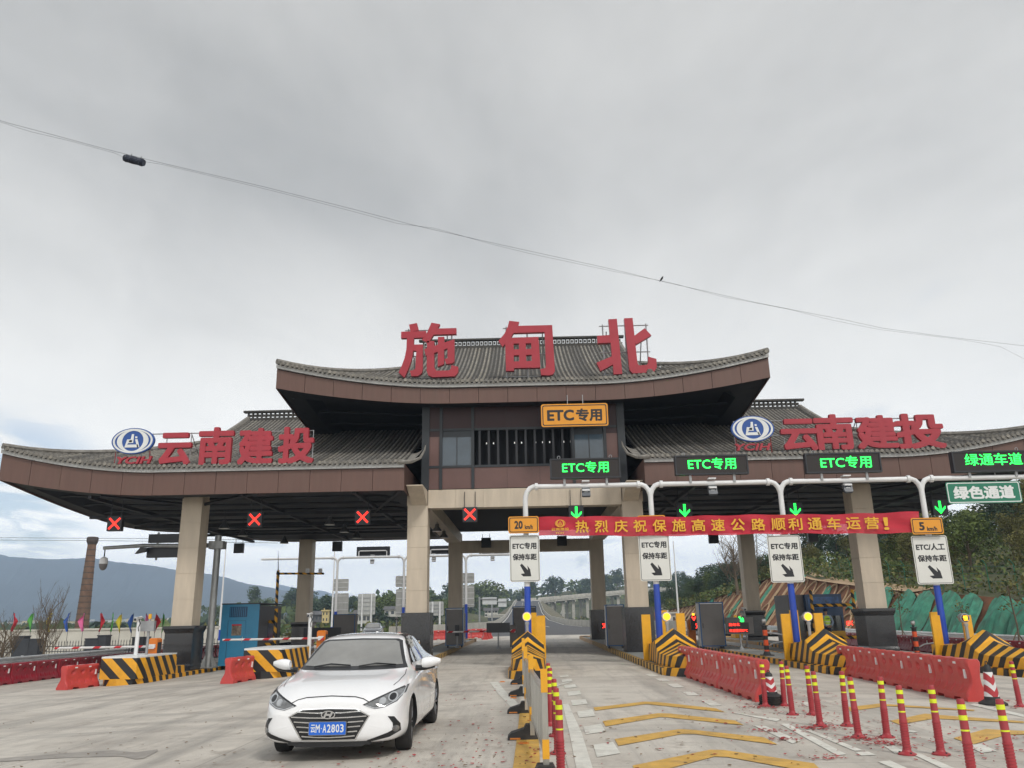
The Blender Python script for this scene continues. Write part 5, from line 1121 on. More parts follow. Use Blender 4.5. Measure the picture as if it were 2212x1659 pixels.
# =====================================================  CARS
def car(loc,rz,label,detail=True,paintc=(.84,.85,.87),cat_group=None):
    root=thing('car',loc,label,'car',cat_group,rz=rz)
    pm=mat('car_paint_%d'%int(paintc[0]*1000),paintc,.22,var=.02,vs=2,coat=1.,dirt=.04 if detail else 0)
    TR=mat('car_trim_black',(.012,.013,.015),.35,var=.1);TY=mat('tyre_rubber',(.018,.018,.019),.75,var=.2,vs=8,dirt=.3);CH=mat('chrome',(.75,.76,.78),.12,metal=1,var=0);RIM=mat('alloy_rim',(.25,.26,.28),.3,metal=.8,var=.1)
    WG=mat('windscreen_glass',(.20,.20,.19),.07,var=.25,vs=1.3,spec=1,coat=.6);SG_=mat('side_glass',(.03,.033,.036),.05,var=.15,spec=1,coat=.5);LENS=mat('lamp_lens',(.14,.145,.15),.08,var=.4,vs=14,spec=1,coat=1);LMPI=mat('lamp_inner',(.6,.62,.64),.15,metal=.6,var=.1)  # windscreen: grey sky reflection is put into the glass base colour
    # y, zb, wmid, zbelt, wbelt, zedge, wedge, zroofedge, wroof, ztop
    T=[(-.02,.30,.52,.52,.50,.60,.44,.64,.28,.655),(.03,.22,.72,.56,.70,.655,.60,.695,.40,.71),(.14,.19,.82,.62,.80,.71,.69,.755,.47,.77),(.34,.18,.875,.70,.86,.79,.75,.835,.52,.85),(.62,.17,.895,.76,.88,.855,.775,.895,.55,.91),(.95,.16,.90,.81,.895,.905,.79,.945,.60,.955),(1.22,.16,.90,.84,.895,.94,.79,.985,.66,1.00),(1.50,.16,.90,.865,.895,.965,.785,1.13,.68,1.155),(1.86,.16,.90,.885,.895,.985,.78,1.315,.625,1.35),(2.10,.16,.90,.90,.895,.99,.78,1.375,.60,1.42),(2.55,.16,.90,.91,.895,1.0,.78,1.39,.59,1.44),(3.0,.16,.90,.92,.895,1.005,.775,1.375,.58,1.43),(3.4,.16,.90,.93,.89,1.01,.77,1.31,.57,1.37),(3.75,.17,.90,.935,.88,1.02,.755,1.20,.57,1.26),(4.08,.19,.88,.94,.86,1.03,.74,1.10,.60,1.125),(4.36,.22,.84,.92,.82,1.01,.72,1.045,.58,1.055),(4.52,.30,.76,.86,.74,.95,.66,.985,.5,.99),(4.57,.40,.66,.75,.64,.84,.56,.88,.4,.885)]
    m=MB();rows=[]
    for y,zb,wm,zbl,wbl,ze,we,zr,wr,zt in T:
        P=[(0,zb),(wm*.55,zb),(wm*.90,zb+.01),(wm*.985,zb+.10),(wm*1.0,zb+(zbl-zb)*.38),(wm*.985,zb+(zbl-zb)*.62),(wbl,zbl),(wbl*.965,zbl+(ze-zbl)*.45),(we,ze),(we+(wr-we)*.55,ze+(zr-ze)*.58),(wr,zr),(wr*.86,zr+(zt-zr)*.55),(wr*.45,zt-.004),(0,zt)]
        ring=[(a,y,b) for a,b in P]+[(-a,y,b) for a,b in P[-2:0:-1]];rows.append(len(ring));m.v+=ring
    n=rows[0]
    for i in range(len(T)-1):
        for j in range(n): a=i*n+j;b=i*n+(j+1)%n;m.f.append((a,b,b+n,a+n));m.m.append(0)
    m.f+=[tuple(range(n))[::-1],tuple((len(T)-1)*n+j for j in range(n))];m.m+=[0,0]
    body=link('tmp',m.mesh('tmp',pm));sb=body.modifiers.new('s','SUBSURF');sb.levels=2;sb.render_levels=2
    me=evalmesh(body);smooth_mesh(me,60)
    bm=bmesh.new();bm.from_mesh(me);bvh=BVHTree.FromBMesh(bm);bm.free()
    body=link('tmp2',me);cut=MB()
    for wy in(.90,3.60):
        for s in(-1,1): cut.tube([(s*.62,wy,.315),(s*1.1,wy,.315)],.372,28)
    co=link('cut',cut.mesh('cut',TR));bo_=body.modifiers.new('b','BOOLEAN');bo_.operation='DIFFERENCE';bo_.object=co;bo_.solver='EXACT'
    try: bo_.material_mode='TRANSFER'
    except Exception: pass
    bpy.context.view_layer.update();me2=evalmesh(body);bpy.data.objects.remove(co,do_unlink=True);me2.name='body';smooth_mesh(me2,35);link('body',me2,root)
    def decal(poly,name,mt,ax='y',off=.004,side=1,sub=4,parent=root,th=0):
        """outline in the view plane dropped onto the body surface"""
        bm=bmesh.new();vs=[bm.verts.new((a,b,0)) for a,b in poly];f=bm.faces.new(vs)
        bmesh.ops.triangulate(bm,faces=[f])
        for _ in range(sub):
            ed=[e for e in bm.edges if e.calc_length()>.06]
            if not ed: break
            bmesh.ops.subdivide_edges(bm,edges=ed,cuts=1);bmesh.ops.triangulate(bm,faces=[f for f in bm.faces if len(f.verts)>3])
        for v in bm.verts:
            a,b=v.co.x,v.co.y
            if ax=='y': o_=Vector((a,-3,b));d=Vector((0,1,0))
            elif ax=='x': o_=Vector((3*side,a,b));d=Vector((-side,0,0))
            else: o_=Vector((a,b,4));d=Vector((0,0,-1))
            h=bvh.ray_cast(o_,d)
            if h[0] is None:
                h2=bvh.find_nearest(Vector((a,.1,b)) if ax=='y' else Vector((side*.8,a,b)));v.co=h2[0]+h2[1]*off
            else: v.co=h[0]+h[1]*off
        bmesh.ops.recalc_face_normals(bm,faces=bm.faces)
        mm=bpy.data.meshes.new(name);bm.to_mesh(mm);bm.free();mm.materials.append(mt);mm.polygons.foreach_set('use_smooth',[True]*len(mm.polygons));return link(name,mm,parent)
    def lined(path,w,name,mt,ax='y',off=.003,side=1,parent=root):
        L1=[];L2=[]
        for i,p in enumerate(path):
            q=path[min(i+1,len(path)-1)];r=path[max(i-1,0)];dx,dy=q[0]-r[0],q[1]-r[1];l=math.hypot(dx,dy) or 1;L1.append((p[0]-dy/l*w/2,p[1]+dx/l*w/2));L2.append((p[0]+dy/l*w/2,p[1]-dx/l*w/2))
        # subdivide along the path
        return decal(L1+L2[::-1],name,mt,ax,off,side,5,parent)
    # windscreen (a band of black frit and the glass inside it)
    decal([(-.745,.985),(-.70,1.06),(-.580,1.325),(-.51,1.35),(0,1.362),(.51,1.35),(.580,1.325),(.70,1.06),(.745,.985),(.4,.975),(0,.972),(-.4,.975)],'screen_frit',TR,off=.004)
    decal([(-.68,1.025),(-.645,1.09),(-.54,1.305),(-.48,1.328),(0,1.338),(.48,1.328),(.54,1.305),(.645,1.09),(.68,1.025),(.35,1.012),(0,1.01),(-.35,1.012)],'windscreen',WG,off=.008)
    for s in(-1,1):
        decal([(1.62,1.03),(1.95,1.29),(2.2,1.355),(2.6,1.37),(2.62,1.03)],'side_window',SG_,'x',.005,s)
        decal([(2.70,1.03),(2.68,1.37),(3.1,1.345),(3.45,1.26),(3.62,1.17),(3.70,1.06),(3.6,1.035)],'side_window',SG_,'x',.005,s)
        lined([(1.55,1.0),(1.9,1.285),(2.2,1.385),(2.65,1.40),(3.1,1.375),(3.5,1.27),(3.72,1.15),(3.8,1.04)],.028,'window_trim',TR,'x',.006,s)
        lined([(1.35,.30),(1.33,.6),(1.42,.93)],.009,'door_seam',TR,'x',.002,s);lined([(2.64,.28),(2.64,.6),(2.66,.98)],.009,'door_seam',TR,'x',.002,s);lined([(3.3,.62),(3.55,.80),(3.66,1.0)],.009,'door_seam',TR,'x',.002,s)
        for hy in(2.40,3.42):
            h=bvh.ray_cast(Vector((3*s,hy,.86)),Vector((-s,0,0)))[0]
            if h: m=MB();m.tube([(h.x+s*.005,hy-.09,.855),(h.x+s*.032,hy-.05,.862),(h.x+s*.032,hy+.05,.866),(h.x+s*.005,hy+.09,.866)],.013,6);m.build('door_handle',CH if detail else TR,root,smooth=True)
        # mirror
        m=MB();n=10
        m.grid(lambda u,v:(s*(.985+.115*math.cos(math.pi*(v-.5))*math.sin(math.pi*u)*1.0+.0*u)-s*.02+s*.10*(u-.5)*0 , 1.50+.075*math.cos(2*math.pi*v)*math.sin(math.pi*u)-.02, 1.045+.0+.085*(-math.cos(math.pi*u))*.9),10,14)
        me_=bpy.data.meshes.new('e')
        m=MB();vs=[];K=12;J=9
        for j in range(J+1):
            t=j/J;cx=.93+.25*t;rz_=.082*math.sin(math.pi*min(1,.22+.70*t))**.6*(1-.25*t);ry=.085*math.sin(math.pi*min(1,.25+.68*t))**.6*(1-.2*t)
            for k in range(K):
                a=2*math.pi*k/K;vs.append((s*cx,1.47+ry*math.cos(a)+.05*t,1.035+rz_*math.sin(a)+.02*t))
        fs=[(j*K+k,j*K+(k+1)%K,(j+1)*K+(k+1)%K,(j+1)*K+k) for j in range(J) for k in range(K)]+[tuple(range(K)),tuple(J*K+k for k in range(K))]
        mi=bpy.data.objects.new('mirror',None);COL.objects.link(mi);mi.parent=root
        m.add(vs,fs);m.build('shell',pm,mi,smooth=True)
        m=MB();m.tube([(s*.83,1.5,.965),(s*.95,1.5,.965),(s*1.10,1.5,.985)],[.04,.034,.02],8);m.build('stalk',TR,mi,smooth=True)
        # headlight
        hl=bpy.data.objects.new('headlight',None);COL.objects.link(hl);hl.parent=root
        O=[(.40,.635),(.55,.585),(.66,.60),(.79,.655),(.855,.74),(.858,.815),(.80,.80),(.68,.755),(.52,.69)]
        decal([(s*a,b) for a,b in O],'housing',TR,off=.004,parent=hl)
        I=[(.435,.637),(.55,.605),(.66,.622),(.77,.672),(.825,.735),(.83,.785),(.79,.778),(.68,.735),(.53,.675)]
        decal([(s*a,b) for a,b in I],'lens',LENS,off=.007,parent=hl)
        for cx_,cz_,r_ in((.735,.705,.052),(.63,.665,.04)):
            rg=ell(r_,r_*.95,18,s*cx_,cz_);decal(rg,'reflector_ring',LMPI,off=.009,sub=1,parent=hl);decal(ell(r_*.72,r_*.7,16,s*cx_,cz_),'reflector',TR if cx_>.7 else LMPI,off=.011,sub=1,parent=hl)
        lined([(s*.435,.630),(s*.55,.594),(s*.66,.612),(s*.775,.663),(s*.835,.735),(s*.84,.80)],.012,'lamp_edge',LMPI,off=.009,parent=hl)
        # lower intake with its round lamp
        decal([(s*a,b) for a,b in[(.70,.50),(.77,.49),(.83,.40),(.835,.32),(.72,.265),(.47,.215),(.455,.235),(.70,.315),(.765,.345),(.755,.42)]],'lower_intake',TR,off=.004)
        decal(ell(.035,.035,16,s*.785,.355),'fog_lamp',LENS,off=.009,sub=1)
        # tail and rocker
        lined([(1.35,.22),(2.5,.20),(3.1,.22)],.02,'sill_line',TR,'x',.003,s)
    # bonnet seam and grille
    lined([(-.47,.665),(-.40,.70),(-.30,.722),(0,.735),(.30,.722),(.40,.70),(.47,.665)],.010,'bonnet_seam',TR,off=.002)
    for s in(-1,1): lined([(s*.70,.30+.14),(s*.735,.62),(s*.76,1.0),(s*.74,1.24)],.009,'bonnet_seam',TR,'z',.002)
    gr=bpy.data.objects.new('grille',None);COL.objects.link(gr);gr.parent=root
    hexo=[(-.335,.600),(0,.610),(.335,.600),(.495,.515),(.33,.245),(0,.238),(-.33,.245),(-.495,.515)]
    decal(hexo,'surround',CH,off=.004,parent=gr);sc=lambda k,p:[(a*k,.435+(b-.435)*(k-.035)) for a,b in p]
    decal(sc(.965,hexo),'mesh_field',TR,off=.008,parent=gr)
    for zc,hw in((.555,.38),(.500,.455),(.445,.42),(.39,.385),(.335,.35),(.285,.32)):
        lined([(-hw,zc+.012),(-hw*.5,zc),(0,zc-.004),(hw*.5,zc),(hw,zc+.012)],.013,'grille_bar',CH,off=.014,parent=gr)
    if detail:
        yb=-.045
        em=bpy.data.objects.new('badge',None);COL.objects.link(em);em.parent=root;em.location=(0,yb,.535)
        m=MB();m.prism(ell(.080,.043,28),-.006,.02);m.build('badge_field',TR,em);m=MB();ringprism(m,ell(.086,.047,28),ell(.074,.036,28),-.014,.0);m.build('badge_ring',CH,em)
        m=MB();m.prism([(-.058,-.026),(-.036,-.033),(-.010,.033),(-.032,.030)],-.013,-.004);m.build('badge_bar',CH,em);m=MB();m.prism([(.010,-.033),(.032,-.030),(.058,.026),(.036,.033)],-.013,-.004);m.build('badge_bar',CH,em);m=MB();m.prism([(-.04,-.008),(.035,-.013),(.04,.008),(-.035,.013)],-.0125,-.004);m.build('badge_bar',CH,em)
        pb=mat('plate_blue',(.012,.13,.62),.35,var=.05);pl_=bpy.data.objects.new('number_plate',None);COL.objects.link(pl_);pl_.parent=root;pl_.location=(0,yb-.02,.385)
        m=MB();m.prism(rrect(.455,.155,.015),.0,.014);m.build('plate_frame',RIM,pl_);m=MB();m.prism(rrect(.440,.140,.012),-.004,-.0002);m.build('plate_field',pb,pl_)
        glyphs('云',-.200,-.145,-.045,.045,-.006,'lettering',WHS,pl_,bold=.02,depth=.002);glyphs('M',-.140,-.090,-.045,.045,-.006,'lettering',WHS,pl_,bold=.02,depth=.002)
        m=MB();m.prism(ell(.006,.006,8,-.072,0),-.006,-.0045);m.build('dot',WHS,pl_)
        for k,ch in enumerate('A2803'): glyphs(ch,-.055+k*.052,-.012+k*.052,-.045,.045,-.006,'lettering',WHS,pl_,bold=.02,depth=.002)
        for s,xw in((-1,.10),(-1,-.52)):
            pts=[(xw,1.005),(xw+.22,1.035),(xw+.50,1.015)];hh=[]
            for a,b in pts:
                h=bvh.ray_cast(Vector((a,-3,b)),Vector((0,1,0)))[0]
                if h: hh.append(h+Vector((0,-.025,.015)))
            if len(hh)>1: m=MB();m.tube(hh,.010,5);m.build('wiper',TR,root)
    m=MB();m.box((-.60,.35,.16),(.60,4.2,.26));m.box((-.50,.06,.185),(.50,.36,.26));m.prism([(-.40,.165),(.40,.165),(.52,.24),(-.52,.24)],.05,.09);m.build('underbody',TR,root)
    for wy in(.90,3.60):
        for s in(-1,1):
            w_=bpy.data.objects.new('wheel',None);COL.objects.link(w_);w_.parent=root;w_.location=(s*.775,wy,.322)
            if wy<1: w_.rotation_euler=(0,0,R(6))
            pr=[(.20,-.10),(.285,-.105),(.315,-.085),(.322,-.05),(.322,.05),(.315,.085),(.285,.105),(.20,.10)]
            m=MB();vs=[];K=36
            for r_,x_ in pr:
                for k in range(K): a=2*math.pi*k/K;vs.append((x_,r_*math.cos(a),r_*math.sin(a)))
            m.add(vs,[(i*K+k,i*K+(k+1)%K,(i+1)*K+(k+1)%K,(i+1)*K+k) for i in range(len(pr)-1) for k in range(K)]);m.build('tyre',TY,w_,smooth=True)
            m=MB();m.tube([(-.06,0,0),(s*.03,0,0)],.21,24);m.tube([(s*.03,0,0),(s*.085,0,0)],.045,10)
            for k in range(10):
                a=2*math.pi*k/10;c,q=math.cos(a),math.sin(a);m.tube([(s*.075,c*.03,q*.03),(s*.09,c*.12,q*.12),(s*.088,c*.208,q*.208)],.014,4)
            m.build('rim',RIM,w_)
    return root
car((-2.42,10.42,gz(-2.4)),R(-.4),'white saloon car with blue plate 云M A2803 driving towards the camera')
p=PY(802,1372,78);car((p.x,78,-.18),R(6),'small dark car coming up behind the white car beyond the toll',False,(.06,.065,.075))
# =====================================================  VEGETATION
BARK=mat('tree_bark',(.15,.115,.08),.9,var=.3,vs=6,bump=.5)
GRN=[mat('leaves_dark',(.055,.085,.030),.7,var=.5,vs=.9,spec=.3),mat('leaves_mid',(.10,.135,.036),.7,var=.45,vs=.9,spec=.3),mat('leaves_olive',(.15,.145,.048),.75,var=.4,vs=.8,spec=.3),mat('leaves_blue_green',(.048,.080,.046),.7,var=.4,vs=.8,spec=.3)]
def leaves(m,r,blobs,n,size,mi=0):
    tot=sum(b[3]**2 for b in blobs)
    for bx,by,bz,br,bq in blobs:
        k=int(n*br*br/tot)
        for _ in range(k):
            while 1:
                v=Vector((r.gauss(0,1),r.gauss(0,1),r.gauss(0,1)))
                if v.length>1e-3: break
            v.normalize();rad=br*(.55+.5*r.random()**.6)*(1+.18*math.sin(v.x*7+bx)+.15*math.sin(v.z*9+v.y*6))
            c=Vector((bx,by,bz))+Vector((v.x*rad,v.y*rad,v.z*rad*bq))
            a=Vector((r.gauss(0,1),r.gauss(0,1),r.gauss(0,.7))).normalized();b=a.cross(Vector((r.gauss(0,1),r.gauss(0,1),r.gauss(0,1)))).normalized();s=size*r.uniform(.5,1.25)
            m.add([c-a*s,c+b*s*.55,c+a*s,c-b*s*.55],[(0,1,2,3)],mi)
def tree_proto(seed,H,Rr,mt,shape='round',n=1500,size=.22,bare=False):
    r=random.Random(seed);o=thing('tree',(0,0,-80),'','tree')
    m=MB();m.tube([(0,0,-.4),(.06*H*.2,0,H*.25),(.02*H,.01*H,H*.55),(0,.02*H,H*.8)],H*.028,7,r2=H*.008);bl=[]
    nb=9 if shape!='tall' else 7
    for k in range(nb):
        a=k*2.4+r.random();t=.35+.55*k/nb;rad=Rr*(.65 if shape=='round' else .4)*(1.15-.7*abs(t-.55))*r.uniform(.7,1.1)
        e=Vector((math.cos(a)*rad,math.sin(a)*rad,H*(t+.08)));m.tube([(0,0,H*(t-.15)),tuple(e*.5+Vector((0,0,H*(t-.1)))*.5),tuple(e)],H*.011,5,r2=H*.003)
        bl.append((e.x,e.y,e.z,Rr*r.uniform(.36,.58),r.uniform(.6,.9)))
        if bare:
            for q in range(14):
                aa=r.uniform(0,6.28);l=r.uniform(.15,.38)*H;st=e*r.uniform(.4,1)+Vector((0,0,H*(t-.1)))*.0;en=st+Vector((math.cos(aa)*l*.5,math.sin(aa)*l*.5,l));m.tube([tuple(st),tuple((st+en)/2+Vector((r.uniform(-.1,.1),0,0))),tuple(en)],H*.0045,3,r2=H*.0015,cap=False)
                for w in range(3):
                    s2=st.lerp(en,r.uniform(.3,.9));e2=s2+Vector((r.uniform(-1,1),r.uniform(-1,1),r.uniform(.3,1.2)))*H*.07;m.tube([tuple(s2),tuple(e2)],H*.002,3,r2=H*.001,cap=False)
    bl.append((0,0,H*.8,Rr*.55,.8));m.build('trunk',BARK,o)
    if not bare: m=MB();leaves(m,r,bl,n,size);m.build('crown',mt,o)
    return o
TP=[tree_proto(1,6.5,3.0,GRN[0],n=2600,size=.20),tree_proto(2,6.0,2.8,GRN[1],n=2400,size=.18),tree_proto(3,7.5,2.6,GRN[2],'tall',n=2200,size=.17),tree_proto(4,8.0,3.4,GRN[3],n=2600,size=.22)]
BT=tree_proto(5,6.5,2.6,GRN[0],bare=True);TN=['dark green','mid green','olive','blue-green']
# right cutting: slope height along the lane direction
HP=[(20,1.3),(42,1.7),(55,2.5),(63,3.0),(75,3.9),(86,4.8),(97,6.1),(106,5.6),(112,4.8),(120,4.3),(136,3.1),(160,2.4),(200,1.5)]
def sh(y):
    for (a,b),(c,d) in zip(HP,HP[1:]):
        if y<=c: return b+(d-b)*max(0,y-a)/(c-a)
    return HP[-1][1]
FX=25.2;FZ=-.62
def slope(y,t,e=0): h=sh(y)-FZ;return Vector((FX+h*.85*t-e*.6,y,FZ+h*t+e*.6))
EARTH=mat('cut_slope_earth',(.20,.082,.036),.95,var=.35,vs=1.1,bump=.8,bs=5,dirt=.3,det=8);RIBM=mat('arch_rib_concrete',(.44,.31,.19),.85,var=.2,vs=2,bump=.3,bs=20)
rs=random.Random(4)
m=MB();m.grid(lambda u,v:tuple(slope(18+182*u,v,.06*math.sin(u*150)*math.sin(v*9))),120,8);m.build('cut_slope',EARTH).__setitem__('kind','structure')
HILLM=mat('hillside_ground',(.075,.08,.035),.95,var=.5,vs=.3,bump=.7,bs=4,det=8)
def hill(x,y):
    s=slope(y,1);d=x-s.x;b=sh(y)
    up=min(max(d,0),60)*(.16+.05*math.sin(y*.05))+.6*math.sin(x*.2)*math.sin(y*.13)*min(1,max(d,0)/8)
    if y>110: up+=max(0,d)*.02*min(1,(y-110)/60)
    return b+max(0,up)
m=MB();m.grid(lambda u,v:(slope(18+262*u,1).x-.02+v*v*150,18+262*u,hill(slope(18+262*u,1).x+v*v*150,18+262*u)-.02),60,24);tag(m.build('hillside_ground',HILLM),kind='structure')
# concrete arch ribs, in one or two tiers
cut=thing('slope_lattice',(FX,100,FZ),'tan arched concrete ribs standing on the bare brown cut slope','retaining lattice')
y=60.
pitch=3.3
while y<168:
    h=(sh(y)-FZ)*1.31;tiers=2 if h>4.9 else 1;mid=.46
    for k in range(tiers):
        t0,t1=(0,.93) if tiers==1 else ((0,mid) if k==0 else (mid,.95))
        yy0=y+(pitch/2 if k else 0);pts=[]
        ta=t1-(pitch*.62/h)
        hw=pitch*.42
        for q in range(3): pts.append(slope(yy0-hw,t0+(ta-t0)*q/2,.10))
        for q in range(1,8): a=math.pi*q/8;pts.append(slope(yy0-hw*math.cos(a),ta+(t1-ta)*math.sin(a),.10))
        for q in range(3): pts.append(slope(yy0+hw,ta-(ta-t0)*q/2,.10))
        m=MB();m.tube([tuple(p-Vector((FX,100,FZ))) for p in pts],.085,5);m.build('arch_rib',RIBM,cut)
    y+=pitch
m=MB()
for i in range(48): 
    ya,yb=60+i*2.3,60+i*2.3+2.3;a,b=slope(ya,.97,.12),slope(yb,.97,.12);m.add([tuple(a-Vector((FX+.3,100,FZ))),tuple(b-Vector((FX+.3,100,FZ))),tuple(b-Vector((FX-1.5,100,FZ-.25))),tuple(a-Vector((FX-1.5,100,FZ-.25)))],[(0,1,2,3)])
m.build('top_coping',RIBM,cut)
# green dust netting
NETM=mat('green_netting',(.055,.26,.175),.7,var=.35,vs=2.5,bump=.5,bs=25,stretch=(1,1,.35),alpha=.93,dirt=.4,det=8)
def net(y0,w,t0,t1,label,sk=.0,bulge=.5):
    c=slope(y0+w/2,0);o=MB();s=rs.random()*6
    def f(u,v):
        t=t0+(t1-t0)*v;yy=y0+w*u*(1-.14*v**2)+w*.07*v*v+sk*v;top=1-.10*(abs(u-.5)*2)**2
        p=slope(yy,min(1.0,t*top),bulge*math.sin(math.pi*min(1,max(0,u)))**.6*(.5+.5*math.sin(v*2.6+.4))+.10+.05*math.sin(u*24+s+v*3)+.07*math.sin(v*7+s+u*5)+.03*math.sin(u*51-v*6+s));return tuple(p-c)
    o.grid(f,26,14);ob=o.build('green_netting',NETM,loc=c,smooth=True);tag(ob,label,'dust netting','green dust nets draped over the cut slope')
k=0
for y0 in [26,29.3,32.5,35.8,39.2,42.4,45.6,48.8,52.2,55.4,58.8,62.4]:
    net(y0,3.05,0,rs.uniform(.93,1.0),f'green netting draped over the right bank, {ORD[k]} strip from the near end',sk=rs.uniform(.6,1.6));k+=1
for i,(y0,w,t0,t1) in enumerate(((70,1.6,.55,1),(78,1.4,.0,.9),(92,1.2,.1,.5),(99,1.5,.3,.8),(88,2.5,.92,1.0),(106,2.2,.93,1.0),(118,2.,.9,1.0),(127,2.6,.85,1.),(110,1.,.1,.7))):
    net(y0,w,t0,t1,f'small green net scrap caught on the brown arched slope, {ORD[i]} from the near end',sk=.5,bulge=.15)
for i in range(4):
    pass
# trees on the right bank
def plant(p,x,y,z,s,label,group,name=None):
    o=copy(p,(x,y,z),label,rz=rs.uniform(0,6.28),group=group);q=s*rs.uniform(.9,1.1);o.scale=(q*rs.uniform(.9,1.15),q,q*rs.uniform(.85,1.1));return o
cnt=0
for i in range(150):
    y=rs.uniform(36,235);sx=slope(y,1).x;d=2.5+rs.random()**1.4*(26 if y<110 else 60);x=sx+d
    k=rs.choice((0,0,1,2,2,3)) if y<120 else rs.choice((0,3,3,1));s=rs.uniform(.45,.95) if y<110 else rs.uniform(.5,.85)
    if d<5: s*=.6
    px=1139+x/y*1690
    if px>2330: continue
    zone=next((l for a,l in ((1560,'left of the bare trees'),(1640,'behind the pylon'),(1700,'by the rear right column'),(1830,'above the navy booth'),(1960,'behind the right front column'),(2060,'behind the last white lane sign'),(2212,'under the green hanging plate')) if px<a),'past the right picture edge')
    plant(TP[k],x,y,hill(x,y)-.2,s,f'{"tall" if s>.75 else "low" if s<.55 else "middling"} {TN[k]} {"near" if y<60 else "far" if y>110 else "mid-distance"} tree, right hillside, {zone}','trees of the right hillside')
for px,Y,s,l in ((1590,112,1.25,'bare grey branching tree at the top of the arched slope'),(1615,116,1.15,'bare tree beside the pylon above the arched slope')):
    x=PY(px,1240,Y).x;plant(BT,x,Y,hill(x,Y)-.5,s,l,'bare trees')
m=MB();ru=random.Random(9)
for i in range(26000):
    y=ru.uniform(24,170);d=ru.random()**1.5*38;x=slope(y,1).x+.4+d;z=hill(x,y)+ru.random()**2*1.7;a=Vector((ru.gauss(0,1),ru.gauss(0,1),ru.gauss(0,1))).normalized();b=a.cross(Vector((ru.gauss(0,1),ru.gauss(0,1),ru.gauss(0,1)))).normalized();s=ru.uniform(.06,.2)*(.6+y/110);c=Vector((x,y,z));m.add([c-a*s,c+b*s*.6,c+a*s,c-b*s*.6],[(0,1,2,3)],ru.choice((0,1,1,2)))
tag(m.build('undergrowth',[GRN[0],GRN[1],GRN[2]]),kind='stuff')
# young staked trees in front of the nets
YT=thing('young_tree',(0,0,-80),'','tree');m=MB();m.tube([(0,0,0),(.05,0,1.3),(-.05,0,2.9)],.04,5,r2=.02);m.tube([(-.5,0,0),(0,0,1.0)],.025,4);m.tube([(.5,.1,0),(0,0,1.0)],.025,4)
for q in range(10): a=q*2.1;m.tube([(0,0,1.6+q*.12),(math.cos(a)*.4,math.sin(a)*.4,2.0+q*.13)],.012,3)
m.build('trunk',BARK,YT);m=MB();leaves(m,random.Random(3),[(0,0,2.9,.45,.8),(.25,0,2.2,.25,.7),(-.2,.1,2.0,.2,.7)],150,.07);m.build('crown',GRN[2],YT)
for px,Y,s,l in ((1947,47,1.05,'thin staked sapling in front of the nets, right of the right black pedestal'),(2080,45,.85,'thin staked sapling in front of the nets, beside the last white lane sign'),(2192,40,1.25,'leafy staked sapling at the right picture edge'),(1850,52,.8,'sapling half hidden by the right beige column'),(1580,78,.8,'sapling before the arched slope left of the info display'),(1508,86,.8,'sapling before the arched slope right of the second gantry leg'),(1535,95,.8,'small sapling before the far end of the arched slope')):
    x=PY(px,1340,Y).x;o=plant(YT,x,Y,-.6,s,l,'staked saplings along the right verge')
# far woods: each tree that can be told apart on the skyline, and the mass of the wood
FT=[tree_proto(21,10,4.2,GRN[3],n=900,size=.55),tree_proto(22,12,3.4,GRN[0],'tall',n=800,size=.5),tree_proto(23,9,4.5,GRN[1],n=900,size=.5)]
def fhill(x,y):
    z=-1.2
    z+=24*math.exp(-((x-75)/130)**2-((y-640)/110)**2)+20*math.exp(-((x+90)/60)**2-((y-400)/70)**2)*.35+14*math.exp(-((x-220)/90)**2-((y-420)/120)**2)
    z+=9*math.exp(-((x+38)/30)**2-((y-300)/50)**2)*.7
    return z
m=MB();m.grid(lambda u,v:(-260+600*u,250+560*v,fhill(-260+600*u,250+560*v)-.6 if 1 else 0),60,50);tag(m.build('wooded_hill_ground',HILLM,smooth=True),kind='structure')
for i in range(130):
    while 1:
        x=rs.uniform(-190,300);y=rs.uniform(330,680)
        if abs(x-2)<16 and y<470: continue
        if 0<x<130 and 425<y<520: continue
        if fhill(x,y)>1.5: break
    k=rs.choice((0,0,1,2));zone='left of the climbing road' if x<0 else 'behind the viaduct'
    px=1139+x/y*1690;zone=next((l for a,l in ((900,'left of the second column'),(1010,'between the two centre left columns'),(1110,'left of the climbing road'),(1200,'above the road crest'),(1290,'above the viaduct piers'),(1360,'above the viaduct end'),(1480,'by the second gantry leg'),(9999,'behind the arched slope')) if px<a));sc_=rs.uniform(.8,1.35)
    plant(FT[k],x,y,fhill(x,y)-.8,sc_,f'{"large" if sc_>1.15 else "small" if sc_<.95 else "middling"} {("blue-green","tall dark","mid green")[k]} tree in the far wood, {zone}','trees of the far woods')
for px,Y,top,k,l in ((1198,560,1248,0,'big round tree standing above the far wood behind the viaduct'),(1212,600,1253,1,'narrower tree beside the big round one on the far skyline'),(1040,430,1262,2,'spreading tree on the skyline left of the climbing road'),(1020,440,1268,2,'ragged tree on the skyline beside the lit sign back'),(1062,430,1264,2,'airy tree on the skyline above the big white sign'),(705,260,1290,0,'dark flat-topped tree left of the far white gantry foot'),(675,255,1300,0,'dark round tree above the far white house'),(765,300,1290,0,'round dark tree behind the far lane sign backs'),(845,240,1287,2,'feathery tree left of the tall beige column'),(820,250,1293,2,'feathery tree right of the tall sign back'),(655,250,1308,2,'pale feathery bush right of the rear left column')):
    p=PY(px,top,Y);z=fhill(p.x,Y);hh=[10,12,9][k];s=max(.5,(p.z-z)/hh/1.0);s=min(s,2.2)
    o=copy(FT[k],(p.x,Y,p.z-hh*s*.98),l,rz=rs.random()*6,scale=s,group='trees told apart on the skyline')
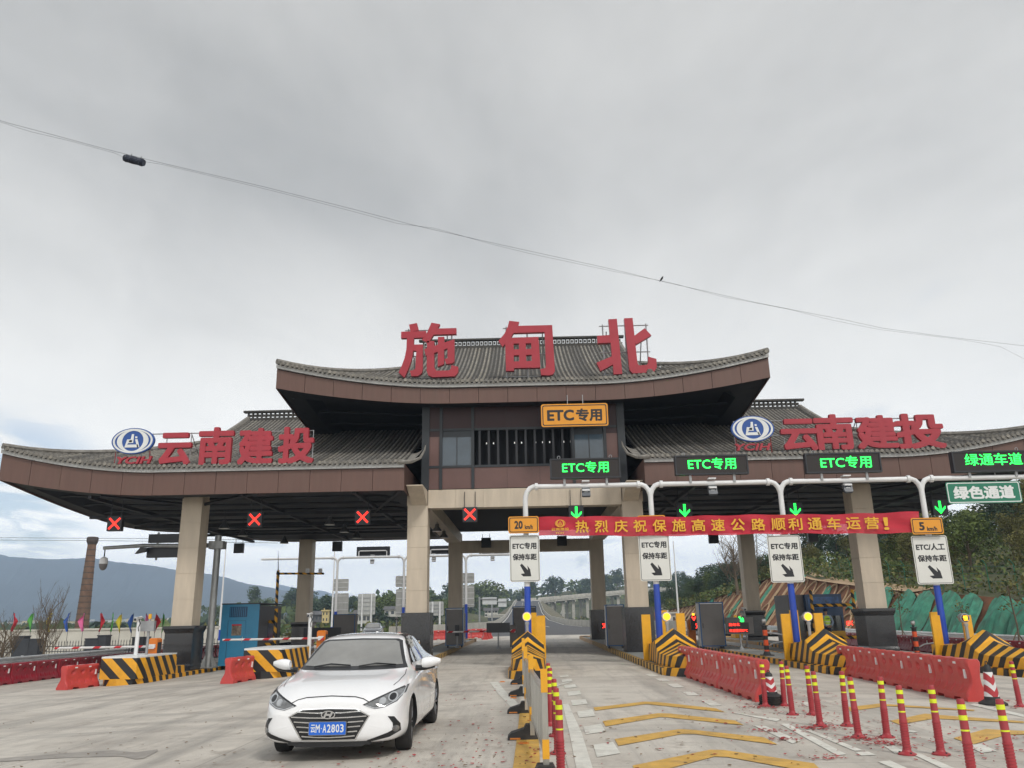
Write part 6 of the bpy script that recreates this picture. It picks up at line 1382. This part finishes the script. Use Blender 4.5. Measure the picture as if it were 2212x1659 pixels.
for i in range(46):
    Y=rs.uniform(225,330);px=rs.uniform(640,1000);x=PY(px,1330,Y).x
    if x>-9: continue
    k=rs.choice((0,2,2));s=rs.uniform(.28,.60);plant(FT[k],x,Y,fhill(x,Y)-.8,s,f'{"small" if s<.42 else "bigger"} {("blue-green","tall dark","mid green")[k]} tree {"left of the yellow house" if px<700 else "behind the far sign backs" if px<830 else "near the second column"}, beyond the left lanes','trees beyond the left lanes')
for i in range(40):
    Y=rs.uniform(110,300);px=rs.uniform(1420,1560);x=PY(px,1330,Y).x
    if Y<215: continue
    k=rs.choice((0,1,2));plant(FT[k],x,Y,-1.0,rs.uniform(.5,1.0),f'{("blue-green","tall dark","mid green")[k]} {"farther" if Y>275 else "nearer"} tree {"right" if px>1490 else "left"} of the blue-footed mast by the second gantry leg','trees right of the viaduct')
m=MB();ru=random.Random(19)
for i in range(9000):
    x=ru.uniform(-200,310);y=ru.uniform(300,690)
    if (abs(x-2)<18 and y<480) or (0<x<130 and 420<y<525): continue
    z=fhill(x,y)
    if z<.6: continue
    c=Vector((x,y,z+ru.random()*7));a=Vector((ru.gauss(0,1),ru.gauss(0,1),ru.gauss(0,1))).normalized();b=a.cross(Vector((ru.gauss(0,1),ru.gauss(0,1),ru.gauss(0,1)))).normalized();s=ru.uniform(.8,2.4);m.add([c-a*s,c+b*s*.7,c+a*s,c-b*s*.7],[(0,1,2,3)],ru.choice((0,0,1,2)))
tag(m.build('far_wood_mass',[GRN[0],GRN[1],GRN[3]]),kind='stuff')
m=MB()
for i in range(5200):
    y=ru.uniform(96,330);s_=-1 if ru.random()<.6 else 1;x=s_*ru.uniform(16,75);z=-1.2+ru.random()**2*2.2;c=Vector((x,y,z));a=Vector((ru.gauss(0,1),ru.gauss(0,1),ru.gauss(0,1))).normalized();b=a.cross(Vector((ru.gauss(0,1),ru.gauss(0,1),ru.gauss(0,1)))).normalized();s=ru.uniform(.2,.9);m.add([c-a*s,c+b*s*.6,c+a*s,c-b*s*.6],[(0,1,2,3)],ru.choice((0,1,2)))
tag(m.build('roadside_scrub',[GRN[1],GRN[2],GRN[0]]),kind='stuff')
# =====================================================  LEFT SIDE: GUARDRAIL, RAILINGS, WALL, FLAGS, CHIMNEY
def guardrail(X,y0,y1,face,label,h0=.36):
    o=thing('guardrail',(X,y0,gz(X)),label,'guardrail','steel guardrails along the plaza');n=int((y1-y0)/4)
    pr=[(0,0),(.06,.04),(.06,.08),(0,.12),(0,.15),(.06,.19),(.06,.23),(0,.27),(0,.30),(.06,.34),(.06,.38),(0,.42)]
    for k in range(n):
        m=MB();a=k*4+.01;b=k*4+3.99
        vs=[(face*(p),a,h0+z) for p,z in pr]+[(face*(p),b,h0+z) for p,z in pr];N_=len(pr);m.add(vs,[(i,i+1,N_+i+1,N_+i) for i in range(N_-1)]);m.build('beam',SIL2,o)
        m=MB();m.lathe([(.06,-.1),(.06,h0+.44)],8,(-face*.08,k*4+2,0));m.build('post',SIL2,o)
    return o
SIL2=mat('zinc_guardrail',(.66,.68,.69),.45,metal=.1,var=.12,vs=2,dirt=.12)
guardrail(-24,26,70,1,'long corrugated steel guardrail behind the left row of red barriers')
guardrail(24,26,150,-1,'long pale guardrail at the foot of the green nets on the right')
RAIL=mat('dark_iron',(.03,.035,.045),.5,var=.15);PILL=mat('dark_grey_pillar',(.04,.045,.055),.55,var=.2,vs=2,dirt=.15);WALLM=mat('whitewashed_wall',(.62,.60,.54),.85,var=.10,vs=.5,dirt=.3)
Yw=60;x0=PY(-220,1361,Yw).x;x1=PY(470,1353,Yw).x;wt=PY(170,1358,Yw).z;g=-1.0
o=thing('boundary_wall',(x0,Yw,g),'long whitewashed wall behind the iron railings on the left','wall');m=MB();m.box((0,0,0),(x1-x0,.3,wt-g-.12));m.build('wall_face',WALLM,o);m=MB();m.box((-.05,-.06,wt-g-.12),(x1-x0+.05,.36,wt-g));m.build('coping',WALLM,o)
Yf=50.;fx=lambda px:PY(px,1395,Yf).x
zb_=-.62;zt_=PY(100,1386,Yf).z
pill=[(-90,-60,1374),(33,57,1376),(57,88,1382),(188,214,1381),(214,233,1374),(289,319,1378),(389,416,1373),(482,506,1376)]
pil_l=['left of the picture edge','before the bare tree, tall and narrow','beside the tall narrow one, low and wide','wide one under the yellow flag','tall narrow one right of the bare tree','under the pink flag','under the middle yellow flag','beside the steel mast']
fence=thing('iron_railing',(fx(-90),Yf,zb_),'dark iron railings with pointed pickets between dark pillars on the left','railing')
fxx=fence.location.x
prev=None
for (a,b,ty),l in zip(pill,pil_l):
    xa,xb=fx(a),fx(b);zt=PY(a,ty,Yf).z;o=thing('fence_pillar',((xa+xb)/2,Yf,zb_-.3),'dark grey fence pillar '+l,'pillar','dark pillars of the left railing');w=(xb-xa)/2
    m=MB();m.box((-w,-.3,0),(w,.3,zt-zb_+.3));m.build('shaft',PILL,o);m=MB();m.box((-w-.03,-.33,zt-zb_+.3),(w+.03,.33,zt-zb_+.36));m.build('cap',PILL,o)
xe=fx(520);h=zt_-zb_
for z in (.22,h*.55,h*.78): m=MB();m.box((0,-.02,z-.02),(xe-fxx,.02,z+.02));m.build('rail',RAIL,fence)
x=.1
while x<xe-fxx:
    m=MB();m.box((x-.012,-.012,.0),(x+.012,.012,h-.06));m.add([(x-.03,0,h-.08),(x,-.02,h-.08),(x+.03,0,h-.08),(x,.02,h-.08),(x,0,h+.06)],[(0,1,4),(1,2,4),(2,3,4),(3,0,4),(0,3,2,1)]);m.box((x-.04,-.013,h*.42),(x+.04,.013,h*.45));m.build('picket',RAIL,fence);x+=.17
FC_={'red':(.55,.03,.05),'green':(.10,.42,.08),'yellow':(.75,.62,.05),'blue':(.03,.11,.42),'pink':(.70,.16,.36)}
fl=[(30,'red'),(72,'green'),(112,'yellow'),(151,'blue'),(184,'pink'),(219,'red'),(244,'green'),(263,'yellow'),(288,'blue'),(316,'pink'),(338,'red'),(354,'green'),(427,'red'),(456,'yellow')]
dirs=[1,-1,-1,-1,-1,1,0,-1,-1,1,1,0,0,1]
for i,((px,c),dd) in enumerate(zip(fl,dirs)):
    Y=49.5;p=PY(px,1322+(i>6)*2+(i>11)*2,Y);o=thing('flag_pole',(p.x,Y,zb_),f'{c} pennant on a thin pole above the left railing, {ORD[i]} from the left','flag','coloured pennants on the left railing');H=p.z-zb_
    m=MB();m.tube([(0,0,0),(rs.uniform(-.04,.04),0,H)],.014,4);m.build('pole',RAIL,o)
    fm=mat('pennant_'+c,FC_[c],.7,var=.12,emit=0);s=dd or .35;m=MB()
    w=.36*s
    m.grid(lambda u,v:(w*u*(1-abs(v-.35)*1.5 if v>.35 else 1-(.35-v)*2.4)*1.0,.10*math.sin(u*5+v*3+i),H-1.0*v-.05-.10*u),6,8);m.build('pennant',fm,o,smooth=True)
# chimney of bands of brick
BRK=mat('chimney_brick',(.165,.098,.066),.9,var=.35,vs=1.4,bump=.5,bs=14,dirt=.75,det=8);BRD=mat('chimney_band',(.07,.055,.05),.85,var=.3)
Y=125.;b=PY(177.5,1347,Y);t=PY(199,1160,Y);H=t.z+1.2
ch=thing('brick_chimney',(b.x,Y,-1.2),'tall tapering brown brick chimney with dark bands behind the white wall','chimney')
r0=(PY(193,1347,Y).x-PY(163,1347,Y).x)/2;r1=(PY(208,1175,Y).x-PY(191,1175,Y).x)/2
nb=17
for k in range(nb):
    a,c=k/nb,(k+1)/nb;ra,rc=r0+(r1-r0)*a,r0+(r1-r0)*c;m=MB();m.lathe([(ra,H*.93*a+.04),(rc,H*.93*c-.04)],20);m.build('shaft_course',BRK,ch,smooth=True)
    m=MB();m.lathe([(rc+.03,H*.93*c-.06),(rc+.03,H*.93*c+.06)],20);m.build('iron_band',BRD,ch)
m=MB();m.lathe([(r1,H*.925),(r1*1.35,H*.955),(r1*1.4,H*.99),(r1*1.15,H),(r1*.8,H)],20);m.build('crown_ring',BRD,ch)
x=PY(95,1400,46).x;o=plant(BT,x,46,-.7,.80,'bare leafless tree with upright twigs in front of the left railing','bare trees');o.scale=(.42,.42,.62)
x=PY(8,1400,44).x;o=plant(BT,x,44,-.8,.42,'small bare shrub at the left picture edge by the railing','bare trees')
# wires on the left, the sagging cable, splice case and bird
WIRE=mat('black_cable',(.012,.012,.014),.6,var=0)
def wire(pts,Yf_,r,label,name='overhead_wire',cat='wire'):
    P=[PY(px,py,Yf_(i/(len(pts)-1))) for i,(px,py) in enumerate(pts)];c=P[0];o=MB();o.tube([tuple(p-c) for p in P],r,4);ob=o.build(name,WIRE,loc=c);tag(ob,label,cat,'overhead wires');return P
def interp(pts,n):
    out=[]
    for k in range(n+1):
        x=pts[0][0]+(pts[-1][0]-pts[0][0])*k/n
        for (a,b),(c,d) in zip(pts,pts[1:]):
            if a<=x<=c: out.append((x,b+(d-b)*(x-a)/(c-a)));break
    return out
base=[(-60,240),(0,261),(95,286),(240,325),(345,351),(560,401),(760,451),(900,488),(1120,537),(1330,583),(1430,608),(1640,655),(1840,694),(1900,708),(2040,727),(2160,741),(2300,757)]
wire(interp(base,60),lambda t:20+14*t,.0055,'thin dark overhead wire sagging from the upper left to the right edge')
lower=[(-60,243),(0,263),(60,283),(150,304),(246,330),(268,341),(310,349),(345,354),(430,374),(560,405),(640,425),(760,456),(860,483),(940,493),(1060,527),(1150,549),(1330,587),(1450,611),(1560,641),(1700,667),(1790,690),(1900,712),(2080,734),(2160,748),(2240,790)]
wire(interp(lower,90),lambda t:20+14*t,.0045,'second thin wire wavering just below the first across the sky')
def cableY(px): return 20+14*(px+60)/2360
Y=cableY(290);c=PY(290,346.5,Y);e=PY(311,352,Y)-PY(269,341,Y);o=thing('splice_case',c,'dark ribbed splice case hanging on the overhead cable at the upper left','cable joint');o.rotation_euler=(0,math.atan2(-e.z,e.x),0);hl=e.length/2
m=MB();pr=[];n=22
for k in range(n+1): t=-1+2*k/n;pr.append((hl*t,(.115+.012*math.cos(k*math.pi*.9))*(1 if abs(t)<.86 else .82)))
vs=[(x,r*math.cos(2*math.pi*j/14),r*math.sin(2*math.pi*j/14)) for x,r in pr for j in range(14)];m.add(vs,[(i*14+j,i*14+(j+1)%14,(i+1)*14+(j+1)%14,(i+1)*14+j) for i in range(n) for j in range(14)]+[tuple(range(14)),tuple(n*14+j for j in range(14))]);m.build('case',mat('splice_plastic',(.010,.016,.035),.5,var=.1),o)
for s in(-.5,.5): m=MB();m.tube([(s*hl,0,.1),(s*hl,0,.19)],.012,4);m.build('hanger',WIRE,o)
Y=cableY(1429);c=PY(1429,606,Y);bm_=MB();bm_.tube([(-.06,0,-.02),(-.02,0,.03),(.03,0,.10),(.05,0,.15),(.09,0,.16)],[.006,.035,.04,.026,.004],8);bm_.tube([(-.02,0,.02),(-.09,0,-.06)],.014,4,r2=.006)
tag(bm_.build('bird',WIRE,loc=c,smooth=True),'small dark bird perched on the overhead wire','bird')
for i,(ya,yb) in enumerate(((1162,1163),(1167,1169))):
    wire([(-80,ya-1),(200,ya+.8),(330,yb+.3),(600,yb+4)],lambda t:150,.035,f'thin straight power line behind the brick chimney, {("upper","lower")[i]} of two')
# street lamps, pylon, sign backs
def mast(px,Y,py0,label,foot=BLF if 0 else None,lean=0,arm=False,r=.07):
    b=PY(px,1360,Y);z0=-.6 if Y<80 else -1.2;t=PY(px-(1360-py0)*.0,py0,Y).z;o=thing('lamp_mast',(b.x,Y,z0),label,'mast','tall thin white masts')
    H=t-z0;m=MB();m.tube([(0,0,1.6),(0,0,H)],r*1.2,8,r2=r*.6);m.build('upper_tube',GW,o);m=MB();m.tube([(0,0,0),(0,0,1.6)],r*1.3,8);m.build('blue_foot',GBL,o)
mast(474,66,1172,'thin white mast with blue foot left of the blue booth');mast(1470-2,72,1168,'thin white mast with blue foot right of the second white lane sign');mast(1622,66,1195,'thin white mast in front of the arched slope left of the third white lane sign');mast(1369*0+716,75,1150,'thin white mast behind the far gantry left leg')
PYL=thing('pylon',(0,0,0),'white lattice power pylon rising behind the bare trees on the right','pylon');Y=150;b=PY(1655,1245,Y);t=PY(1640,1120,Y);PYL.location=(b.x,Y,b.z-3);H=t.z-b.z+3+10;w0,w1=2.2,.5
cr_=lambda s,q,z:(s*(w0+(w1-w0)*z/H),q*(w0+(w1-w0)*z/H),z)
for s,q in((1,1),(1,-1),(-1,1),(-1,-1)): m=MB();m.tube([cr_(s,q,0),cr_(s,q,H)],.10,4);m.build('leg',FRM,PYL)
for k in range(12):
    za,zb2=H*k/12,H*(k+1)/12;m=MB()
    for (s,q),(u,v) in (((1,1),(-1,1)),((1,-1),(-1,-1)),((1,1),(1,-1)),((-1,1),(-1,-1))): m.tube([cr_(s,q,za),cr_(u,v,zb2)],.05,3);m.tube([cr_(u,v,za),cr_(s,q,zb2)],.05,3)
    tag(m.build('bracing',FRM,PYL),kind='stuff')
for px,l in((735,'leftmost'),(870,'just left of the tall beige column'),(1007,'lit green, right of the rear beige column')):
    for i,(ya,yb) in enumerate(((1250 if px<800 else 1243,1277 if px<800 else 1268),(1281 if px<800 else 1272,1342 if px<800 else 1330))):
        if px==1007: ya,yb=((1237,1260),(1264,1312))[i]
        Y=60.35 if 0 else 60.1;a=PY(px-17,yb,Y);b=PY(px+17,ya,Y)
        w=b.x-a.x;h=b.z-a.z;o=thing('traffic_sign',((a.x+b.x)/2,Y+.25,a.z),f'grey {("speed","lane")[i]} sign back, far gantry leg, {l}','road sign','sign backs on the far gantry legs')
        m=MB();m.prism(rrect(w,h,.08,4,0,h/2),0,.015);m.build('plate',SBK2 if 'SBK2' in globals() else SBK,o)
        for z in ([.3,.7] if i==0 else [.12,.4,.65,.9]): m=MB();m.box((-w/2+.04,-.03,h*z-.02),(w/2-.04,-.001,h*z+.02));m.build('brace',SIL2,o)
def board(px0,px1,py0,py1,Y,label,legs,grid=(2,4),z0=-1.2,mt=None):
    a=PY(px0,py1,Y);b=PY(px1,py0,Y);w=b.x-a.x;h=b.z-a.z;o=thing('road_sign_back',((a.x+b.x)/2,Y,z0),label,'road sign','big sign boards seen from behind');zz0=a.z-z0
    m=MB();m.prism(rrect(w,h,.15,4,0,zz0+h/2),.12,.2);m.build('plate',mt or SBK,o)
    for k in range(1,grid[1]): m=MB();m.box((-w/2+.1,.05,zz0+h*k/grid[1]-.05),(w/2-.1,.118,zz0+h*k/grid[1]+.05));m.build('brace',FRM,o)
    for x in legs: m=MB();m.tube([(x*w,0,0),(x*w,0,zz0+h*.98)],.12,6);m.build('leg',GW,o)
board(772,811,1282,1328,130,'tall sign board back on two legs left of the second beige column',(-.25,.28),(2,5))
board(926,958,1299,1330,100,'sign board back between the two centre left columns',(-.25,.25),(3,4))
mt_=mat('pale_sign_back',(.55,.57,.58),.5,metal=.2,var=.08)
def canti(pxp,px0,px1,py0,py1,Y,arm,pyb,label):
    c=PY(pxp,pyb,Y);a=PY(px0,py1,Y);b=PY(px1,py0,Y);z0=c.z;o=thing('cantilever_sign',(c.x,Y,z0),label,'road sign','cantilever road signs by the climbing road')
    t=PY(pxp,arm,Y).z-z0;m=MB();m.tube([(0,0,0),(0,0,t+.4)],.17,8);m.build('pole',FRM,o);m=MB();m.tube([(0,0,t),(b.x-c.x,0,t)],.11,6);m.build('arm',FRM,o);m=MB();m.prism(rrect(b.x-a.x,b.z-a.z,.1,4,(a.x+b.x)/2-c.x,(a.z+b.z)/2-z0),.15,.25);m.build('plate',mt_,o)
canti(1036,1042,1073,1290,1306,160,1294,1348,'pale board on a long arm left of the climbing road, nearer one');canti(1063,1076,1094,1293,1311,190,1300,1345,'smaller pale board on an arm left of the climbing road, farther one')
# houses
HW=mat('house_white',(.55,.54,.50),.85,var=.12,vs=.5,dirt=.3);HY=mat('house_yellow',(.62,.50,.24),.85,var=.1,dirt=.15);HR=mat('house_roof_grey',(.11,.11,.115),.85,var=.25,vs=1);HWN=mat('house_window',(.05,.06,.07),.2,var=.2)
def house(px0,px1,py0,py1,Y,mt,label,roof='gable',n=3,fl=2):
    a=PY(px0,py1,Y);b=PY(px1,py0,Y);w=b.x-a.x;h=max(2.5,b.z-a.z);d=w*.7;o=thing('house',((a.x+b.x)/2,Y,a.z-.3),label,'house','village houses beyond the toll')
    hh=h*(.78 if roof=='gable' else .95);m=MB();m.box((-w/2,0,0),(w/2,d,hh));m.build('walls',mt,o)
    m=MB()
    if roof=='gable': m.add([(-w/2-.4,-.5,hh-.05),(w/2+.4,-.5,hh-.05),(w/2+.4,d+.5,hh-.05),(-w/2-.4,d+.5,hh-.05),(-w/2-.4,d/2,h+.3),(w/2+.4,d/2,h+.3)],[(0,1,5,4),(2,3,4,5),(0,4,3),(1,2,5),(0,3,2,1)])
    else: m.box((-w/2-.2,-.3,hh),(w/2+.2,d+.2,hh+.3));m.box((-w/2+.3,.3,hh+.3),(-w/2+w*.3,d*.5,hh+h*.25))
    m.build('roof',HR if roof=='gable' else mt,o)
    for f in range(fl):
        for k in range(n):
            x=-w/2+w*(k+.5)/n;z=hh*(f+.35)/fl;m=MB();m.box((x-w*.09,-.04,z),(x+w*.09,-.005,z+hh*.32/fl+.2));m.build('window',HWN,o)
house(657,673,1322,1344,200,HW,'small white house right of the rear left column',n=2);house(695,710,1316,1343,205,HY,'yellow house with a flat roof left of the far gantry leg','flat',2);house(672,696,1326,1342,215,HR,'low grey-roofed house between the white and the yellow house',n=3,fl=1)
house(766,800,1329,1345,170,HW,'low pale house under the tall sign back','gable',4,1);house(830,866,1316,1330,230,HW,'pale house on the rise above the dark car','gable',3,1);house(1047,1075,1319,1331,260,HW,'white two storey house with grey roof left of the climbing road','gable',4,2);house(1054,1090,1333,1346,240,HW,'long white building behind the parapet left of the climbing road','flat',6,1)
house(1172,1195,1338,1346,420,HW,'white building under the viaduct, left one','flat',3,2);house(1212,1232,1322,1344,500,HW,'white block seen between the viaduct piers','flat',3,3);house(1252,1278,1330,1345,490,HW,'pale block between the right viaduct piers','flat',4,2);house(1440,1462,1340,1352,150,HW,'long white roofed truck-like shed behind the second gantry leg','flat',2,1)
# far town and fields at the foot of the ridge
m=MB();ru=random.Random(2)
for i in range(420):
    Y=ru.uniform(1050,1900);px=ru.uniform(-250,640);x=PY(px,1345,Y).x;w=ru.uniform(5,16);d=ru.uniform(5,10);h=ru.uniform(3,9);z=-1.2+ (Y-1050)*.006
    m.box((x,Y,z),(x+w,Y+d,z+h),ru.choice((0,0,1,2)))
    if ru.random()<.5: m.box((x-.5,Y-.5,z+h),(x+w+.5,Y+d+.5,z+h+.8),3)
tag(m.build('far_town',[HW,HY,mat('house_brick',(.28,.16,.11),.9),HR]),kind='stuff')
m=MB()
for i in range(7000):
    Y=ru.uniform(260,2000)**1.0;px=ru.uniform(-250,700);x=PY(px,1345,Y).x;s=ru.uniform(1.,3.6);c=Vector((x,Y,-1.2+(max(0,Y-1050))*.006+ru.random()*2.5));a=Vector((ru.gauss(0,1),ru.gauss(0,1),ru.gauss(0,1))).normalized();b=a.cross(Vector((ru.gauss(0,1),ru.gauss(0,1),ru.gauss(0,1)))).normalized();m.add([c-a*s,c+b*s*.7,c+a*s,c-b*s*.7],[(0,1,2,3)],ru.choice((0,1,2)))
tag(m.build('valley_trees',[GRN[0],GRN[1],GRN[3]]),kind='stuff')
# wire mesh fence posts on the right bank
GP=mat('green_fence_wire',(.02,.16,.10),.6,var=.1);o=thing('mesh_fence',(30,40,1),'thin green mesh fence along the top of the right bank','fence')
for k in range(16):
    y=36+k*3.2;p=slope(y,1);x=p.x+1.0;z=hill(x,y);m=MB();m.tube([(x-30,y-40,z-1.2),(x-30,y-40,z+.7),(x-30-.2,y-40,z+1.0)],.03,4);m.build('post',GP,o)
for dz in (.0,.45,.9):
    m=MB();m.tube([(slope(36+k*3.2,1).x+1-30,36+k*3.2-40,hill(slope(36+k*3.2,1).x+1,36+k*3.2)-.3+dz) for k in range(16)],.012,3);m.build('wire_strand',GP,o)
# =====================================================  THE GUARD
def skin(name,V,E,rad,mt,parent,sub=2):
    me=bpy.data.meshes.new(name);me.from_pydata(V,E,[]);o=link('tmp',me);md=o.modifiers.new('k','SKIN');md.use_smooth_shade=True
    for i,rr in enumerate(rad): me.skin_vertices[0].data[i].radius=(rr if isinstance(rr,tuple) else (rr,rr));me.skin_vertices[0].data[i].use_root=(i==0)
    s_=o.modifiers.new('s','SUBSURF');s_.levels=sub;s_.render_levels=sub;bpy.context.view_layer.update();m2=evalmesh(o);m2.name=name;m2.materials.clear()
    for q in (mt if isinstance(mt,list) else [mt]): m2.materials.append(q)
    return link(name,m2,parent),m2
gp=PY(1793,1400,39.9);g=gz(gp.x)+.17
pz=thing('person',(gp.x,39.9,g),'person in a yellow-green reflective vest and dark cap, hands behind the back, facing the booth','person',rz=R(4))
NAV=mat('navy_trousers',(.012,.02,.05),.8,var=.15);SHI_=mat('pale_blue_shirt',(.28,.36,.50),.8,var=.1);SKN=mat('skin',(.38,.22,.14),.55,var=.05);VES=mat('reflective_vest',(.52,.78,.06),.7,var=.1);CAP=mat('dark_cap',(.012,.018,.045),.8,var=.1)
V=[(0,0,.95),(0,.0,1.15),(0,-.01,1.38),(0,0,1.47),(0,.01,1.53),(0,.02,1.60),(0,.03,1.68),
   (.10,0,.88),(.11,.02,.50),(.11,.0,.09),(.12,.10,.05),(-.10,0,.88),(-.11,.02,.50),(-.11,.0,.09),(-.12,.10,.05),
   (.19,-.01,1.40),(.27,-.07,1.15),(.14,-.17,.98),(.05,-.19,.96),(-.19,-.01,1.40),(-.27,-.07,1.15),(-.14,-.17,.98),(-.05,-.19,.97)]
E_=[(0,1),(1,2),(2,3),(3,4),(4,5),(5,6),(0,7),(7,8),(8,9),(9,10),(0,11),(11,12),(12,13),(13,14),(2,15),(15,16),(16,17),(17,18),(2,19),(19,20),(20,21),(21,22)]
rd=[(.15,.11),(.145,.10),(.17,.105),(.055,.055),(.05,.05),(.085,.095),(.07,.085),.085,.062,.045,.04,.085,.062,.045,.04,.062,.045,.033,.032,.062,.045,.033,.032]
bo_,bm2=skin('body',V,E_,rd,[NAV,SHI_,SKN,DGR],pz)
for p_ in bm2.polygons:
    c=p_.center;p_.material_index=(3 if c.z<.10 else 0 if c.z<.96 and not (c.y<-.10) else 2 if (c.z>1.46 or (c.y<-.13 and abs(c.x)<.13 and c.z<1.03)) else 1)
V=[(0,0,.93),(0,0,1.15),(0,-.01,1.36),(.13,-.01,1.43),(-.13,-.01,1.43)]
vo,vm=skin('vest',V,[(0,1),(1,2),(2,3),(2,4)],[(.168,.132),(.165,.122),(.178,.128),(.07,.09),(.07,.09)],[VES,SHI_],pz)
REF=mat('silver_reflective_tape',(.62,.64,.62),.3,metal=.3,var=.05)
for z in(1.02,1.16): m=MB();m.lathe([(.172,-.018),(.172,.018)],20);m.v=[(a*1.03,b*.80,c+z) for a,b,c in m.v];m.build('reflective_band',REF,pz)
m=MB();m.lathe([(.02,.12),(.08,.10),(.105,.04),(.108,-.02),(.1,-.04)],14);m.v=[(a,b*1.1+.025,c+1.67) for a,b,c in m.v];m.build('cap',CAP,pz,smooth=True)
glyphs('交通服务',-.10,.10,1.27,1.33,-.150,'vest_lettering',CAP,pz,bold=.01,depth=.004)
for s in(-1,1):
    hd=bpy.data.objects.new('hand',None);COL.objects.link(hd);hd.parent=pz
    V=[(s*.055,-.19,.965),(s*.02,-.205,.95),(-s*.015,-.21,.935)];E2=[(0,1),(1,2)];rr=[.03,.032,.026]
    for f in range(4): b=len(V);V+=[(-s*.03,-.215-.004*f,.955-.014*f),(-s*.062,-.212,.945-.014*f),(-s*.08,-.20,.925-.013*f)];E2+=[(2,b),(b,b+1),(b+1,b+2)];rr+=[.0095,.0088,.007]
    b=len(V);V+=[(s*.01,-.215,.985),(-s*.02,-.22,.99)];E2+=[(1,b),(b,b+1)];rr+=[.011,.009];skin('hand_fingers',V,E2,rr,SKN,hd,1)
for p in TP+[BT,YT]+FT: kill(p)
for o in bpy.data.objects:      # every thing needs its label
    if o.parent is None and o.type in('MESH','EMPTY') and 'kind' not in o and 'label' not in o: print('NOLABEL',o.name)

for px0,px1,Y,l in ((1590,1640,56,'yellow block nose at the far end of the fourth island, right of the info display'),(1361,1367,58,'yellow block at the far end of the island behind the third beige column')):
    a=PY(px0,1388,Y);b=PY(px1,1388,Y);o=thing('yellow_block',((a.x+b.x)/2,Y,gz(a.x)+.1),l,'crash block','yellow blocks at the far island ends');w=b.x-a.x
    m=MB();m.prism([(-w/2,0),(w/2,0),(w/2,.85),(-w*.3,.85),(-w/2,.55)],0,1.2);m.build('block',YP,o);m=MB();m.box((-w*.28,.02,.851),(w/2,1.18,.88));m.build('cap',WHS,o)
